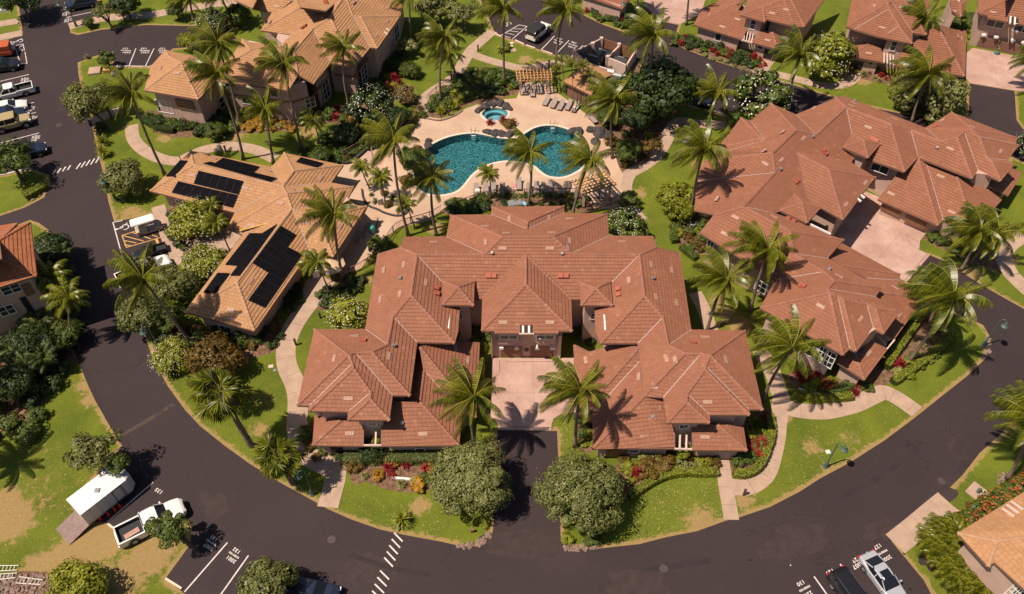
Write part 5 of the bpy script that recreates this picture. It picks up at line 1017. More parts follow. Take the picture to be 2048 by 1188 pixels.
for b, t_, lab, sc in [
 ((330, 350), (263, 187), 'tall windblown coconut palm at the upper left whose trunk crosses the serpentine path', 1.0), ((487, 318), (432, 150), 'very tall coconut palm before the tan villa, foot by the serpentine path', 1.0),
 ((480, 250), (435, 88), 'tallest coconut palm, rising from the golden flower bed before the tan villa', 1.05), ((603, 302), (567, 130), 'tall coconut palm in front of the tan villa garage roofs, pale crown spathe', 1.0),
 ((547, 327), (530, 220), 'medium coconut palm just above the solar roof of the clubhouse', .9), ((698, 210), (687, 97), 'coconut palm standing alone against the tan villa tiled slope', .9), ((882, 205), (888, 77), 'left one of the two coconut palms beside the winding path above the hot tub', .95),
 ((913, 167), (897, 108), 'right one of the two coconut palms beside the winding path, shorter', .9), ((1008, 168), (1008, 20), 'coconut palm left of the upper pergola with its crown over the parking stalls', 1.0), ((1111, 150), (1130, 20), 'coconut palm right behind the upper pergola in front of the parked jeep', 1.0),
 ((1283, 235), (1307, 70), 'tall coconut palm between the pool garden and the bin enclosure', 1.05), ((1413, 252), (1433, 187), 'coconut palm beside the dark parked car near the top right road', .95), ((1569, 217), (1600, 110), 'coconut palm growing beside the white flowering tree in front of the upper houses', 1.0),
 ((1377, 450), (1407, 300), 'tall coconut palm casting its shadow on the right complex roof corner', 1.05), ((1823, 245), (1856, 150), 'big bright coconut palm over the round shrub below the top right house', 1.2), ((1822, 113), (1849, 37), 'coconut palm in front of the top right house roof', 1.0),
 ((1414, 662), (1450, 560), 'coconut palm in the gap between the middle and right villas, left one', 1.0), ((1500, 622), (1535, 500), 'coconut palm leaning over the roof edge of the right complex', 1.1), ((1525, 800), (1583, 697), 'coconut palm beside the white windows of the right complex', 1.05),
 ((1815, 726), (1906, 593), 'long leaning coconut palm over the hedge bed at the right, shadow on the lawn', 1.15), ((1854, 658), (1882, 590), 'shorter palm half hidden behind the long leaning palm at the right', .9), ((1922, 540), (1956, 463), 'left one of the two leaning palms by the right courtyard lawn', 1.0),
 ((1940, 528), (1990, 470), 'right one of the two leaning palms by the right courtyard lawn', 1.05), ((2014, 958), (2062, 840), 'coconut palm at the right edge beside the hydrant lawn', 1.0), ((951, 893), (947, 797), 'coconut palm left of the driveway mouth casting its shadow on the courtyard', 1.0),
 ((1150, 893), (1160, 782), 'coconut palm right of the driveway leaning over the tiled roof', 1.0), ((686, 560), (667, 430), 'coconut palm beside the railing east of the clubhouse roof', 1.0), ((1055, 412), (1060, 307), 'coconut palm standing before the middle of the pool', .95),
 ((1145, 430), (1180, 320), 'coconut palm leaning over the lower pergola', .95), ((873, 472), (863, 360), 'coconut palm in front of the left pool bay', .95), ((817, 472), (787, 283), 'tallest poolside palm between the sport court circle and the pool', 1.0), ((1225, 317), (1228, 200), 'shaggy coconut palm right of the pool rocks', 1.05),
 ((383, 687), (287, 560), 'leaning coconut palm hanging over the white car in the cart bay', 1.1), ((822, 90), (820, -10), 'coconut palm at the right end of the tan villa, crown at the top edge', .9), ((387, 41), (378, -5), 'coconut palm by the footpath at the top edge, left one', .9), ((472, 52), (440, -12), 'coconut palm by the footpath at the top edge, right one', .9),
 ((1271, 30), (1276, -40), 'palm trunk beside the green street lamp at the top edge', .9), ((1373, 50), (1384, -45), 'slender palm trunk before the far pink courtyard', .9), ((2062, 190), (2085, 125), 'palm at the right edge below the top right courtyard', 1.0),
 ((1985, 70), (2060, -30), 'palm beyond the top right corner', 1.0)]:
    if base_skip := (lab.startswith('palm beyond')): continue
    palm(b, t_, lab, sc, curve=(.7 if 'leaning over the hedge' in lab else 0))
for b, t_, lab in [((-55, 955), (-110, 880), 'palm just off the left edge throwing its shadow on the lower left lawn'), ((-20, 800), (-70, 730), 'second palm off the left edge throwing its shadow on the lawn')]: palm(b, t_, lab, 1.0)
for b, t_, lab, sc in [((640, 297), (627, 245), 'small round headed palm in the bed right of the tan villa columns', .8), ((740, 377), (723, 338), 'left small palm in the planter island by the clubhouse', .62), ((770, 403), (762, 358), 'middle small palm in the planter island by the clubhouse', .68), ((980, 397), (978, 350), 'small palm on the pool deck between the sun loungers', .62),
                       ((829, 455), (812, 412), 'small palm at the railing corner below the planter island', .62), ((660, 588), (634, 528), 'small palm at the end of the pale footpath by the clubhouse corner', .8), ((460, 503), (434, 448), 'small palm at the clubhouse entrance patio', .72), ((437, 455), (424, 414), 'small palm against the clubhouse solar wing', .55),
                       ((118, 640), (105, 560), 'bushy palm between the left house and the road', 1.0), ((150, 690), (140, 600), 'bushy palm at the road side of the left shrubbery', .95)]:
    palm(b, t_, lab, sc, wind=.1, nf=22, kind='small', name='small_palm', rad=.09)
for (bx, by), (tx, ty) in [((1145, 205), (1143, 130)), ((1157, 208), (1168, 135)), ((1165, 213), (1178, 150)), ((1133, 190), (1125, 125)), ((1122, 178), (1118, 140))]:
    palm((bx, by), (tx, ty), 'slender pale stemmed areca palm beside the hut behind the loungers', .62, wind=.1, nf=13, group='areca palms beside the hut', kind='areca', name='areca_palm', rad=.055)
def fan_mesh(name, L=1.0, R=0.8):
    mb = MB(); mb.tube([(0, 0, 0), (L * .5, 0, L * .28), (L, 0, L * .3)], [.03, .022, .015], 4, 1, cap=False); c = Vector((L, 0, L * .3))
    for k in range(26):
        a = math.radians(-150 + 300 * k / 25); d = Vector((math.cos(a), math.sin(a), -.25 - .35 * random.random())).normalized(); s = Vector((-math.sin(a), math.cos(a), 0)); ln = R * (1 - .25 * abs(a) / 2.6) * random.uniform(.9, 1.1)
        n = len(mb.v); mb.v += [tuple(c), tuple(c + d * ln * .55 + s * .05), tuple(c + d * ln + Vector((0, 0, -.12 * ln))), tuple(c + d * ln * .55 - s * .05)]; mb.f.append((n, n + 1, n + 2, n + 3)); mb.m.append(0)
    return mb.mesh(name, [PALM_LEAF, PALM_MID])
FAN = [fan_mesh('fan_leaf', 1.15, .85), fan_mesh('fan_leaf', 1.0, .75)]
for b, t_, lab, sc in [((503, 892), (442, 788), 'leaning fan palm with rough trunk on the lawn inside the left bend', 1.5), ((474, 815), (430, 770), 'shorter second stem fan palm behind the leaning fan palm', 1.1), ((586, 967), (556, 915), 'fan palm on the verge beside the street lamp at the lower left', 1.35)]:
    B, T = upr(*b, *t_); root = empty('fan_palm', B, lab, 'palm tree'); h = T - B; mb = MB()
    mb.tube([h * (i / 9) + Vector((0, 0, 0)) for i in range(10)], [.30 - .012 * i + .03 * (i % 2) for i in range(10)], 9); mb.obj('trunk', BARK, root)
    for i in range(30):
        a = i * 2.39996; f = i / 30; o = newobj('fan_leaf', random.choice(FAN), root, h); o.rotation_euler = (random.uniform(-.3, .3), -1.0 + 1.9 * f, a + .3 * math.sin(2.8 - a)); o.scale = (sc * random.uniform(.85, 1.1),) * 3
# ---- leaf clouds
def cloud(name, n, leaf, mat, ncl=40, flat=0.75, core=0.0, clr=0.28, seed=1, lo=-0.35, asp=0.6, droop=0.0, shell=.72):
    r = np.random.default_rng(seed)
    c = []
    while len(c) < ncl:
        v = r.normal(size=3); v /= np.linalg.norm(v)
        if v[2] < lo: continue
        c.append(v * r.uniform(shell, .95))
    c = np.array(c); w = r.integers(0, ncl, n); d = r.normal(size=(n, 3)); d /= np.linalg.norm(d, axis=1)[:, None]
    p = c[w] + d * clr * (r.uniform(.55, 1.0, n) ** .5)[:, None] * r.uniform(.55, 1.5, ncl)[w][:, None]
    nrm = d + p * .6 + r.normal(size=(n, 3)) * .35 + np.array([0, 0, .3]); nrm /= np.linalg.norm(nrm, axis=1)[:, None]
    t = np.cross(nrm, r.normal(size=(n, 3))); t /= np.linalg.norm(t, axis=1)[:, None]; b = np.cross(nrm, t); s = leaf * r.uniform(.7, 1.3, n)[:, None]
    p[:, 2] *= flat
    V = np.stack([p - t * s * asp - b * s * .2, p - b * s * 0.0 + t * s * asp * .2 - b * s, p + t * s * asp, p + b * s], 1).reshape(-1, 3)
    me = bpy.data.meshes.new(name); F = np.arange(4 * n).reshape(-1, 4)
    me.from_pydata(V.tolist(), [], F.tolist()); me.materials.append(mat); me.update(); return me
CB = [cloud('crown', 30000, .029, LEAF_O, 130, .80, seed=3, clr=.20, shell=.55), cloud('crown', 30000, .029, LEAF_O, 130, .80, seed=8, clr=.20, shell=.55)]
CM = [cloud('crown', 8500, .056, LEAF_M, 60, .72, seed=k, clr=.30, shell=.5) for k in (11, 12, 13)]
COPEN = [cloud('crown', 3000, .062, LEAF_O, 30, .62, seed=21, clr=.26, lo=-.1, shell=.45), cloud('crown', 3800, .062, LEAF_O, 26, .62, seed=22, clr=.24, lo=-.1, shell=.45)]
CS = [cloud('shrub', 1500, .115, LEAF_M, 16, .8, seed=k, clr=.36, lo=-.2, shell=.5) for k in (31, 32, 33)]
CBIG = [cloud('crown', 2600, .105, LEAF_M, 40, .75, seed=k, clr=.25, asp=.45) for k in (41, 42)]
def dots(name, n, s, mat, flat, seed):
    r = np.random.default_rng(seed); v = r.normal(size=(n * 3, 3)); v /= np.linalg.norm(v, axis=1)[:, None]; v = v[v[:, 2] > -.15][:n]; n = len(v); p = v * r.uniform(.93, 1.16, n)[:, None]; p[:, 2] *= flat
    mb = MB()
    for q_, vv in zip(p, v):
        c = Vector(q_); nn = (Vector(vv) + Vector((0, -.2, .7))).normalized(); a = nn.orthogonal().normalized(); b = nn.cross(a); k = s * r.uniform(.7, 1.3); m_ = len(mb.v)
        mb.v += [tuple(c + (a * math.cos(t) + b * math.sin(t)) * k) for t in (0, 1.26, 2.51, 3.77, 5.03)]; mb.f.append(tuple(range(m_, m_ + 5))); mb.m.append(0)
    return mb.mesh(name, mat)
FLW = dots('blossom', 230, .024, LEAF_WF, .75, 1); FLD = dots('blossom', 330, .018, LEAF_WF, .75, 2); FLY = dots('blossom', 60, .03, LEAF_YF, .7, 3); FLT = dots('blossom', 22, .012, LEAF_YF, .75, 9); FLR = dots('blossom', 50, .08, LEAF_RF, .8, 4); FLG = dots('blossom', 60, .11, LEAF_G, .8, 5)
def tree(cpx, rpx, zc, label, me, mat, flower=None, flat=1.0, lean=(0, 0), limbs=5, name='tree', cat='tree', group=None, trunk=True, rad=0.14, sxy=(1, 1)):
    "crown centre px, radius px, height of the crown centre"
    Cc = G(*cpx, zc); R_ = rpx * (CAMH - zc) / (-(ray(*cpx).z)) ; B = Vector((Cc.x + lean[0], Cc.y + lean[1], 0)); root = empty(name, B, label, cat, group)
    o = newobj('crown', me, root, Cc - B); o.scale = (R_ * sxy[0], R_ * sxy[1], R_ * flat); o.rotation_euler = (0, 0, random.uniform(0, 6.28)); remat(o, mat)
    if flower: f = newobj('blossom', flower, root, Cc - B); f.scale = (R_ * sxy[0] * 1.10, R_ * sxy[1] * 1.10, R_ * flat * 1.14); f.rotation_euler = o.rotation_euler
    mb = MB(); h = (Cc - B); fork = h * .5; mb.tube([Vector((0, 0, -.05)), h * .25 + Vector((.06, .03, 0)), fork], [rad * 1.5, rad * 1.1, rad], 8)
    for k in range(limbs):
        a = k * 6.283 / limbs + random.uniform(-.4, .4); e = h + Vector((math.cos(a) * R_ * .62, math.sin(a) * R_ * .62, R_ * .18 * flat)); mb.tube([fork, fork.lerp(e, .5) + Vector((0, 0, R_ * .08)), e], [rad * .75, rad * .5, rad * .2], 6)
    mb.obj('trunk', BARK2, root); return root
tree((942, 955), 83, 3.6, 'large round olive green tree left of the driveway mouth', CB[0], LEAF_T, flat=.9, rad=.2)
tree((1162, 985), 86, 3.6, 'large round olive green tree with yellow tips right of the driveway mouth', CB[1], LEAF_T, FLT, flat=.9, rad=.2)
tree((190, 905), 55, 3.6, 'dark spreading tree behind the white trailer', COPEN[0], LEAF_O, lean=(.6, .2)); tree((232, 930), 26, 3.0, 'low branch tree growing against the nose of the white trailer', COPEN[1], LEAF_M)
tree((340, 1050), 46, 3.2, 'sparse gnarled tree leaning over the white pickup', COPEN[1], LEAF_M, lean=(1.9, -1.2)); tree((533, 1176), 60, 3.0, 'olive tree on the island between the lower left stalls', CM[0], LEAF_O)
tree((150, 1185), 62, 1.6, 'bright yellow green round shrub tree at the bottom left', CM[1], LEAF_Y); tree((1318, 180), 72, 4.2, 'dense dark green tree beside the bin enclosure', CM[2], LEAF_D, flat=1.0, rad=.2)
tree((1523, 190), 56, 2.6, 'plumeria with white flowers above the corner of the right complex', CBIG[0], LEAF_M, FLW); tree((1658, 112), 50, 3.0, 'plumeria with white flowers between the two upper right houses', CBIG[1], LEAF_Y, FLW, sxy=(.9, 1.2))
tree((1862, 190), 66, 2.4, 'round clipped pale green tree under the bright palm', CM[0], LEAF_P); tree((742, 212), 42, 2.3, 'plumeria with white flowers at the corner of the tan villa', CBIG[0], LEAF_D, FLW)
tree((700, 632), 42, 1.9, 'plumeria with white flowers against the left wing of the middle villa', CBIG[1], LEAF_Y, FLW, sxy=(1.05, .9)); tree((1254, 452), 38, 1.9, 'plumeria with white flowers behind the right wing of the middle villa', CBIG[0], LEAF_M, FLW)
tree((1356, 402), 42, 2.2, 'round bright green tree on the lawn left of the right complex', CM[1], LEAF_Y); tree((387, 443), 50, 1.4, 'large flowering shrub dotted cream in front of the clubhouse solar wing', CM[2], LEAF_Y, FLD); tree((410, 528), 44, 1.4, 'cream dotted flowering shrub between the cart bay and the clubhouse', CM[0], LEAF_Y, FLD)
tree((345, 712), 40, 1.3, 'cream dotted flowering shrub at the road bend below the clubhouse', CM[1], LEAF_Y, FLD); tree((425, 725), 58, 1.7, 'wide bronze tinged shrub tree below the clubhouse', CM[2], LEAF_B)
tree((165, 205), 42, 3.6, 'leaning tree tipped with yellow flowers over the left road', CM[0], LEAF_O, FLY, lean=(3.2, -1.2), sxy=(1.2, .8)); tree((205, 195), 34, 3.4, 'olive tree joined behind the yellow flowering tree', COPEN[1], LEAF_O)
tree((246, 358), 42, 2.4, 'olive green tree beside the left road below the palms', CM[0], LEAF_O); tree((22, 322), 52, 3.2, 'dark spreading tree shading the parked cars at the left edge', COPEN[0], LEAF_M, rad=.2); tree((348, 570), 42, 2.6, 'olive tree beside the leaning palm at the cart bay', CM[1], LEAF_O)
tree((285, 625), 46, 2.6, 'olive tree overhanging the road kerb under the leaning palm', CM[2], LEAF_O); tree((330, 640), 36, 2.2, 'lower olive tree behind the street lamp by the road bend', COPEN[1], LEAF_M)
tree((880, 18), 42, 3.0, 'grey green tree at the top edge right of the tan villa', COPEN[1], LEAF_O, sxy=(1.2, 1)); tree((925, 28), 34, 2.8, 'bare branched tree above the winding path', COPEN[0], LEAF_O); tree((812, 96), 24, 1.6, 'pale leaved shrub tree at the end of the tan villa', COPEN[1], LEAF_P)
tree((820, 140), 20, 1.0, 'bright green shrub with yellow flowers on the upper lawn', CM[0], LEAF_M, FLY); tree((810, 190), 22, 1.2, 'flowering shrub with pink and cream blooms by the pool gate', CM[1], LEAF_B, FLD); tree((2052, 290), 26, 1.8, 'plumeria at the right edge beside the road', CBIG[1], LEAF_D, FLW)
tree((40, -2), 42, 3.4, 'dark tree in the top left corner', CM[2], LEAF_D); tree((212, 116), 17, 1.6, 'small bright tree at the road corner, upper left', CBIG[0], LEAF_M); tree((205, 25), 24, 2.8, 'open tree beside the dark blue parked car', COPEN[0], LEAF_O, lean=(1.4, -1.2)); tree((176, 44), 12, .9, 'small bright shrub at the end of the top left stall', CM[0], LEAF_M)
tree((250, 8), 30, 2.4, 'dark green tree on the top lawn', CM[1], LEAF_D); tree((1470, 235), 24, 1.6, 'thin leaved shrub tree before the roof corner of the right complex', COPEN[0], LEAF_M); tree((352, 20), 18, 1.6, 'green tree by the top footpath', CM[0], LEAF_M); tree((475, 30), 26, 1.6, 'bright green tree beside the small tan gable at the top', CBIG[0], LEAF_M)
tree((425, 45), 30, 1.8, 'flowering plumeria behind the tallest palm', CBIG[1], LEAF_M, FLW); tree((375, 82), 20, 1.6, 'yellow flowering shrub at the end of the upper left stalls', CM[0], LEAF_Y, FLY); tree((1212, 212), 28, 1.8, 'shaggy shrub tree behind the single deck lounger', COPEN[0], LEAF_M); tree((1300, 290), 24, 1.9, 'twisted small tree in the brown bed right of the pool', COPEN[1], LEAF_B)
tree((1190, 640), 22, 1.8, 'green shrub tree in the recess beside the right tower', CBIG[0], LEAF_M); tree((905, 660), 22, 1.2, 'shaded shrub in the recess beside the left tower', CM[0], LEAF_D); tree((835, 318), 26, 1.5, 'bushy green tree at the pool edge by the rocks', CM[1], LEAF_M); tree((760, 490), 24, 1.0, 'bright shrub in the shaded corner of the clubhouse deck', CBIG[1], LEAF_M)
tree((745, 905), 26, .8, 'dark clipped shrub among the red plants left of the driveway', CM[2], LEAF_D); tree((750, 888), 13, 1.4, 'yellow green shrub under the left entrance trellis', CM[0], LEAF_Y); tree((1367, 905), 14, 1.3, 'yellow green shrub under the right entrance trellis', CM[1], LEAF_Y); tree((1505, 10), 14, 2, 'x', CM[0], LEAF_M) if False else None
tree((1258, 400), 22, 1.2, 'glossy green shrub at the foot of the lower pergola', CBIG[1], LEAF_M); tree((1000, 425), 26, .9, 'left sea grape shrub behind the tiled bump of the middle villa', CBIG[0], LEAF_M) if False else None
for x, y, r_, z_, lab, m_ in [(100, 500, 40, 2.2, 'dark leafy tree between the left house and the road, upper', LEAF_D), (112, 590, 38, 2.2, 'dark leafy tree between the left house and the road, middle', LEAF_M), (62, 690, 46, 2.4, 'dark leafy tree below the left house', LEAF_D), (128, 668, 34, 1.8, 'dark leafy shrub tree at the left road verge', LEAF_M), (30, 765, 40, 2.2, 'dark leafy tree at the left edge above the palm shadows', LEAF_D),
 (1256, 300, 26, 2.0, 'green leafy tree beside the path in the brown garden', LEAF_M), (1272, 238, 30, 2.6, 'dark leafy tree in the middle of the brown garden', LEAF_D), (1216, 232, 22, 1.8, 'leafy tree behind the right pool rocks', LEAF_M), (1300, 225, 26, 2.0, 'leafy tree at the upper right of the brown garden', LEAF_D), (1235, 180, 24, 2.0, 'leafy tree right of the areca palm hut', LEAF_M),
 (640, 312, 22, 1.4, 'leafy shrub tree behind the clubhouse ridge end', LEAF_M), (690, 268, 26, 1.6, 'dark leafy shrub tree on the lawn bed left of the pool fence', LEAF_D), (795, 235, 24, 1.8, 'dark shrub tree outside the pool fence', LEAF_D), (430, 262, 20, 1.2, 'ferny dark shrub tree before the tan villa', LEAF_M)]:
    tree((x, y), r_, z_, lab, random.choice(CM), m_)
# areca thicket, lower right
for i in range(44):
    x, y = random.choice([(1868, 1080), (1890, 1070), (1910, 1080), (1890, 1110), (1920, 1110), (1925, 1140), (1900, 1145), (1945, 1150), (1960, 1170), (1930, 1175), (1875, 1100)]); x += random.uniform(-16, 16); y += random.uniform(-14, 14)
    palm((x, y + 16), (x, y - 2), 'areca palm clump in the dense thicket before the lower right house', .95, wind=.25, nf=17, group='areca thicket by the lower right house', kind='areca', name='areca_palm', rad=.05)
for i in range(15):
    x, y = random.choice([(80, 480), (100, 500), (120, 520), (60, 640), (80, 660), (100, 620), (40, 700), (60, 740), (110, 690), (90, 720), (130, 640), (30, 760), (75, 780)]); x += random.uniform(-14, 14); y += random.uniform(-12, 12)
    palm((x, y + 26), (x, y - 6), 'palm clump in the shaded thicket around the left house', 1.0, wind=.2, nf=14, group='palm thicket around the left house', kind='areca', name='areca_palm', rad=.05, leaf=LEAF_D)  # darker leaf material puts the thicket's shade into the frond colour
# ---- spiky plants
def spiky(name, n, mat, seed, arch=.6, w=.12, up=.5):
    r = random.Random(seed); mb = MB()
    for i in range(n):
        a = i * 2.39996; el = r.uniform(.15, 1.35) ** 1; d = Vector((math.cos(a) * math.cos(el), math.sin(a) * math.cos(el), math.sin(el))); s = Vector((-math.sin(a), math.cos(a), 0)) * w / 2 * r.uniform(.7, 1.2); L = r.uniform(.75, 1.1); p0 = Vector((0, 0, up * r.random())); m1 = p0 + d * L * .5; e = m1 + (d + Vector((0, 0, -arch))).normalized() * L * .5
        b = len(mb.v); mb.v += [tuple(p0 - s * .4), tuple(p0 + s * .4), tuple(m1 + s), tuple(m1 - s), tuple(e)]; mb.f += [(b, b + 1, b + 2, b + 3), (b + 3, b + 2, b + 4)]; mb.m += [0, 0]
    return mb.mesh(name, mat)
SP = [spiky('plant', 60, LEAF_M, 1), spiky('plant', 44, LEAF_M, 2, .9, .16), spiky('plant', 90, LEAF_M, 3, .5, .10)]
FILL = {'bush': (CS, LEAF_M, 'shrub', 'rounded green shrub'), 'dark': (CS, LEAF_D, 'shrub', 'dark green shrub'), 'yellow': (CS, LEAF_Y, 'shrub', 'yellow green shrub'), 'pale': (CS, LEAF_P, 'shrub', 'pale variegated shrub'),
        'red': (SP, LEAF_R, 'ti_plant', 'crimson leaved ti plant'), 'gold': (CS, LEAF_G, 'croton', 'golden croton'), 'bronze': (CS, LEAF_B, 'croton', 'bronze croton'), 'fern': (SP, LEAF_M, 'spiky_plant', 'spiky green plant'), 'lily': (SP, LEAF_P, 'spider_lily', 'pale strap leaved plant'), 'yspk': (SP, LEAF_Y, 'spiky_plant', 'bright spiky plant')}
def put(kind, p, s, label=None, group=None, where=''):
    M_, mat, nm, txt = FILL[kind]; nm = 'hedge_plant' if 'hedge' in where and nm == 'shrub' else nm; o = newobj(nm, random.choice(M_), None, (p.x, p.y, s * (.42 if M_ is CS else .05))); o.scale = (s, s, s * (.8 if M_ is CS else 1)); o.rotation_euler = (0, 0, random.uniform(0, 6.28)); remat(o, mat)
    return setp(o, label or (txt + ' ' + where), 'shrub' if M_ is CS else 'plant', group)
def fill(st, kinds, sp, smin, smax, where, seed=0):
    P = gpoly(st); xs = [p.x for p in P]; ys = [p.y for p in P]; r = random.Random(seed + len(st)); pts = []
    for _ in range(900):
        x, y = r.uniform(min(xs), max(xs)), r.uniform(min(ys), max(ys))
        if not pip([(p.x, p.y) for p in P], np.array([x]), np.array([y]))[0]: continue
        if all((x - a) ** 2 + (y - b) ** 2 > sp * sp for a, b in pts): pts.append((x, y))
    for x, y in pts:
        k = r.choice(kinds); put(k, Vector((x, y)), r.uniform(smin, smax), None, FILL[k][3] + 's ' + where, where)
fill("300,235 400,232 470,240 470,262 400,262 310,258", ['fern', 'bush', 'dark', 'fern', 'fern'], .75, .7, 1.2, 'in the bed before the left end of the tan villa')
fill("460,236 520,240 590,252 590,262 480,262 455,255", ['gold', 'bronze', 'pale', 'gold'], .85, .45, .75, 'in the flower bed under the tall palms')
fill("600,232 690,215 760,235 700,248 640,240 600,250", ['bronze', 'dark', 'red', 'gold', 'bush'], .9, .6, .95, 'along the colourful bed before the tan villa')
fill("400,235 460,238 460,270 400,272", ['fern', 'dark', 'fern'], .8, .8, 1.3, 'in the ferny bed before the tan villa porch')
fill("750,165 770,120 800,110 800,180 775,205", ['dark', 'bush', 'fern', 'red'], 1.1, .7, 1.1, 'beside the right end of the tan villa')
fill("640,325 700,310 740,288 760,290 700,320 665,335", ['red', 'bush', 'fern', 'dark', 'bush'], .9, .5, .9, 'behind the fence at the sport circle')
fill("770,275 800,245 838,212 845,228 825,262 790,284", ['dark', 'fern', 'bush', 'yspk'], 1.0, .6, 1.0, 'along the fence left of the pool')
fill("860,222 880,185 930,152 1035,152 1050,170 1000,190 930,205 885,228", ['bush', 'dark', 'fern', 'yspk', 'bush'], 1.0, .7, 1.15, 'in the raised bed behind the hot tub')
fill("1110,178 1180,205 1195,235 1220,282 1235,335 1255,343 1290,320 1322,285 1335,262 1300,205 1240,180 1180,180", ['fern', 'bush', 'dark', 'yspk', 'bronze', 'fern'], 1.75, .6, 1.2, 'in the brown garden right of the pool')
fill("890,408 1180,400 1170,418 980,412 900,428", ['bush', 'fern', 'dark', 'bush'], .95, .45, .75, 'behind the tiled bump of the middle villa')
fill("900,410 965,405 975,425 905,428", ['dark', 'bush'], .8, .7, 1.0, 'left of the tiled bump of the middle villa')
for x in range(955, 1150, 12): put(random.choice(['fern', 'yspk', 'fern', 'lily']), G(x, 393), random.uniform(.5, .75), None, 'spiky plants along the deck fence', 'in the row between the deck loungers and the fence')
fill("680,905 885,904 885,918 680,920", ['bush', 'dark', 'bush'], .7, .5, .7, 'in the hedge row before the left ground floor wall')
fill("700,925 870,925 870,960 830,975 760,968 700,942", ['lily', 'bronze', 'bush', 'lily', 'red', 'gold'], 1.15, .4, .8, 'in the bed left of the driveway tree')
fill("1245,920 1432,905 1425,930 1300,945 1250,965", ['bush', 'pale', 'bush', 'bronze', 'yellow'], .95, .5, .85, 'in the bed before the right ground floor wall')
fill("1480,900 1470,925 1500,920 1530,880 1525,835 1500,845 1500,870", ['bush', 'yellow', 'red', 'bush'], .85, .5, .85, 'inside the curved hedge of the right wing')
fill("1345,455 1385,435 1420,440 1412,505 1385,500", ['yellow', 'bush', 'pale', 'bronze'], .95, .5, .85, 'at the left corner of the right complex')
fill("1590,765 1600,735 1680,770 1720,765 1738,778 1700,792 1620,785", ['yellow', 'bush', 'red', 'yellow', 'bronze'], .8, .5, .8, 'below the white windows of the right complex')
fill("1790,745 1840,690 1890,655 1900,665 1860,720 1800,762", ['pale', 'yellow', 'red', 'pale', 'bush'], 1.0, .45, .8, 'between the two long hedges at the right')
fill("1855,470 1950,500 1945,520 1900,505 1860,485", ['yellow', 'bush', 'bush'], .95, .55, .9, 'by the right courtyard lawn')
fill("1350,75 1380,80 1500,112 1535,128 1520,138 1490,132 1400,102 1345,90", ['dark', 'bush', 'dark', 'red'], .85, .6, .95, 'in the hedge before the upper right house')
fill("1400,105 1500,136 1530,150 1500,148 1410,118", ['lily', 'lily', 'pale'], .9, .3, .5, 'along the verge below the upper right house')
fill("1690,130 1800,145 1835,165 1820,178 1740,160 1700,150", ['yellow', 'red', 'bush', 'lily', 'bronze'], .95, .5, .8, 'before the top right house porch')
fill("340,425 375,500 352,495 335,450", ['dark', 'bush'], .9, .5, .8, 'beside the cart bay pavement')
fill("360,650 500,672 560,648 560,690 430,712 330,712 315,690", ['dark', 'bush', 'dark', 'bronze'], 1.0, .55, .9, 'under the lower eaves of the clubhouse')
fill("635,590 660,572 710,560 738,568 700,598 650,615", ['bush', 'dark', 'bush'], .9, .5, .8, 'in the round bed around the railing palm')
fill("600,850 630,855 655,905 640,925 615,905", ['bush', 'lily', 'bush', 'bronze'], .85, .5, .8, 'at the left corner of the middle villa')
fill("1155,835 1180,850 1188,890 1165,895", ['yellow', 'bush'], .85, .5, .8, 'between driveway lawn and right ground floor roof')
fill("900,640 960,700 975,700 975,660 940,640", ['dark', 'bush'], 1.1, .5, .8, 'in the recess left of the garages')
fill("1150,650 1185,650 1180,690 1150,690", ['dark', 'bush'], 1.1, .5, .8, 'in the recess right of the garages')
fill("1880,1058 2060,955 2072,985 1925,1062 1900,1075", ['bush', 'dark', 'bronze', 'bush'], .62, .5, .75, 'in the orange flowering hedge by the lower right house')
fill("0,560 150,540 158,690 120,760 60,880 -30,900 -20,640", ['dark', 'dark', 'bush', 'fern'], 2.1, 1.0, 1.6, 'in the shaded thicket by the left house')
fill("728,380 780,388 800,400 800,425 760,418 735,405", ['bronze', 'fern', 'fern', 'bronze'], 1.3, .35, .7, 'in the planter island by the clubhouse')
fill("805,300 835,296 840,320 825,345 815,372 805,360", ['bush', 'bronze', 'fern'], .95, .5, .85, 'between the sport circle and the pool')
fill("1355,30 1345,80 1300,75 1262,62 1250,40 1275,30", ['bush', 'red', 'bush'], 1.2, .5, .9, 'by the far street lamp') if False else None
fill("1225,15 1260,60 1200,42 1170,24", ['dark', 'bush', 'red', 'bush'], 1.0, .5, .9, 'along the far house beside the street lamp')
fill("1890,30 1950,35 1955,80 1935,85 1915,60", ['bush', 'yellow'], 1.2, .6, 1.0, 'between the two top right roofs')
fill("560,590 598,575 600,605 575,625", ['dark'], .9, .5, .8, 'in the shaded bed by the clubhouse wall')
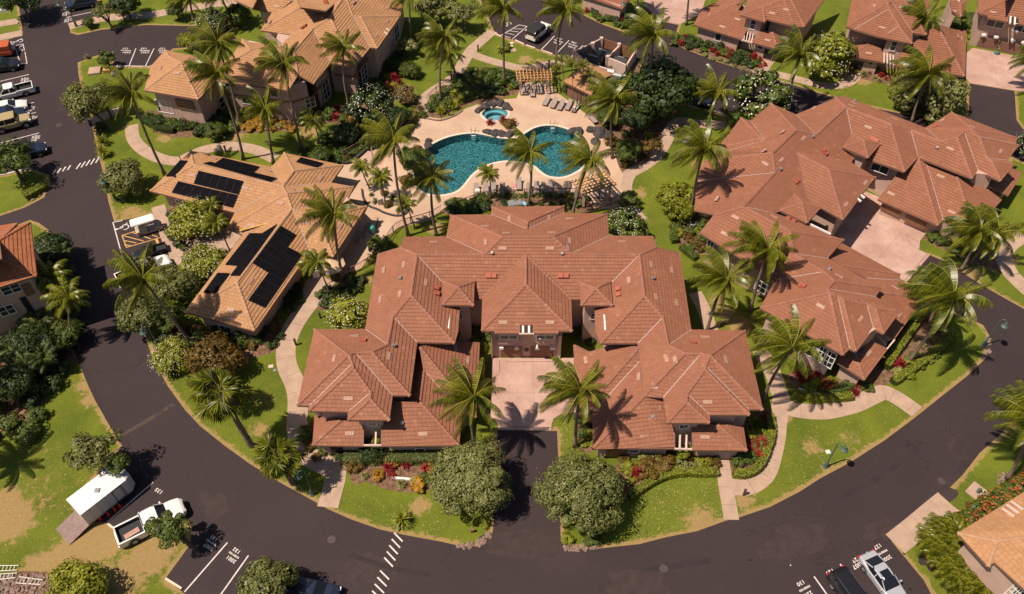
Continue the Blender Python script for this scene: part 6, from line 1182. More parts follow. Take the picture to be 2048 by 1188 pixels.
for k, x, y, s, lab in [('red', 778, 940, .85, 'crimson ti plant left of the white pipe by the left hedge row'), ('red', 852, 942, .8, 'crimson ti plant touching the left driveway tree'), ('gold', 836, 975, .85, 'golden croton at the front of the left bed'), ('gold', 870, 950, .7, 'golden croton beside the left driveway tree'),
                        ('red', 1270, 950, 1.0, 'large crimson ti plant at the left end of the right front bed'), ('red', 1519, 893, 1.1, 'tall crimson ti plant inside the curved hedge'), ('red', 1517, 915, .85, 'lower crimson ti plant inside the curved hedge'), ('red', 1795, 732, 1.0, 'crimson ti plant by the foot of the long leaning palm'),
                        ('red', 1858, 645, .8, 'crimson ti plant at the top of the bed between the hedges'), ('red', 1650, 775, 1.0, 'crimson ti plant left below the white windows'), ('red', 1617, 762, .9, 'dark red ti plant in the palm shade below the white windows'), ('bronze', 1300, 945, 1.3, 'wide bronze croton behind the curved hedge'), ('bronze', 1325, 935, 1.2, 'second bronze croton behind the curved hedge'),
                        ('red', 980, 248, .8, 'crimson ti plant left on the pool rock planter'), ('red', 1006, 245, .9, 'crimson ti plant behind the orange flowers at the pool'), ('bronze', 1018, 252, .9, 'orange flowering shrub on the pool rock planter'), ('yspk', 805, 1045, 1.25, 'big spiky green plant beside the road crossing'),
                        ('yspk', 207, 290, 1.2, 'upper bright spiky plant on the left road verge'), ('yspk', 210, 312, 1.25, 'lower bright spiky plant on the left road verge'), ('dark', 203, 262, 1.0, 'dark shrub under the yellow flowering tree'), ('yellow', 968, 1048, .55, 'small yellow green shrub by the left driveway rocks'), ('bush', 1185, 1080, .8, 'shaded shrub under the right driveway tree'),
                        ('yellow', 1135, 1080, .6, 'yellow shrub at the driveway corner rocks'), ('gold', 525, 250, 1.0, 'large golden flowering shrub by the tall palm trunk'), ('gold', 505, 248, .9, 'golden flowering shrub beside it'), ('bronze', 590, 240, .9, 'x'), ('yspk', 1000, 105, .9, 'bright leafy shrub by the stepping slabs'), ('yellow', 1010, 100, .9, 'rounded yellow shrub behind the stepping slabs'),
                        ('lily', 250, 400, .6, 'pale clump on the left verge'), ('lily', 175, 117, .6, 'pale clump at the road corner, upper left'), ('bush', 1845, 205, .9, 'x'), ('yspk', 735, 300, .01, 'x')]:
    if lab == 'x': continue
    put(k, G(x, y), s, lab if not lab.endswith('it') else 'golden flowering shrub left of the larger golden one')
def blossoms(px, r, me, label_parent=None): pass
fill("600,303 690,300 695,320 655,333 610,322", ['dark', 'bush', 'red', 'fern'], .85, .6, .95, 'behind the clubhouse north eave')
fill("640,262 700,255 760,262 740,285 690,292 650,290", ['dark', 'bush', 'fern'], 1.3, .6, 1.0, 'on the shaded slope left of the pool fence')
# flowering accents parented to nothing are avoided: the orange hedge carries its own blossoms
hr = empty('flowering_hedge', G(1960, 1020), 'long hedge covered in orange red flowers before the lower right house', 'hedge')
a, b = G(1895, 1072), G(2062, 968)
for k in range(9):
    p = a.lerp(b, k / 8); o = newobj('foliage', CS[k % 3], hr, p - hr.location + Vector((0, 0, .5))); o.scale = (1.15, 1.15, .8); o.rotation_euler = (0, 0, k); remat(o, LEAF_M); f = newobj('blossom', FLR, hr, p - hr.location + Vector((0, 0, .5))); f.scale = (1.2, 1.2, .9); f.rotation_euler = (0, 0, k * 2)
# ---- clipped hedges
def hedge(st, w, h, label, mat=LEAF_M, closed=False, leaf=.075, dens=420, name='hedge'):
    C_ = smooth_line([G(x, y) for x, y in PX(st)], 4); root = empty(name, C_[0], label, 'hedge'); o0 = C_[0]; mb = MB(); Lf, Rt = [], []
    for k, p in enumerate(C_):
        d = C_[min(k + 1, len(C_) - 1)] - C_[max(k - 1, 0)]; d.z = 0; d.normalize(); n = Vector((-d.y, d.x, 0)) * w / 2 * .86; Lf.append(p + n); Rt.append(p - n)
    m_ = len(Lf); mb.v = [tuple(p - o0) for p in Lf] + [tuple(p - o0) for p in Rt] + [tuple(p - o0 + Vector((0, 0, h * .9))) for p in Lf] + [tuple(p - o0 + Vector((0, 0, h * .9))) for p in Rt]
    for k in range(m_ - 1): mb.f += [(k, k + 1, 2 * m_ + k + 1, 2 * m_ + k), (m_ + k + 1, m_ + k, 3 * m_ + k, 3 * m_ + k + 1), (2 * m_ + k, 2 * m_ + k + 1, 3 * m_ + k + 1, 3 * m_ + k)]; mb.m += [0] * 3
    mb.f += [(0, 2 * m_, 3 * m_, m_), (m_ - 1, 2 * m_ - 1, 4 * m_ - 1, 3 * m_ - 1)]; mb.m += [0, 0]; mb.obj('inner_twigs', LEAF_D, root)
    lv = MB(); r = random.Random(5)
    for k in range(m_ - 1):
        a0, a1 = C_[k] - o0, C_[k + 1] - o0; L = (a1 - a0).length; d = (a1 - a0).normalized(); n = Vector((-d.y, d.x, 0))
        for _ in range(int(L * dens)):
            t = r.random(); e = r.random() * (w + 2 * h)
            if e < h: q_ = n * (w / 2) + Vector((0, 0, e)); nr = n
            elif e < h + w: q_ = n * (w / 2 - (e - h)) + Vector((0, 0, h)); nr = Vector((0, 0, 1))
            else: q_ = n * (-w / 2) + Vector((0, 0, e - h - w)); nr = -n
            c = a0.lerp(a1, t) + q_ + nr * r.uniform(-.06, .03); nr = (nr + Vector((r.uniform(-.6, .6), r.uniform(-.6, .6), r.uniform(-.2, .7)))).normalized(); u = nr.orthogonal().normalized(); v = nr.cross(u); ang = r.random() * 6.28; u, v = u * math.cos(ang) + v * math.sin(ang), v * math.cos(ang) - u * math.sin(ang); s_ = leaf * r.uniform(.6, 1.2)
            b = len(lv.v); lv.v += [tuple(c - u * s_), tuple(c - v * s_ * .6), tuple(c + u * s_), tuple(c + v * s_ * .6)]; lv.f.append((b, b + 1, b + 2, b + 3)); lv.m.append(0)
    lv.obj('foliage', mat, root, kind='stuff'); return root
hedge("1256,996 1275,985 1300,968 1335,953 1370,948 1400,949 1434,948", .75, .75, 'low clipped hedge curving before the right wing, left of its path', LEAF_Y)
hedge("1465,950 1490,952 1515,938 1532,905 1541,870 1538,835", .75, .75, 'clipped hedge bending round the red plants of the right wing', LEAF_Y)
hedge("1586,788 1610,797 1640,800 1670,800 1703,797", .7, .7, 'short clipped hedge below the white windows beside the wavy path', LEAF_Y)
hedge("1783,768 1810,750 1850,722 1880,695 1905,672", .8, .75, 'long clipped hedge on the lawn side of the leaning palm', LEAF_Y)
hedge("1768,738 1790,705 1815,670 1840,632", .9, .9, 'yellow green hedge against the lower eave of the right complex', LEAF_Y)
hedge("1352,455 1345,470 1350,488", .8, .7, 'short curved hedge at the lawn left of the right complex, upper piece', LEAF_M); hedge("1362,496 1375,508 1392,520", .8, .7, 'short straight hedge at the lawn left of the right complex, lower piece', LEAF_M)
hedge("52,398 72,388 95,375", 1.1, .8, 'yellow hedge on the grass corner at the left road junction', LEAF_Y); hedge("690,916 760,914 830,914 884,913", 1.9, .85, 'trimmed hedge row along the left ground floor wall', LEAF_O)
hedge("285,240 305,252 330,262 350,264", .9, .7, 'dark clipped hedge curving before the left end of the tan villa', LEAF_D)
# ================================================================ OBJECTS
def paint(name, col, rough=0.3, coat=.6, metal=0.0):
    m, t, b = NT(name); n = noise(t, 1.5); t.links.new(mixc(t, n, tuple(x * .93 for x in col), tuple(min(1, x * 1.05) for x in col)), b.inputs['Base Color']); b.inputs['Roughness'].default_value = rough; b.inputs['Coat Weight'].default_value = coat; b.inputs['Coat Roughness'].default_value = .08; b.inputs['Metallic'].default_value = metal; return m
PW, PS, PB, PN, PT, PD = paint('white_car_paint', (.72, .70, .67)), paint('silver_car_paint', (.48, .49, .52), .3, .6, .3), paint('black_car_paint', (.012, .012, .014)), paint('navy_car_paint', (.012, .018, .04)), paint('khaki_paint', (.35, .27, .13), .5, .3), paint('dark_green_paint', (.03, .045, .04))
CGL = paint('car_glass', (.012, .014, .018), .06, .2); RUB = simple('tyre_rubber', (.018, .017, .017), .85, .2); RIM = simple('wheel_rim', (.45, .43, .42), .35, .1, metal=.6); REDL = paint('tail_light', (.5, .02, .02)); WHL = paint('head_light', (.7, .7, .68)); PLAS = simple('black_plastic', (.02, .02, .021), .7, .2)
def loft(mb, secs, m=0, cap=True):
    n = len(secs[0]); b = len(mb.v)
    for s in secs: mb.v += [tuple(p) for p in s]
    for i in range(len(secs) - 1):
        for k in range(n): mb.f.append((b + i * n + k, b + i * n + (k + 1) % n, b + (i + 1) * n + (k + 1) % n, b + (i + 1) * n + k)); mb.m.append(m)
    if cap: mb.f.append(tuple(b + k for k in range(n))); mb.m.append(m); mb.f.append(tuple(b + (len(secs) - 1) * n + k for k in range(n))[::-1]); mb.m.append(m)
def bsec(x, w, zl, zh): return [(x, -w * .9, zl), (x, -w, zl + .18), (x, -w, zh - .16), (x, -w * .93, zh - .04), (x, -w * .8, zh), (x, w * .8, zh), (x, w * .93, zh - .04), (x, w, zh - .16), (x, w, zl + .18), (x, w * .9, zl)]
def gsec(x, wb, wt, zb, zt): return [(x, -wb, zb), (x, -wt, zt - .05), (x, -wt * .9, zt), (x, wt * .9, zt), (x, wt, zt - .05), (x, wb, zb)]
VK = {
 'sedan': dict(body=[(2.38, .62, .38, .62), (2.25, .80, .28, .70), (1.75, .88, .22, .84), (1.0, .90, .20, .93), (-1.2, .90, .20, .96), (-1.85, .88, .24, .98), (-2.25, .80, .30, .93), (-2.36, .66, .42, .80)], gh=[(1.05, .80, .78, .90, .93), (.25, .80, .63, .92, 1.40), (-.95, .80, .62, .93, 1.40), (-1.80, .76, .70, .95, .985)], roof=(.30, -1.0, .62, 1.405), ax=(1.42, -1.38), r=.33),
 'suv': dict(body=[(2.35, .66, .42, .80), (2.22, .84, .34, .92), (1.7, .92, .28, 1.04), (.9, .93, .26, 1.10), (-1.9, .93, .26, 1.12), (-2.25, .90, .32, 1.10), (-2.36, .78, .45, .95)], gh=[(1.15, .84, .82, 1.06, 1.10), (.45, .84, .68, 1.08, 1.68), (-1.75, .84, .67, 1.08, 1.68), (-2.22, .82, .74, 1.08, 1.20)], roof=(.45, -1.85, .68, 1.69), ax=(1.42, -1.40), r=.37),
 'jeep': dict(body=[(2.0, .62, .55, .95), (1.9, .66, .5, 1.05), (.75, .74, .45, 1.12), (.7, .80, .42, 1.14), (-1.7, .80, .42, 1.14), (-1.95, .78, .5, 1.1)], gh=[(.78, .76, .74, 1.12, 1.14), (.50, .76, .70, 1.12, 1.74), (-1.75, .76, .70, 1.12, 1.74), (-1.93, .75, .70, 1.12, 1.60)], roof=(.55, -1.85, .72, 1.75), ax=(1.35, -1.25), r=.42),
 'pickup': dict(body=[(2.98, .52, .48, .80), (2.92, .74, .42, .90), (2.72, .90, .38, 1.02), (2.2, .97, .34, 1.10), (1.45, .98, .32, 1.14), (-.62, .98, .32, 1.14)], gh=[(1.5, .90, .86, 1.10, 1.14), (.75, .90, .74, 1.12, 1.80), (-.45, .90, .74, 1.12, 1.80), (-.62, .90, .76, 1.12, 1.60)], roof=(.78, -.50, .74, 1.81), ax=(1.95, -1.75), r=.42, bed=(-.64, -2.92)),
}
def wheel(root, x, y, r, w=.24):
    mb = MB(); sg = 1 if y > 0 else -1
    prof = [(r * .55, -w / 2), (r * .92, -w / 2), (r, -w * .3), (r, w * .3), (r * .92, w / 2), (r * .55, w / 2)]
    n = 18; b = 0
    for rr, yy in prof:
        for k in range(n): a = 2 * math.pi * k / n; mb.v.append((rr * math.cos(a), yy, rr * math.sin(a)))
    for i in range(len(prof) - 1):
        for k in range(n): mb.f.append((i * n + k, i * n + (k + 1) % n, (i + 1) * n + (k + 1) % n, (i + 1) * n + k)); mb.m.append(0)
    t = mb.obj('wheel', RUB, root, loc=(x, y, r)); m2 = MB(); m2.v = [(0, 0, 0)]
    for k in range(n): a = 2 * math.pi * k / n; m2.v.append((r * .56 * math.cos(a), sg * w * .40, r * .56 * math.sin(a)))
    m2.v[0] = (0, sg * w * .28, 0); m2.f = [(0, 1 + k, 1 + (k + 1) % n) for k in range(n)]; m2.m = [0] * n
    for k in range(5): a = 2 * math.pi * k / 5; m2.beam((0, sg * w * .42, 0), (r * .55 * math.cos(a), sg * w * .45, r * .55 * math.sin(a)), .05, .03, up=(0, 1, 0))
    m2.obj('rim', RIM, t)
def vehicle(kind, c, head, body, label, cat='car', name='parked_car', scale=1.0, roofmat=None, soft=False):
    "c centre px, head = px vector pointing to the front"
    K = VK[kind]; p = G(*c); q_ = G(c[0] + head[0] * .2, c[1] + head[1] * .2); a = math.atan2(q_.y - p.y, q_.x - p.x); p.z = .014
    root = empty(name, p, label, cat, None, a); root.scale = (scale,) * 3; mb = MB(); loft(mb, [bsec(*s) for s in K['body']]); 
    if 'bed' in K:
        x0, x1 = K['bed']; L = x0 - x1; xm = (x0 + x1) / 2
        mb.box((xm, 0, .62), (L, 1.80, .12)); mb.box((xm, .90, .78), (L, .14, .74)); mb.box((xm, -.90, .78), (L, .14, .74)); mb.box((x1 + .05, 0, .80), (.10, 1.72, .66)); mb.box((x0 - .03, 0, .86), (.06, 1.7, .56)); mb.box((x1 - .06, 0, .46), (.18, 1.7, .2))
    o = mb.obj('body', body, root)
    if 'bed' in K:
        mb = MB(); mb.box((xm, 0, .70), (L - .2, 1.64, .03)); mb.box((xm, .815, .85), (L - .2, .03, .5)); mb.box((xm, -.815, .85), (L - .2, .03, .5)); mb.obj('bed_liner', PLAS, root, kind='stuff')
    mb = MB()
    g = K['gh']; loft(mb, [gsec(*s) for s in g]); mb.obj('window_glass', CGL if not soft else PLAS, root)
    x0, x1, w, z = K['roof']; mb = MB(); loft(mb, [[(x0, -w * .9, z - .05), (x0, -w * .8, z), (x0, w * .8, z), (x0, w * .9, z - .05)], [(x0 - .25, -w * 1.02, z - .05), (x0 - .25, -w * .9, z + .025), (x0 - .25, w * .9, z + .025), (x0 - .25, w * 1.02, z - .05)], [(x1 + .25, -w * 1.02, z - .05), (x1 + .25, -w * .9, z + .025), (x1 + .25, w * .9, z + .025), (x1 + .25, w * 1.02, z - .05)], [(x1, -w * .9, z - .06), (x1, -w * .8, z - .01), (x1, w * .8, z - .01), (x1, w * .9, z - .06)]])
    mb.obj('roof_panel', roofmat or body, root)
    for sg in (-1, 1):
        mb = MB(); mb.beam((g[0][0], sg * g[0][1] * .98, g[0][4] - .02), (g[1][0], sg * g[1][2] * 1.0, g[1][4] - .04), .07, .05); mb.obj('pillar', body, root); mb = MB(); mb.beam((g[2][0], sg * g[2][2], g[2][4] - .05), (g[3][0], sg * g[3][2], g[3][4] - .02), .10, .06)
        mb.obj('pillar', body, root); xm = (g[1][0] + g[2][0]) / 2; mb = MB(); mb.beam((xm, sg * g[1][2] * 1.0, g[1][4] - .06), (xm, sg * g[1][1] * 1.01, g[1][3] + .02), .08, .04); mb.obj('pillar', body, root)
    r = K['r']; hw = max(s[1] for s in K['body'])
    for ax in K['ax']:
        for sg in (-1, 1): wheel(root, ax, sg * (hw - .10), r)
    for ax in K['ax']:
        for sg in (-1, 1): mb = MB(); mb.tube([(ax + (r + .07) * math.cos(t), sg * (hw - .02), r + (r + .07) * math.sin(t)) for t in np.linspace(0, math.pi, 9)], .045, 5); mb.obj('wheel_arch', PLAS, root)
    f, b = K['body'][0], K['body'][-1]; bx = K['bed'][1] if 'bed' in K else b[0]
    for sg in (-1, 1):
        mb = MB(); mb.box((f[0] - .10, sg * f[1] * 1.02, f[3] - .05), (.22, .30, .14)); mb.obj('headlight', WHL, root); mb = MB(); mb.box((bx + .04, sg * (hw * .82), (b[3] if 'bed' not in K else 1.05) - .06), (.16, .26, .16)); mb.obj('tail_light', REDL, root)
        mb = MB(); mb.box((g[0][0] - .25, sg * (hw + .10), g[0][4] + .03), (.14, .2, .13)); mb.obj('wing_mirror', body, root)
    mb = MB(); mb.box((f[0] - .02, 0, f[2] + .12), (.10, f[1] * 1.5, .16)); mb.obj('grille', PLAS, root)
    return root
SL = (42, 58)
v = vehicle('sedan', (1762, 1163), SL, PS, 'silver sedan with open sunroof in the lower right stalls'); mb = MB(); mb.box((-.05, 0, 1.44), (.75, .85, .03)); mb.obj('sunroof', CGL, v)
vehicle('suv', (1700, 1198), SL, PB, 'black estate car left of the silver sedan, cut by the bottom edge'); vehicle('suv', (626, 1190), (60, 12), PN, 'dark blue car at the bottom edge beside the stall tree')
v = vehicle('pickup', (307, 1051), (68, -34), PW, 'white crew cab pickup with open bed under the sparse tree', 'truck', 'pickup_truck'); mb = MB(); mb.box((-1.7, -.25, .80), (1.3, .5, .1), rz=.1); mb.obj('cargo_plank', SKYL, v)
vehicle('suv', (8, 140), (40, -6), PB, 'black SUV above the white pickup in the left stalls'); vehicle('pickup', (28, 192), (-40, 10), PW, 'white pickup parked nose out of frame in the left stalls', 'truck', 'pickup_truck', .95)
vehicle('sedan', (20, 222), (40, -9), PW, 'white car between white pickup and dark blue SUV at the left'); vehicle('suv', (18, 240), (40, -9), PN, 'dark blue SUV half hidden by the khaki jeep'); vehicle('jeep', (30, 255), (40, -10), PT, 'khaki four wheel drive with dark sides at the left', 'jeep', 'jeep', 1.15)
vehicle('suv', (58, 312), (34, -9), PN, 'dark car in the tree shade at the left stalls'); vehicle('pickup', (-8, 108), (40, -9), PS, 'truck with orange load box at the left edge', 'truck', 'pickup_truck', .95); vehicle('suv', (166, 14), (-40, 8), PN, 'dark blue SUV at the top edge beside the entrance road')
vehicle('jeep', (1076, 73), (26, -22), PW, 'white jeep with black soft top and rear spare wheel', 'jeep', 'jeep', 1.12, roofmat=PLAS, soft=True); vehicle('suv', (1412, 198), (-8, 26), PN, 'dark car shaded by the big tree near the top right road')
vehicle('pickup', (303, 508), (-40, 12), PB, 'black utility pickup with open bed in the cart bay', 'truck', 'pickup_truck', .62); vehicle('pickup', (292, 550), (46, -20), PW, 'white pickup hidden under the leaning palm at the cart bay', 'truck', 'pickup_truck', 1.0)
mb = MB(); p = G(13, 110); mb.box((p.x, p.y, 1.35), (2.0, 1.7, .9), rz=.25); mb.box((p.x, p.y, .7), (2.1, 1.8, .5), rz=.25); o = mb.obj('cargo_box', simple('orange_red_paint', (.45, .09, .03), .6), None, loc=(0, 0, 0)); setp(o, 'orange red box load in the truck bed at the left edge', 'box')
# golf cart
p = G(300, 462); q_ = G(320, 456); a = math.atan2(q_.y - p.y, q_.x - p.x); gc = empty('golf_cart', p, 'golf cart with long white roof and beige seat beside the yellow hatching', 'golf cart', None, a)
mb = MB(); loft(mb, [[(x, -w, z0), (x, -w, z1), (x, w, z1), (x, w, z0)] for x, w, z0, z1 in [(1.5, .45, .3, .55), (1.25, .6, .25, .85), (.75, .62, .25, .95), (.7, .62, .25, .40), (-.2, .62, .25, .40), (-.25, .62, .25, .72), (-1.3, .62, .3, .78), (-1.45, .55, .35, .7)]]); mb.obj('body', simple('beige_plastic', (.42, .34, .28), .5), gc)
mb = MB(); mb.box((-.45, 0, .84), (.55, 1.15, .18)); mb.box((-.75, 0, 1.1), (.15, 1.15, .45)); mb.obj('seat', simple('beige_vinyl', (.6, .52, .45), .5), gc); mb = MB(); loft(mb, [[(x, -w, 1.86), (x, -w * .9, z), (x, w * .9, z), (x, w, 1.86)] for x, w, z in [(1.0, .55, 1.9), (.8, .62, 1.97), (-1.5, .62, 1.97), (-1.65, .56, 1.9)]]); mb.obj('roof', WHITE, gc)
for x, y in ((.9, .55), (.9, -.55), (-.85, .55), (-.85, -.55)): mb = MB(); mb.beam((x, y, .7), (x * .85, y, 1.88), .04, .04); mb.obj('roof_post', BLACKM, gc)
for x, y in ((1.0, .55), (1.0, -.55), (-1.0, .55), (-1.0, -.55)): wheel(gc, x, y, .23, .18)
mb = MB(); mb.tube([(.35 + .17 * math.cos(t), .3 + .17 * math.sin(t), .98) for t in np.linspace(0, 6.28, 13)], .02, 5); mb.beam((.35, .3, .97), (.75, .3, .7), .04, .04); mb.obj('steering_wheel', BLACKM, gc)
# trailer
trail_ = 0
c4 = [G(x, y, 2.55) for x, y in ((134, 1000), (159, 1028), (249, 958), (225, 931))]; nose = (G(241, 940, 2.2), G(268, 966, 2.0)); tr = empty('cargo_trailer', G(205, 1000), 'long white enclosed trailer with its rear ramp lowered on the grass', 'trailer'); o0 = tr.location
Pm = (c4[0] + c4[1]) / 2; Pf = (c4[2] + c4[3]) / 2; ax = (Pf - Pm); ax.z = 0; Lt = ax.length; ax.normalize(); sd = Vector((-ax.y, ax.x, 0)); wt = 1.12; cen = Pm; cen.z = 0
def TP(u, v, z): return cen + ax * u + sd * v + Vector((0, 0, z)) - o0
mb = MB(); sec = [(.0, wt), (Lt, wt), (Lt + .55, wt * .55), (Lt + .55, -wt * .55), (Lt, -wt), (0, -wt)]
n = len(sec); mb.v = [tuple(TP(u, v, .55)) for u, v in sec] + [tuple(TP(u, v, 2.5 if u <= Lt + .1 else 2.25)) for u, v in sec] ; mb.f = [(i, (i + 1) % n, n + (i + 1) % n, n + i) for i in range(n)] + [(6, 7, 10, 11), (7, 8, 9, 10)]; mb.m = [0] * 8; mb.obj('box', simple('trailer_grey_white', (.55, .52, .50), .5, .05), tr)
mb = MB(); mb.v = [tuple(TP(u, v, z)) for u, v, z in ((-.03, wt + .03, 2.52), (Lt, wt + .03, 2.52), (Lt, -wt - .03, 2.52), (-.03, -wt - .03, 2.52), (-.03, 0, 2.60), (Lt, 0, 2.60))]; mb.f = [(0, 1, 5, 4), (4, 5, 2, 3), (0, 4, 3), (1, 2, 5)]; mb.m = [0] * 4; mb.obj('roof', WHITE, tr)
mb = MB(); mb.beam(TP(Lt - 1.35, -wt - .02, 1.5), TP(Lt - .55, -wt - .02, 1.5), .03, 1.7); mb.obj('side_door', STUCCO2, tr) if False else None
for (u0, z0), (u1, z1) in (((Lt - 1.5, .65), (Lt - 1.5, 2.35)), ((Lt - .6, .65), (Lt - .6, 2.35)), ((Lt - 1.5, 2.35), (Lt - .6, 2.35)), ((Lt - 1.5, .65), (Lt - .6, .65))): mb = MB(); mb.beam(TP(u0, -wt - .02, z0), TP(u1, -wt - .02, z1), .05, .05, up=sd); mb.obj('door_frame', BLACKM, tr)
for k in range(1, 6): mb = MB(); mb.beam(TP(Lt * k / 6, -wt - .012, .6), TP(Lt * k / 6, -wt - .012, 2.42), .02, .03, up=ax); mb.beam(TP(Lt * k / 6, wt + .012, .6), TP(Lt * k / 6, wt + .012, 2.42), .02, .03, up=ax); mb.obj('panel_seam', GREY, tr, kind='stuff')
mb = MB(); mb.beam(TP(0, -wt - .02, .6), TP(Lt, -wt - .02, .6), .04, .1); mb.obj('skirt_rail', GREY, tr)
mb = MB(); mb.box(TP(Lt * .5, -.2, 2.63), (.4, .4, .1)); mb.obj('roof_hatch', GREY, tr)
for u in (Lt * .45, Lt * .45 + .85):
    for v in (-wt + .02, wt - .02):
        w_ = TP(u, v, 0); t_ = bpy.data.objects.new('wheel_hub', None); COL.objects.link(t_); t_.parent = tr; t_.location = w_; t_.rotation_euler = (0, 0, math.atan2(ax.y, ax.x)); m2 = MB()
        for k in range(14):
            pass
        m2.tube([(0, -.12, .33), (0, .12, .33)], .33, 14); m2.obj('tyre', RUB, t_)
mb = MB(); mb.add([TP(0, wt, .55), TP(0, -wt, .55), TP(-2.1, -wt, .06), TP(-2.1, wt, .06), TP(0, wt, .48), TP(0, -wt, .48), TP(-2.1, -wt, .01), TP(-2.1, wt, .01)], [(0, 3, 2, 1), (4, 5, 6, 7), (0, 1, 5, 4), (1, 2, 6, 5), (2, 3, 7, 6), (3, 0, 4, 7)]); mb.obj('ramp', simple('ramp_ply', (.22, .15, .13), .8), tr)
mb = MB(); mb.beam(TP(Lt + .5, .4, .5), TP(Lt + 1.5, 0, .45), .08, .1); mb.beam(TP(Lt + .5, -.4, .5), TP(Lt + 1.5, 0, .45), .08, .1); mb.obj('tow_bar', BLACKM, tr)
for i, (x, y) in enumerate([(241, 1014), (231, 1021), (218, 1030), (201, 1039)]):
    mb = MB(); mb.lathe((0, 0, 0), [(.2, 0), (.2, .04), (.13, .04), (.03, .68), (.02, .7)], 10); mb.box((0, 0, .02), (.38, .38, .04)); o = mb.obj('traffic_cone', simple('cone_orange', (.75, .06, .03), .5) if i == 0 else MATS['cone_orange'], None, loc=G(x, y)); setp(o, ['orange cone nearest the trailer door, first of the row', 'second orange cone from the trailer door', 'third orange cone from the trailer door', 'orange cone at the ramp end of the row'][i], 'traffic cone', 'cones beside the trailer')
# lamps
def lamp(base, top, headpx, label, hh=3.9):
    B, T = upr(*base, *top); root = empty('street_lamp', B, label, 'street lamp'); H_ = G(headpx[0], headpx[1], hh) - B; H_.z = hh; d = Vector((H_.x, H_.y, 0)); L = d.length; d.normalize(); z = 4.3
    mb = MB(); mb.lathe((0, 0, 0), [(.26, 0), (.26, .12), (.19, .2), (.17, .75), (.12, .85), (.12, .95), (.09, 1.0)], 14); mb.obj('base', GREEN_METAL, root); mb = MB(); mb.tube([(0, 0, .9), (0, 0, z - .2)], [.075, .055], 10); mb.obj('post', GREEN_METAL, root)
    mb = MB(); mb.tube([Vector((0, 0, z - .25)) + Vector((0, 0, .45)) * math.sin(t) + d * (L / 2) * (1 - math.cos(t)) for t in np.linspace(0, math.pi, 12)] + [d * L + Vector((0, 0, hh + .2))], .035, 7); mb.tube([Vector((0, 0, z - 1.0)), d * L * .45 + Vector((0, 0, z - .1))], .02, 5); mb.obj('arm', GREEN_METAL, root)
    mb = MB(); mb.lathe(tuple(d * L + Vector((0, 0, hh - .22))), [(.36, 0), (.34, .06), (.20, .20), (.13, .36), (.10, .50), (.03, .58)], 16); mb.obj('lamp_shade', GREEN_METAL, root); mb = MB(); mb.lathe(tuple(d * L + Vector((0, 0, hh - .30))), [(.05, 0), (.2, .02), (.28, .09)], 12); mb.obj('lens', WHITE, root)
lamp((1650, 934), (1677, 885), (1690, 897), 'green street lamp on the lawn right of the wavy path'); lamp((625, 989), (604, 941), (596, 951), 'green street lamp among palm shadows at the lower left verge'); lamp((1966, 692), (1999, 643), (2011, 650), 'green street lamp at the stony road corner on the right')
lamp((316, 692), (279, 650), (285, 663), 'green street lamp on the verge below the leaning palm'); lamp((232, 400), (203, 352), (205, 362), 'green street lamp beside the left road speed hump'); lamp((153, 53), (116, -2), (117, 7), 'green street lamp at the top left stalls'); lamp((1248, 50), (1250, -4), (1247, 6), 'green street lamp at the top edge by the far house'); lamp((1520, 158), (1522, 140), (1518, 148), 'x', ) if False else None
for i, (x, y, lab) in enumerate([(592, 690, 'beside the curving path below the clubhouse'), (641, 636, 'by the path end planting near the clubhouse corner'), (452, 304, 'inside the serpentine path loop'), (249, 38, 'on the top footpath by the open tree'), (956, 102, 'at the fork of the winding path'), (903, 160, 'half way along the winding path'), (1098, 133, 'at the right end of the upper pergola'),
                             (1487, 990, 'at the bend of the path by the loop road'), (1437, 655, 'in the gap between the two red villas'), (202, 110, 'at the upper left road corner'), (701, 318, 'behind the sport circle fence'), (898, 231, 'in the bed edge by the hot tub'), (1936, 226, 'at the end of the top right drive')]):
    mb = MB(); mb.lathe((0, 0, 0), [(.11, 0), (.11, .78), (.14, .8), (.14, .98), (.05, 1.0)], 12); r_ = empty('bollard_light', G(x, y), 'brown bollard light ' + lab, 'bollard', 'bollard lights along the paths'); mb.obj('post', BROWNM, r_); mb = MB(); mb.lathe((0, 0, 0), [(.115, .83), (.115, .93)], 12); mb.obj('lens', GREY, r_)
# wheel stops
for i, (a, b, s) in enumerate([((217, 1049), (246, 1071), 'at the head of stall 135'), ((332, 1158), (364, 1178), 'at the lower left stall beside the dry grass'), ((1030, 81), (1048, 89), 'behind the jeep stalls, left one'), ((1052, 91), (1070, 97), 'under the back of the jeep'), ((1085, 102), (1105, 109), 'behind the stalls, third one'), ((1111, 111), (1133, 119), 'behind the stalls by the bin enclosure'), ((990, 68), (1003, 74), 'at the hatched bay'),
                                ((266, 134), (288, 134), 'at the upper left stall beside the gable roof'), ((232, 134), (254, 134), 'at the upper left stall beside the small tree'), ((307, 437), (311, 444), 'in front of the golf cart'), ((1428, 222), (1450, 231), 'near the dark shaded car')]):
    mb = MB(); A_, B_ = G(*a), G(*b); mb.beam(Vector((0, 0, .08)), B_ - A_ + Vector((0, 0, .08)), .18, .13); mb.beam(Vector((0, 0, .14)), B_ - A_ + Vector((0, 0, .14)), .10, .05); o = mb.obj('wheel_stop', COPE, None, loc=A_); setp(o, 'concrete wheel stop ' + s, 'wheel stop')
mb = MB(); A_, B_ = G(313, 479), G(318, 491); mb.beam(Vector((0, 0, .08)), B_ - A_ + Vector((0, 0, .08)), .3, .16); o = mb.obj('wheel_stop', MARKY, None, loc=A_); setp(o, 'yellow painted wheel stop behind the black utility pickup', 'wheel stop')
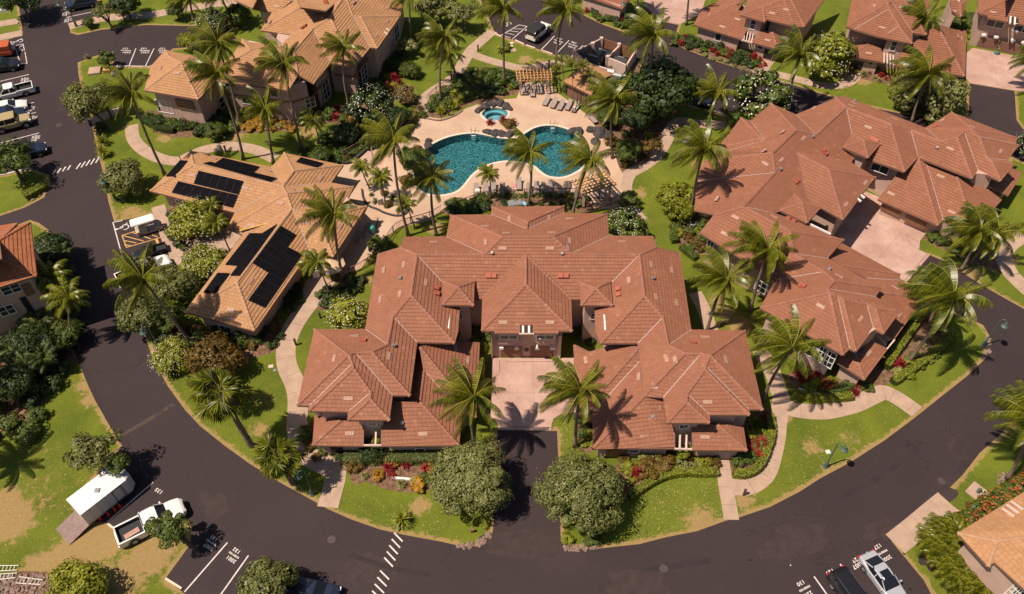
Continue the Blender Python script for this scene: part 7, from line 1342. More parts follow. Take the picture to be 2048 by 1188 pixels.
# pool furniture
STR = simple('lounger_fabric', (.30, .24, .22), .8, .12); FRM = simple('lounger_frame', (.16, .11, .09), .5)
def make_lounger():
    r = empty('sun_lounger', (0, 0, 0), 'taupe sling sun lounger', 'sun lounger')
    mb = MB(); mb.box((-.35, 0, .32), (1.25, .60, .035)); mb.obj('seat', STR, r); mb = MB(); M_ = Matrix.Rotation(-math.radians(38), 3, 'Y'); mb.box((.55, 0, .54), (.72, .60, .035), M=M_); mb.obj('backrest', STR, r)
    for sg in (-1, 1): mb = MB(); mb.beam((-1.0, sg * .32, .31), (.35, sg * .32, .31), .05, .06); mb.obj('side_rail', FRM, r)
    for x in (-.85, .3):
        for sg in (-1, 1): mb = MB(); mb.beam((x, sg * .31, 0), (x, sg * .31, .3), .045, .045); mb.obj('leg', FRM, r)
    for sg in (-1, 1): mb = MB(); mb.beam((.82, sg * .3, .02), (.6, sg * .3, .55), .04, .04); mb.obj('back_support', FRM, r)
    return r
LG = make_lounger(); lfirst = True
def copy_tree(o, parent=None):
    c = o.copy(); COL.objects.link(c)
    if parent: c.parent = parent
    for ch in o.children: copy_tree(ch, c)
    return c
def lounger(x, y, hx, hy, label):
    global lfirst
    o = LG if lfirst else copy_tree(LG); lfirst = False; p = G(x, y); q_ = G(x + hx, y + hy); o.location = (p.x, p.y, .05); o.rotation_euler = (0, 0, math.atan2(q_.y - p.y, q_.x - p.x)); o['label'] = label; o['group'] = 'sun loungers round the pool'; return o
for x, y, lab in [(1093, 206, 'first sun lounger from the left in the sunny diagonal row of five'), (1108, 211, 'second sun lounger from the left in the sunny diagonal row'), (1122, 215, 'third sun lounger from the left in the sunny diagonal row'), (1137, 215, 'fourth sun lounger from the left in the sunny diagonal row'), (1150, 219, 'sun lounger with a person and a pale towel at the end of the row')]: lounger(x, y, 7, -12, lab)
lounger(1184, 241, -6, -6, 'lone sun lounger at the edge of the brown garden right of the pool')
for x, y, lab in [(953, 385, 'first from the left, with a white towel'), (972, 384, 'second from the left'), (987, 381, 'third from the left, behind the small palm'), (1005, 384, 'fourth from the left'), (1038, 373, 'standing forward of the row beside the pink bag'), (1058, 384, 'right of the pool palm trunk'), (1073, 381, 'before the long palm frond'), (1087, 382, 'last but one before the pergola'), (1100, 378, 'last at the right end')]:
    lounger(x, y, 0, -12, 'grey lounger in the lower deck row, ' + lab)
for x, y, lab in [(1065, 188, 'middle sun lounger half under the upper pergola'), (1050, 184, 'left sun lounger in the shade of the upper pergola'), (1080, 182, 'right sun lounger in the shade of the upper pergola'), (1192, 388, 'left sun lounger in the shade of the lower pergola'), (1205, 388, 'right sun lounger in the shade of the lower pergola')]: lounger(x, y, 0, -12, lab)
def towel(x, y, mat, label, rz=0, sz=(.55, .8), z=.40):
    p = G(x, y); mb = MB(); r = random.Random(x)
    for i in range(7):
        for j in range(7): mb.v.append(((i / 6 - .5) * sz[0], (j / 6 - .5) * sz[1], .03 * r.random() + .02))
    for i in range(6):
        for j in range(6): a_ = i * 7 + j; mb.f.append((a_, a_ + 7, a_ + 8, a_ + 1)); mb.m.append(0)
    o = mb.obj('towel', mat, None, loc=(p.x, p.y, z)); o.rotation_euler = (0, 0, rz); setp(o, label, 'towel')
towel(955, 387, WHITE, 'white towel on the left end lounger of the lower deck row'); towel(1152, 219, paint('pale_blue_cloth', (.5, .62, .75), .8, 0), 'pale blue towel under the person on the end lounger', -.5)
mb = MB(); mb.lathe((0, 0, 0), [(.22, 0), (.3, .12), (.28, .3), (.18, .42), (.05, .46)], 12); o = mb.obj('beach_bag', simple('pink_cloth', (.6, .2, .2), .8), None, loc=G(1030, 376) + Vector((0, 0, .05))); setp(o, 'pink beach bag on the deck beside the forward lounger', 'bag')
mb = MB(); mb.lathe((0, 0, 0), [(.16, 0), (.24, .1), (.22, .22), (.1, .32)], 12); o = mb.obj('towel_roll', WHITE, None, loc=G(1032, 381) + Vector((0, 0, .05))); setp(o, 'white bundled towel beside the pink beach bag', 'towel')
# people
SKIN = simple('skin', (.45, .24, .16), .6, .1, bmp=0); REDC = simple('red_shirt', (.5, .03, .04), .8); BLUEC = simple('pale_swimwear', (.5, .55, .65), .8); HAIR = simple('dark_hair', (.03, .02, .015), .8); DARKC = simple('dark_shorts', (.03, .03, .04), .8)
def person(loc, rz, J, label, top, bottom):
    root = empty('person', loc, label, 'person', None, rz)
    def skin(name, mat, V, E_, R_, rootv=0):
        me = bpy.data.meshes.new(name); me.from_pydata(V, E_, []); o = newobj(name, me, root); me.materials.append(mat); m = o.modifiers.new('s', 'SKIN')
        for i, rr in enumerate(R_): me.skin_vertices[0].data[i].radius = (rr, rr * .8)
        me.skin_vertices[0].data[rootv].use_root = True; o.modifiers.new('u', 'SUBSURF').levels = 1; return o
    K = list(J.keys()); V = [J[k][0] for k in K]; R_ = [J[k][1] for k in K]; ix = {k: i for i, k in enumerate(K)}
    Ed = [('pelvis', 'chest'), ('chest', 'neck'), ('neck', 'head'), ('head', 'crown')] + [(a + s, b + s) for s in 'LR' for a, b in (('sh', 'el'), ('el', 'wr'), ('wr', 'ha'), ('hip', 'kn'), ('kn', 'an'), ('an', 'toe'))] + [('chest', 'sh' + s) for s in 'LR'] + [('pelvis', 'hip' + s) for s in 'LR']
    skin('body', SKIN, V, [(ix[a], ix[b]) for a, b in Ed], R_)
    skin('shirt', top, [J['pelvis'][0], J['chest'][0], J['shL'][0], J['shR'][0]], [(0, 1), (1, 2), (1, 3)], [.165, .165, .085, .085]) if top else None
    skin('shorts', bottom, [J['pelvis'][0], J['hipL'][0], J['hipR'][0], tuple(Vector(J['hipL'][0]).lerp(Vector(J['knL'][0]), .7)), tuple(Vector(J['hipR'][0]).lerp(Vector(J['knR'][0]), .7))], [(0, 1), (0, 2), (1, 3), (2, 4)], [.155, .115, .115, .095, .095])
    h = Vector(J['head'][0]); c = Vector(J['crown'][0]); mb = MB(); M_ = h.lerp(c, .6); mb.lathe(tuple(M_ + Vector((0, 0, -.05))), [(.10, 0), (.112, .06), (.09, .13), (.04, .165)], 10); mb.obj('hair', HAIR, root)
    f = Vector((.1, 0, 0)); mb = MB(); mb.box(h.lerp(c, .35) + f, (.05, .025, .045)); mb.obj('nose', SKIN, root); return root
st = dict(pelvis=((0, 0, .95), .14), chest=((.01, 0, 1.32), .16), neck=((0, 0, 1.5), .055), head=((.02, 0, 1.58), .085), crown=((.02, 0, 1.72), .085))
for s, y in (('L', 1), ('R', -1)): st.update({'sh' + s: ((0, .19 * y, 1.42), .06), 'el' + s: ((.04, .25 * y, 1.14), .045), 'wr' + s: ((.16, .24 * y, .92), .032), 'ha' + s: ((.2, .24 * y, .85), .035), 'hip' + s: ((0, .1 * y, .9), .10), 'kn' + s: ((.1 * y, .1 * y, .5), .065), 'an' + s: ((.12 * y - .03, .1 * y, .09), .042), 'toe' + s: ((.12 * y + .13, .11 * y, .04), .04)})
person(G(1346, 238), -1.2, st, 'person in a red top standing on the shaded path under the big dark tree', REDC, DARKC)
ly = dict(pelvis=((-.15, 0, .47), .13), chest=((.22, 0, .62), .15), neck=((.42, 0, .78), .055), head=((.48, 0, .84), .085), crown=((.60, 0, .93), .085))
for s, y in (('L', 1), ('R', -1)): ly.update({'sh' + s: ((.34, .18 * y, .70), .06), 'el' + s: ((.12, .27 * y, .52), .045), 'wr' + s: ((-.1, .26 * y, .43), .032), 'ha' + s: ((-.18, .25 * y, .42), .035), 'hip' + s: ((-.2, .09 * y, .45), .10), 'kn' + s: ((-.6, .1 * y, .50 if y > 0 else .62), .065), 'an' + s: ((-.98, .1 * y, .42), .042), 'toe' + s: ((-1.03, .11 * y, .52), .035)})
p = G(1150, 219); q_ = G(1157, 207); person((p.x, p.y, .05), math.atan2(q_.y - p.y, q_.x - p.x), ly, 'person lying on the end lounger of the sunny row in pale swimwear', None, BLUEC)
# pergolas
def pergola(c, label, nx_, ny_, z=2.75):
    P = [G(x, y, z) for x, y in c]; root = empty('pergola', Vector((P[0].x, P[0].y, 0)), label, 'pergola'); o = root.location
    bl = lambda u, v: P[0] * (1 - u) * (1 - v) + P[1] * u * (1 - v) + P[2] * u * v + P[3] * (1 - u) * v
    for i in range(nx_): u = i / (nx_ - 1); mb = MB(); a = bl(u, -.04); b = bl(u, 1.04); mb.beam(a - o, b - o, .09, .22); mb.obj('rafter', WOOD, root)
    for j in range(ny_): v = j / (ny_ - 1); mb = MB(); mb.beam(bl(-.03, v) - o - Vector((0, 0, .19)), bl(1.03, v) - o - Vector((0, 0, .19)), .09, .15); mb.obj('purlin', WOOD, root)
    for u, v in ((.1, .12), (.9, .12), (.9, .88), (.1, .88)): q_ = bl(u, v) - o; mb = MB(); mb.beam(Vector((q_.x, q_.y, 0)), Vector((q_.x, q_.y, q_.z - .28)), .28, .28); mb.obj('post', STUCCO2, root)
pergola([(1035, 160), (1104, 157), (1101, 137), (1032, 139)], 'upper timber pergola with orange rafters behind the hot tub', 11, 5)
pergola([(1165, 386), (1231, 367), (1207, 342), (1145, 362)], 'lower timber pergola with diagonal lattice at the pool corner', 10, 6)
# fences
def fence(st, label, h=1.1, name='railing_fence', mat=TRIM, step=.16):
    C_ = smooth_line([G(x, y) for x, y in PX(st)], 3); root = empty(name, C_[0], label, 'fence'); o = C_[0]; acc = 0; pk = MB(); ps = 0
    for z in (h, .15):
        mb = MB()
        for a, b in zip(C_[:-1], C_[1:]): mb.beam(a - o + Vector((0, 0, z)), b - o + Vector((0, 0, z)), .06, .06)
        mb.obj('rail', mat, root)
    for a, b in zip(C_[:-1], C_[1:]):
        L = (b - a).length; n = max(1, int(L / step))
        for k in range(n):
            p = a.lerp(b, k / n) - o; ps += L / n
            if ps > 2.4: ps = 0; mb = MB(); mb.beam(p, p + Vector((0, 0, h + .08)), .10, .10); mb.obj('post', mat, root)
            else: pk.beam(p + Vector((0, 0, .15)), p + Vector((0, 0, h)), .025, .025)
    pk.obj('baluster', mat, root, kind='stuff')
fence("688,556 725,540 757,522 800,500 832,478", 'brown railing at the lower edge of the clubhouse deck', 1.1) if False else None
fence("660,566 690,553 720,540 757,516", 'brown railing running from the clubhouse corner to the middle villa roof'); fence("770,494 784,470 800,456 830,446 858,438 884,424", 'brown railing from the roof corner along the left palms'); fence("897,420 930,410 975,396 1040,392 1100,391 1151,391 1153,402", 'thin railing behind the lower row of loungers')
fence("1160,402 1178,420 1215,412 1248,398", 'railing below the lower pergola'); fence("686,316 712,302 740,285", 'brown fence behind the sport circle'); fence("812,262 826,252 832,235 836,226", 'curved dark fence left of the pool gate'); fence("924,150 945,148 985,148", 'low fence behind the raised bed'); fence("855,205 870,190 895,172", 'low railing along the winding path')
mb = MB(); gt = empty('pool_gate', G(826, 226), 'brown gate where the winding path enters the pool deck', 'gate')
for z in (.15, 1.15): mb = MB(); mb.beam(Vector((0, 0, z)), G(852, 226) - G(826, 226) + Vector((0, 0, z)), .07, .07); mb.obj('rail', TRIM, gt)
for k in range(12): mb = MB(); p = (G(852, 226) - G(826, 226)) * k / 11; mb.beam(p, p + Vector((0, 0, 1.15)), .05, .05); mb.obj('bar', TRIM, gt)
# low wall, sport circle, shower
def lowwall(st, label, mat, w=.3, h=.4):
    C_ = smooth_line([G(x, y) for x, y in PX(st)], 4); mb = MB(); o = C_[0]
    for a, b in zip(C_[:-1], C_[1:]): mb.beam(a - o + Vector((0, 0, h / 2)), b - o + Vector((0, 0, h / 2)), w, h + random.uniform(-.004, .004))
    setp(mb.obj('low_wall', mat, None, loc=o), label, 'low wall')
lowwall("683,328 700,327 716,316 738,297 757,290", 'dark curved retaining wall round the sport circle', ROCK); lowwall("808,268 822,260 830,248 834,238", 'dark curved retaining wall left of the pool gate', ROCK); lowwall("782,957 800,959 830,962 866,966", 'low white wall in the left front bed', WHITE, .22, .3)
lowwall("838,235 853,238 880,242 908,233 925,222", 'stone edging of the round bed by the pool gate', ROCK2, .2, .2)
lowwall("724,380 727,398 738,413 755,420 772,428 795,433 812,428 814,412 805,395", 'dark stone edging of the planter island', ROCK, .22, .22); lowwall("1597,779 1620,785 1645,792", 'white pipe edging below the white windows', WHITE, .18, .2)
for a, b in [((736, 302), (754, 301)), ((754, 301), (772, 311)), ((772, 311), (765, 329)), ((765, 329), (736, 337))]: strip(a, b, .14, .056, 'hexagon_line', MARKY, deck)
sheet('sport_pad', gpoly("726,317 737,303 754,302 771,312 764,328 737,335"), .054, COURT, parent=deck)
mb = MB(); r_ = empty('pool_shower', G(746, 318), 'white shower post standing inside the yellow hexagon', 'shower'); mb.beam((0, 0, 0), (0, 0, 2.3), .22, .12); mb.obj('post', STUCCO2, r_); mb = MB(); mb.beam((0, 0, 2.15), (.3, -.1, 2.2), .05, .05); mb.obj('shower_arm', GREY, r_)
# pool ladders
for x, y, lab in [(947, 266, 'left'), (1105, 251, 'right')]:
    r_ = empty('pool_handrail', G(x, y) + Vector((0, 0, .05)), lab + ' pair of steel pool handrails at the upper rim', 'handrail')
    for dx in (-.28, .28): mb = MB(); mb.tube([(dx, .35, 0), (dx, .33, .7), (dx, .1, .85), (dx, -.3, .7), (dx, -.45, -.1)], .028, 6); mb.obj('rail', GREY, r_)
    for k in range(3): mb = MB(); mb.box((0, -.5 - .02 * k, -.1 - .28 * k), (.5, .12, .05)); mb.obj('step', WHITE, r_)
# parasol
r_ = empty('parasol', G(668, 552), 'beige octagonal parasol at the clubhouse corner', 'parasol'); mb = MB(); mb.tube([(0, 0, 0), (0, 0, 2.3)], .04, 8); mb.obj('pole', TRIM, r_); n = 8; mb = MB(); R_ = 1.55
mb.v = [(0, 0, 2.45)] + [(R_ * math.cos(2 * math.pi * k / n), R_ * math.sin(2 * math.pi * k / n), 1.95) for k in range(n)] + [(R_ * math.cos(2 * math.pi * k / n), R_ * math.sin(2 * math.pi * k / n), 1.82) for k in range(n)]
mb.f = [(0, 1 + k, 1 + (k + 1) % n) for k in range(n)] + [(1 + k, 9 + k, 9 + (k + 1) % n, 1 + (k + 1) % n) for k in range(n)]; mb.m = [0] * 16; mb.obj('canopy', simple('beige_canvas', (.55, .38, .25), .8, .06), r_)
# bicycles / bins in the clubhouse shade
mb = MB(); mb.lathe((0, 0, 0), [(.28, 0), (.34, .5), (.36, .95), (.3, 1.05), (.05, 1.1)], 14); setp(mb.obj('round_bin', simple('turquoise_plastic', (.05, .30, .24), .5), None, loc=G(745, 466)), 'turquoise round bin in the shade right of the clubhouse', 'bin')
for i, (x, y, lab) in enumerate([(722, 482, 'silver bicycle parked in the clubhouse shade, lower one'), (733, 462, 'silver bicycle parked in the clubhouse shade, upper one'), (755, 452, 'dark bicycle beside the turquoise bin')]):
    r_ = empty('bicycle', G(x, y) + Vector((0, 0, .05)), lab, 'bicycle', None, .9 + .3 * i); fm = GREY if i < 2 else BLACKM
    for wx in (-.5, .5): mb = MB(); mb.tube([(wx + .32 * math.cos(t), 0, .33 + .32 * math.sin(t)) for t in np.linspace(0, 6.283, 17)], .02, 5); [mb.beam((wx, 0, .33), (wx + .3 * math.cos(t), 0, .33 + .3 * math.sin(t)), .008, .008, up=(0, 1, 0)) for t in np.linspace(0, 5.7, 10)]; mb.obj('wheel', RUB, r_)
    mb = MB(); [mb.beam(a, b, .03, .03, up=(0, 1, 0)) for a, b in (((-.5, 0, .33), (-.1, 0, .3)), ((-.1, 0, .3), (-.2, 0, .78)), ((-.2, 0, .7), (.35, 0, .75)), ((-.1, 0, .3), (.36, 0, .7)), ((-.5, 0, .33), (-.2, 0, .7)), ((.5, 0, .33), (.34, 0, .88)))]; mb.obj('frame', fm, r_)
    mb = MB(); mb.beam((.33, -.28, .92), (.33, .28, .92), .03, .03); mb.obj('handlebar', BLACKM, r_); mb = MB(); mb.box((-.2, 0, .82), (.24, .12, .05)); mb.obj('saddle', BLACKM, r_)
mb = MB(); mb.box((0, 0, .5), (.7, .06, .95), rz=.5); setp(mb.obj('notice_board', WHITE, None, loc=G(762, 410)), 'white notice board on the planter island', 'sign')
mb = MB(); mb.box((0, 0, .6), (.75, .06, 1.1), rz=.4); setp(mb.obj('notice_board', WHITE, None, loc=G(634, 556)), 'white board leaning by the clubhouse small palm', 'sign')
# bin enclosure
be = empty('bin_enclosure', G(1215, 115), 'pink walled bin enclosure with brown gates beside the parking lot', 'enclosure'); o = be.location
def wallseg(a, b, h, mat, nm, w=.2): mb = MB(); A_, B_ = G(*a) - o, G(*b) - o; mb.beam(A_ + Vector((0, 0, h / 2)), B_ + Vector((0, 0, h / 2)), w, h); mb.obj(nm, mat, be)
for a, b, m_, nm in [((1148, 122), (1170, 145), STUCCO, 'wall'), ((1170, 145), (1212, 158), STUCCO2, 'wall'), ((1150, 122), (1200, 98), STUCCO, 'wall'), ((1203, 97), (1236, 108), DOORW, 'gate_panel'), ((1238, 109), (1268, 120), DOORW, 'gate_panel'), ((1236, 112), (1213, 135), STUCCO2, 'wall'), ((1213, 135), (1250, 150), STUCCO2, 'wall'), ((1268, 122), (1252, 148), STUCCO2, 'wall')]: wallseg(a, b, 1.7, m_, nm, .1 if 'gate' in nm else .22)
for x, y in [(1148, 123), (1201, 98), (1236, 110), (1268, 122), (1213, 135), (1171, 146), (1184, 108)]: p = G(x, y) - o; mb = MB(); mb.box((p.x, p.y, .95), (.45, .45, 1.9)); mb.obj('pillar', STUCCO2, be)
def skip(c, label, sz, rz, mat=BLACKM, z=1.5):
    mb = MB(); L, w = sz; sec = [(-L / 2, w / 2), (L / 2, w / 2), (L / 2, -w / 2), (-L / 2, -w / 2)]; mb.v = [(x * .9, y * .9, 0) for x, y in sec] + [(x, y, z * .8) for x, y in sec] + [(x * 1.02, y * .2, z) for x, y in sec]; mb.f = [(i, (i + 1) % 4, 4 + (i + 1) % 4, 4 + i) for i in range(4)] + [(4 + i, 4 + (i + 1) % 4, 8 + (i + 1) % 4, 8 + i) for i in range(4)] + [(8, 9, 10, 11)]; mb.m = [0] * 9
    r_ = empty('rubbish_skip', G(*c), label, 'skip', None, rz); mb.obj('tub', mat, r_); mb = MB(); mb.box((0, 0, z + .02), (L * .5, w * .12, .05)); mb.obj('hinge', GREY, r_)
skip((1185, 130), 'left black lidded skip in the bin enclosure', (3.0, 2.2), -.5); skip((1204, 118), 'middle black lidded skip in the bin enclosure', (2.6, 2.0), -.5); skip((1240, 130), 'black skip in the right bay of the bin enclosure', (1.9, 1.4), -.35, z=1.3); skip((1218, 152), 'grey electrical cabinet at the lower end of the bin enclosure', (1.4, .9), -.35, GREY, 1.2); skip((1238, 158), 'second grey cabinet beside it, wider', (1.9, .8), -.35, GREY, .9)
# hut behind loungers
ht = Building('pump_hut', 'small tan roofed hut behind the areca palms', 'hut', TAN_TILE, ((1127, 165), (1180, 190)), (1150, 185), z=2.4)
ht.set_roof([('S', 2.4, "1127,163 1182,190 1200,160 1150,143"), ('N', 2.4, "1225,150 1185,128 1150,143 1200,160")]); ht.wall("1127,163 1182,190 1225,150 1185,128", ztop=2.4, inset=.4, mat=TRIM)
# rocks
def rock(name, R_, seed, sq=.6):
    bm = bmesh.new(); bmesh.ops.create_icosphere(bm, subdivisions=2, radius=R_); r = random.Random(seed)
    pl = [(Vector((r.gauss(0, 1), r.gauss(0, 1), r.gauss(0, 1))).normalized(), r.uniform(.55, .85) * R_) for _ in range(9)]
    for v_ in bm.verts:
        for n_, d_ in pl:
            k = v_.co.dot(n_) - d_
            if k > 0: v_.co -= n_ * k
        v_.co += Vector((r.uniform(-1, 1), r.uniform(-1, 1), r.uniform(-1, 1))) * R_ * .05; v_.co.z *= sq
    me = bpy.data.meshes.new(name); bm.to_mesh(me); bm.free(); me.materials.append(ROCK); return me
RK = [rock('boulder', 1.0, k) for k in range(5)]
def boulder(x, y, s, label, sc=(1, 1, 1), z=.1, mat=None, group=None):
    o = newobj('boulder', random.choice(RK), None, G(x, y) + Vector((0, 0, z))); o.scale = (s * sc[0], s * sc[1], s * sc[2]); o.rotation_euler = (0, 0, random.uniform(0, 6)); remat(o, mat or ROCK); setp(o, label, 'rock', group)
for x, y, s, lab in [(958, 222, .7, 'dark lava boulder at the left of the hot tub'), (970, 214, .9, 'dark lava boulder behind the hot tub, left'), (985, 210, .8, 'dark lava boulder behind the hot tub, middle left'), (1000, 209, .9, 'dark lava boulder behind the hot tub, middle right'), (1012, 214, .8, 'dark lava boulder behind the hot tub, right'), (1020, 219, .55, 'rounded dark boulder at the right tip of the hot tub rocks'),
                     (975, 265, .75, 'dark boulder at the left end of the pool planter rocks'), (990, 268, .8, 'second boulder of the pool planter rocks'), (1005, 269, .8, 'third boulder of the pool planter rocks'), (1020, 270, .8, 'fourth boulder of the pool planter rocks'), (1032, 266, .7, 'last boulder of the pool planter rocks'), (857, 283, .55, 'upper dark boulder at the left pool rim'), (858, 293, .75, 'lower dark boulder at the left pool rim'),
                     (1145, 263, .8, 'dark boulder at the right pool lobe, left one'), (1158, 265, .9, 'dark boulder at the right pool lobe, second'), (1185, 262, .9, 'large dark boulder right of the pool'), (1200, 268, 1.1, 'largest dark boulder right of the pool'), (1215, 272, .9, 'dark boulder under the shaggy palm right of the pool'), (1192, 285, .8, 'dark boulder behind the right pool rim')]: boulder(x, y, s, lab)
for st, n, lab in [("900,1088 930,1099 962,1094 984,1072 978,1062 955,1080 925,1088", 60, 'left driveway mouth'), ("1124,1076 1128,1101 1165,1104 1205,1096 1200,1088 1160,1092 1135,1088", 60, 'right driveway mouth'), ("1968,668 1985,680 1982,702 1966,722 1958,712 1968,695", 40, 'lamp corner on the right'), ("1995,950 2015,945 2012,985 1996,975", 24, 'palm foot by the hydrant lawn'), ("0,1152 70,1148 105,1150 108,1190 -5,1192", 190, 'ladders at the lower left corner'), ("60,405 95,388 98,378 55,400", 20, 'yellow hedge corner')]:
    P = gpoly(st); xs = [p.x for p in P]; ys = [p.y for p in P]; c_ = 0; root = setp(empty('rock_edging', (0, 0, 0), 'loose brown edging stones at the ' + lab, 'stones'), group=None)
    while c_ < n:
        x, y = random.uniform(min(xs), max(xs)), random.uniform(min(ys), max(ys))
        if pip([(p.x, p.y) for p in P], np.array([x]), np.array([y]))[0]: o = newobj('stone', random.choice(RK), root, (x, y, .06)); k = random.uniform(.09, .22); o.scale = (k, k, k); o.rotation_euler = (0, 0, random.uniform(0, 6)); remat(o, ROCK2); c_ += 1
# ladders
for i, (a, b, w_, lab) in enumerate([((-30, 1139), (37, 1137), .5, 'aluminium ladder lying on the grass, uppermost of three'), ((-30, 1158), (34, 1152), .5, 'aluminium ladder lying on the grass, middle of three'), ((36, 1161), (85, 1166), .5, 'aluminium ladder lying on the stones, nearest the shrub')]):
    A_, B_ = G(*a), G(*b); r_ = empty('ladder', A_, lab, 'ladder'); d = B_ - A_; n = Vector((-d.y, d.x, 0)).normalized(); z = Vector((0, 0, .12))
    for sg in (-1, 1): mb = MB(); mb.beam(n * sg * w_ / 2 * 1.1 + z, d + n * sg * w_ / 2 * .8 + z, .06, .1); mb.obj('rail', paint('aluminium', (.6, .57, .5), .5, 0, .3) if 'aluminium' not in MATS else MATS['aluminium'], r_)
    k = int(d.length / .3)
    for j in range(1, k): mb = MB(); p = d * j / k + z; mb.beam(p - n * w_ / 2, p + n * w_ / 2, .04, .05); mb.obj('rung', MATS['aluminium'], r_)
# hydrant, boxes, slabs
r_ = empty('fire_hydrant', G(1955, 985), 'green fire hydrant on its square pad near the lower right hedge', 'hydrant'); mb = MB(); mb.box((0, 0, .03), (1.6, 1.6, .06), rz=.7); mb.obj('pad', CONC, r_); mb = MB(); mb.lathe((0, 0, .05), [(.16, 0), (.16, .06), (.11, .08), (.11, .5), (.14, .54), (.12, .62), (.05, .72), (.03, .78)], 12); mb.obj('barrel', GREEN_METAL, r_)
for t in (0, 2.1, 4.2): mb = MB(); mb.tube([(0, 0, .45), (.22 * math.cos(t), .22 * math.sin(t), .45)], .06, 8); mb.obj('outlet', GREEN_METAL, r_)
for x, y, sz, h, mat, lab in [(190, 143, (1.6, 1.7), .25, CONC, 'square concrete vault lid on the upper left lawn'), (216, 144, (1.0, .7), .5, LEAF_Y, 'yellow green utility box on the upper left lawn'), (232, 150, (1.0, .8), .35, GREY, 'grey utility box behind the yellow green one'), (1656, 904, (.4, .4), .06, WHITE, 'small white valve lid near the street lamp'), (542, 733, (.5, .4), .05, STUCCO2, 'pale valve lid on the lawn inside the left bend'), (550, 741, (.35, .3), .05, GREY, 'grey valve lid on the lawn inside the left bend'),
                              (1021, 87, (.9, .45), .08, COPE, 'upper stepping slab by the jeep lawn'), (1020, 93, (.9, .45), .08, COPE, 'middle stepping slab by the jeep lawn'), (1024, 101, (1.2, .8), .06, CONC, 'lower wide slab by the jeep lawn'), (1390, 458, (.1, .1), .1, GREY, 'x'), (945, 1064, (.3, .2), .5, TRIM, 'brown post box at the driveway lawn'), (1522, 148, (.25, .25), .9, GREY, 'grey stand at the footpath corner of the upper house'), (11, 22, (1.6, .9), .4, WHITE, 'white bench block at the top left corner')]:
    if lab == 'x': continue
    mb = MB(); mb.box((0, 0, h / 2), (*sz, h), rz=.2); mb.box((0, 0, h + .01), (sz[0] * .9, sz[1] * .9, .03), rz=.2); setp(mb.obj('utility_lid', mat if mat is not LEAF_Y else MARKY, None, loc=G(x, y)), lab, 'box')
r_ = empty('air_conditioner', G(1384, 455), 'round grey air conditioning unit in the bed left of the right complex', 'air conditioner'); mb = MB(); mb.lathe((0, 0, 0), [(.42, 0), (.42, .75), (.36, .8), (.3, .78)], 18); mb.obj('casing', GREY, r_); mb = MB(); mb.lathe((0, 0, .78), [(.28, 0), (.12, .03)], 14); mb.obj('fan_grille', BLACKM, r_)
r_ = empty('planter_pot', G(1992, 108), 'turquoise pot with a pale plant before the top right garages', 'pot'); mb = MB(); mb.lathe((0, 0, 0), [(.25, 0), (.38, .3), (.36, .5), (.25, .5)], 12); mb.obj('pot', MATS['turquoise_plastic'], r_); o = newobj('plant', SP[0], r_, (0, 0, .45)); o.scale = (.5,) * 3; remat(o, LEAF_P)
mb = MB(); mb.box((0, 0, .25), (1.7, 1.0, .5), rz=.2); mb.box((0, 0, .55), (1.6, .9, .12), rz=.2); setp(mb.obj('covered_grill', GREY, None, loc=G(1030, 412)), 'grey covered grill behind the tiled bump roof', 'grill')
mb = MB(); mb.box((0, 0, .4), (.9, .5, .06), rz=-.5); mb.box((0, 0, .2), (.7, .4, .4), rz=-.5); setp(mb.obj('cooler_box', simple('light_blue_plastic', (.25, .45, .65), .5), None, loc=G(1047, 411)), 'light blue cooler beside the grey covered grill', 'cooler')

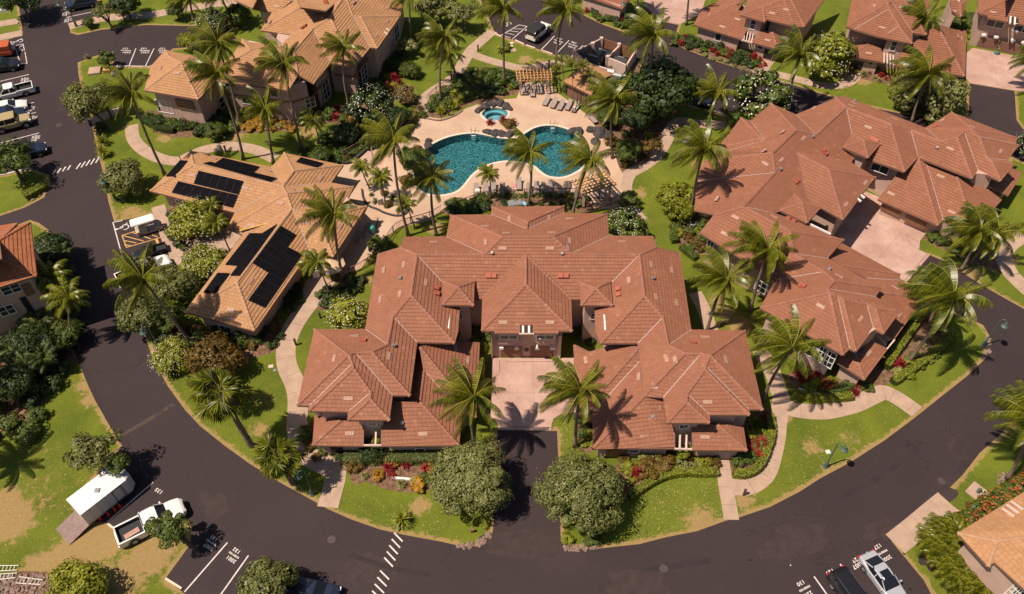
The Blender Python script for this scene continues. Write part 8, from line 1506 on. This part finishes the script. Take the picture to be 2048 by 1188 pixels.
# fallen leaves on the grass, too many to count
lit = MB(); r = random.Random(4)
for st, n in [("1262,1000 1300,978 1345,955 1430,950 1445,1030 1390,1058 1280,1084 1250,1085", 900), ("1590,840 1700,820 1770,800 1815,825 1700,915 1620,960 1500,1020 1480,985 1540,950 1560,880", 700), ("670,990 850,1000 900,1060 960,1085 870,1075 760,1055", 450), ("300,740 400,800 560,870 590,930 480,900 380,820", 500), ("0,900 100,880 180,960 120,1080 0,1130", 500), ("1265,340 1330,290 1370,320 1330,430 1280,440", 300), ("1115,840 1145,840 1150,900 1120,905", 120), ("440,262 600,262 720,260 700,300 540,300", 300)]:
    P = gpoly(st); xs = [p.x for p in P]; ys = [p.y for p in P]; X_ = np.array([r.uniform(min(xs), max(xs)) for _ in range(n)]); Y_ = np.array([r.uniform(min(ys), max(ys)) for _ in range(n)]); I_ = pip(P, X_, Y_)
    for x, y in zip(X_[I_], Y_[I_]):
        a = r.random() * 6.3; s_ = r.uniform(.03, .075); u = Vector((math.cos(a), math.sin(a), r.uniform(-.2, .2))) * s_; v = Vector((-math.sin(a), math.cos(a), r.uniform(-.3, .3))) * s_ * .5; c = Vector((x, y, .035)); lit.add([c - u, c - v, c + u, c + v], [(0, 1, 2, 3)])
o = lit.obj('leaf_litter', leafmat('fallen_leaf', (.20, .11, .03), (.42, .34, .10), (.62, .52, .25), .1), None, kind='stuff'); setp(o, 'scattered pale fallen leaves on the lawns', 'leaf litter')

# things of one bed that look alike are told apart by their order from the left
ORD1 = 'first second third fourth fifth sixth seventh eighth ninth tenth eleventh twelfth thirteenth fourteenth fifteenth sixteenth seventeenth eighteenth nineteenth'.split()
TEN = {2: 'twent', 3: 'thirt', 4: 'fort', 5: 'fift'}
def ordinal(k): return ORD1[k - 1] if k < 20 else (TEN[k // 10] + 'ieth' if k % 10 == 0 else TEN[k // 10] + 'y-' + ORD1[k % 10 - 1])
def scrx(o):
    p = o.location - Vector((0, 0, CAMH)); return p.x / (p.y * _s - p.z * _c)
same = {}
for o in bpy.data.objects:
    if o.parent is None and o.get('label') and o.get('category'): same.setdefault(o['label'], []).append(o)
for lab, os_ in same.items():
    if 1 < len(os_) < 60:
        for k, o in enumerate(sorted(os_, key=scrx)):
            ws = (ordinal(k + 1) + ' from left, ' + lab).split()
            while len(ws) > 16 and 'the' in ws: ws.remove('the')
            o['label'] = ' '.join(ws)
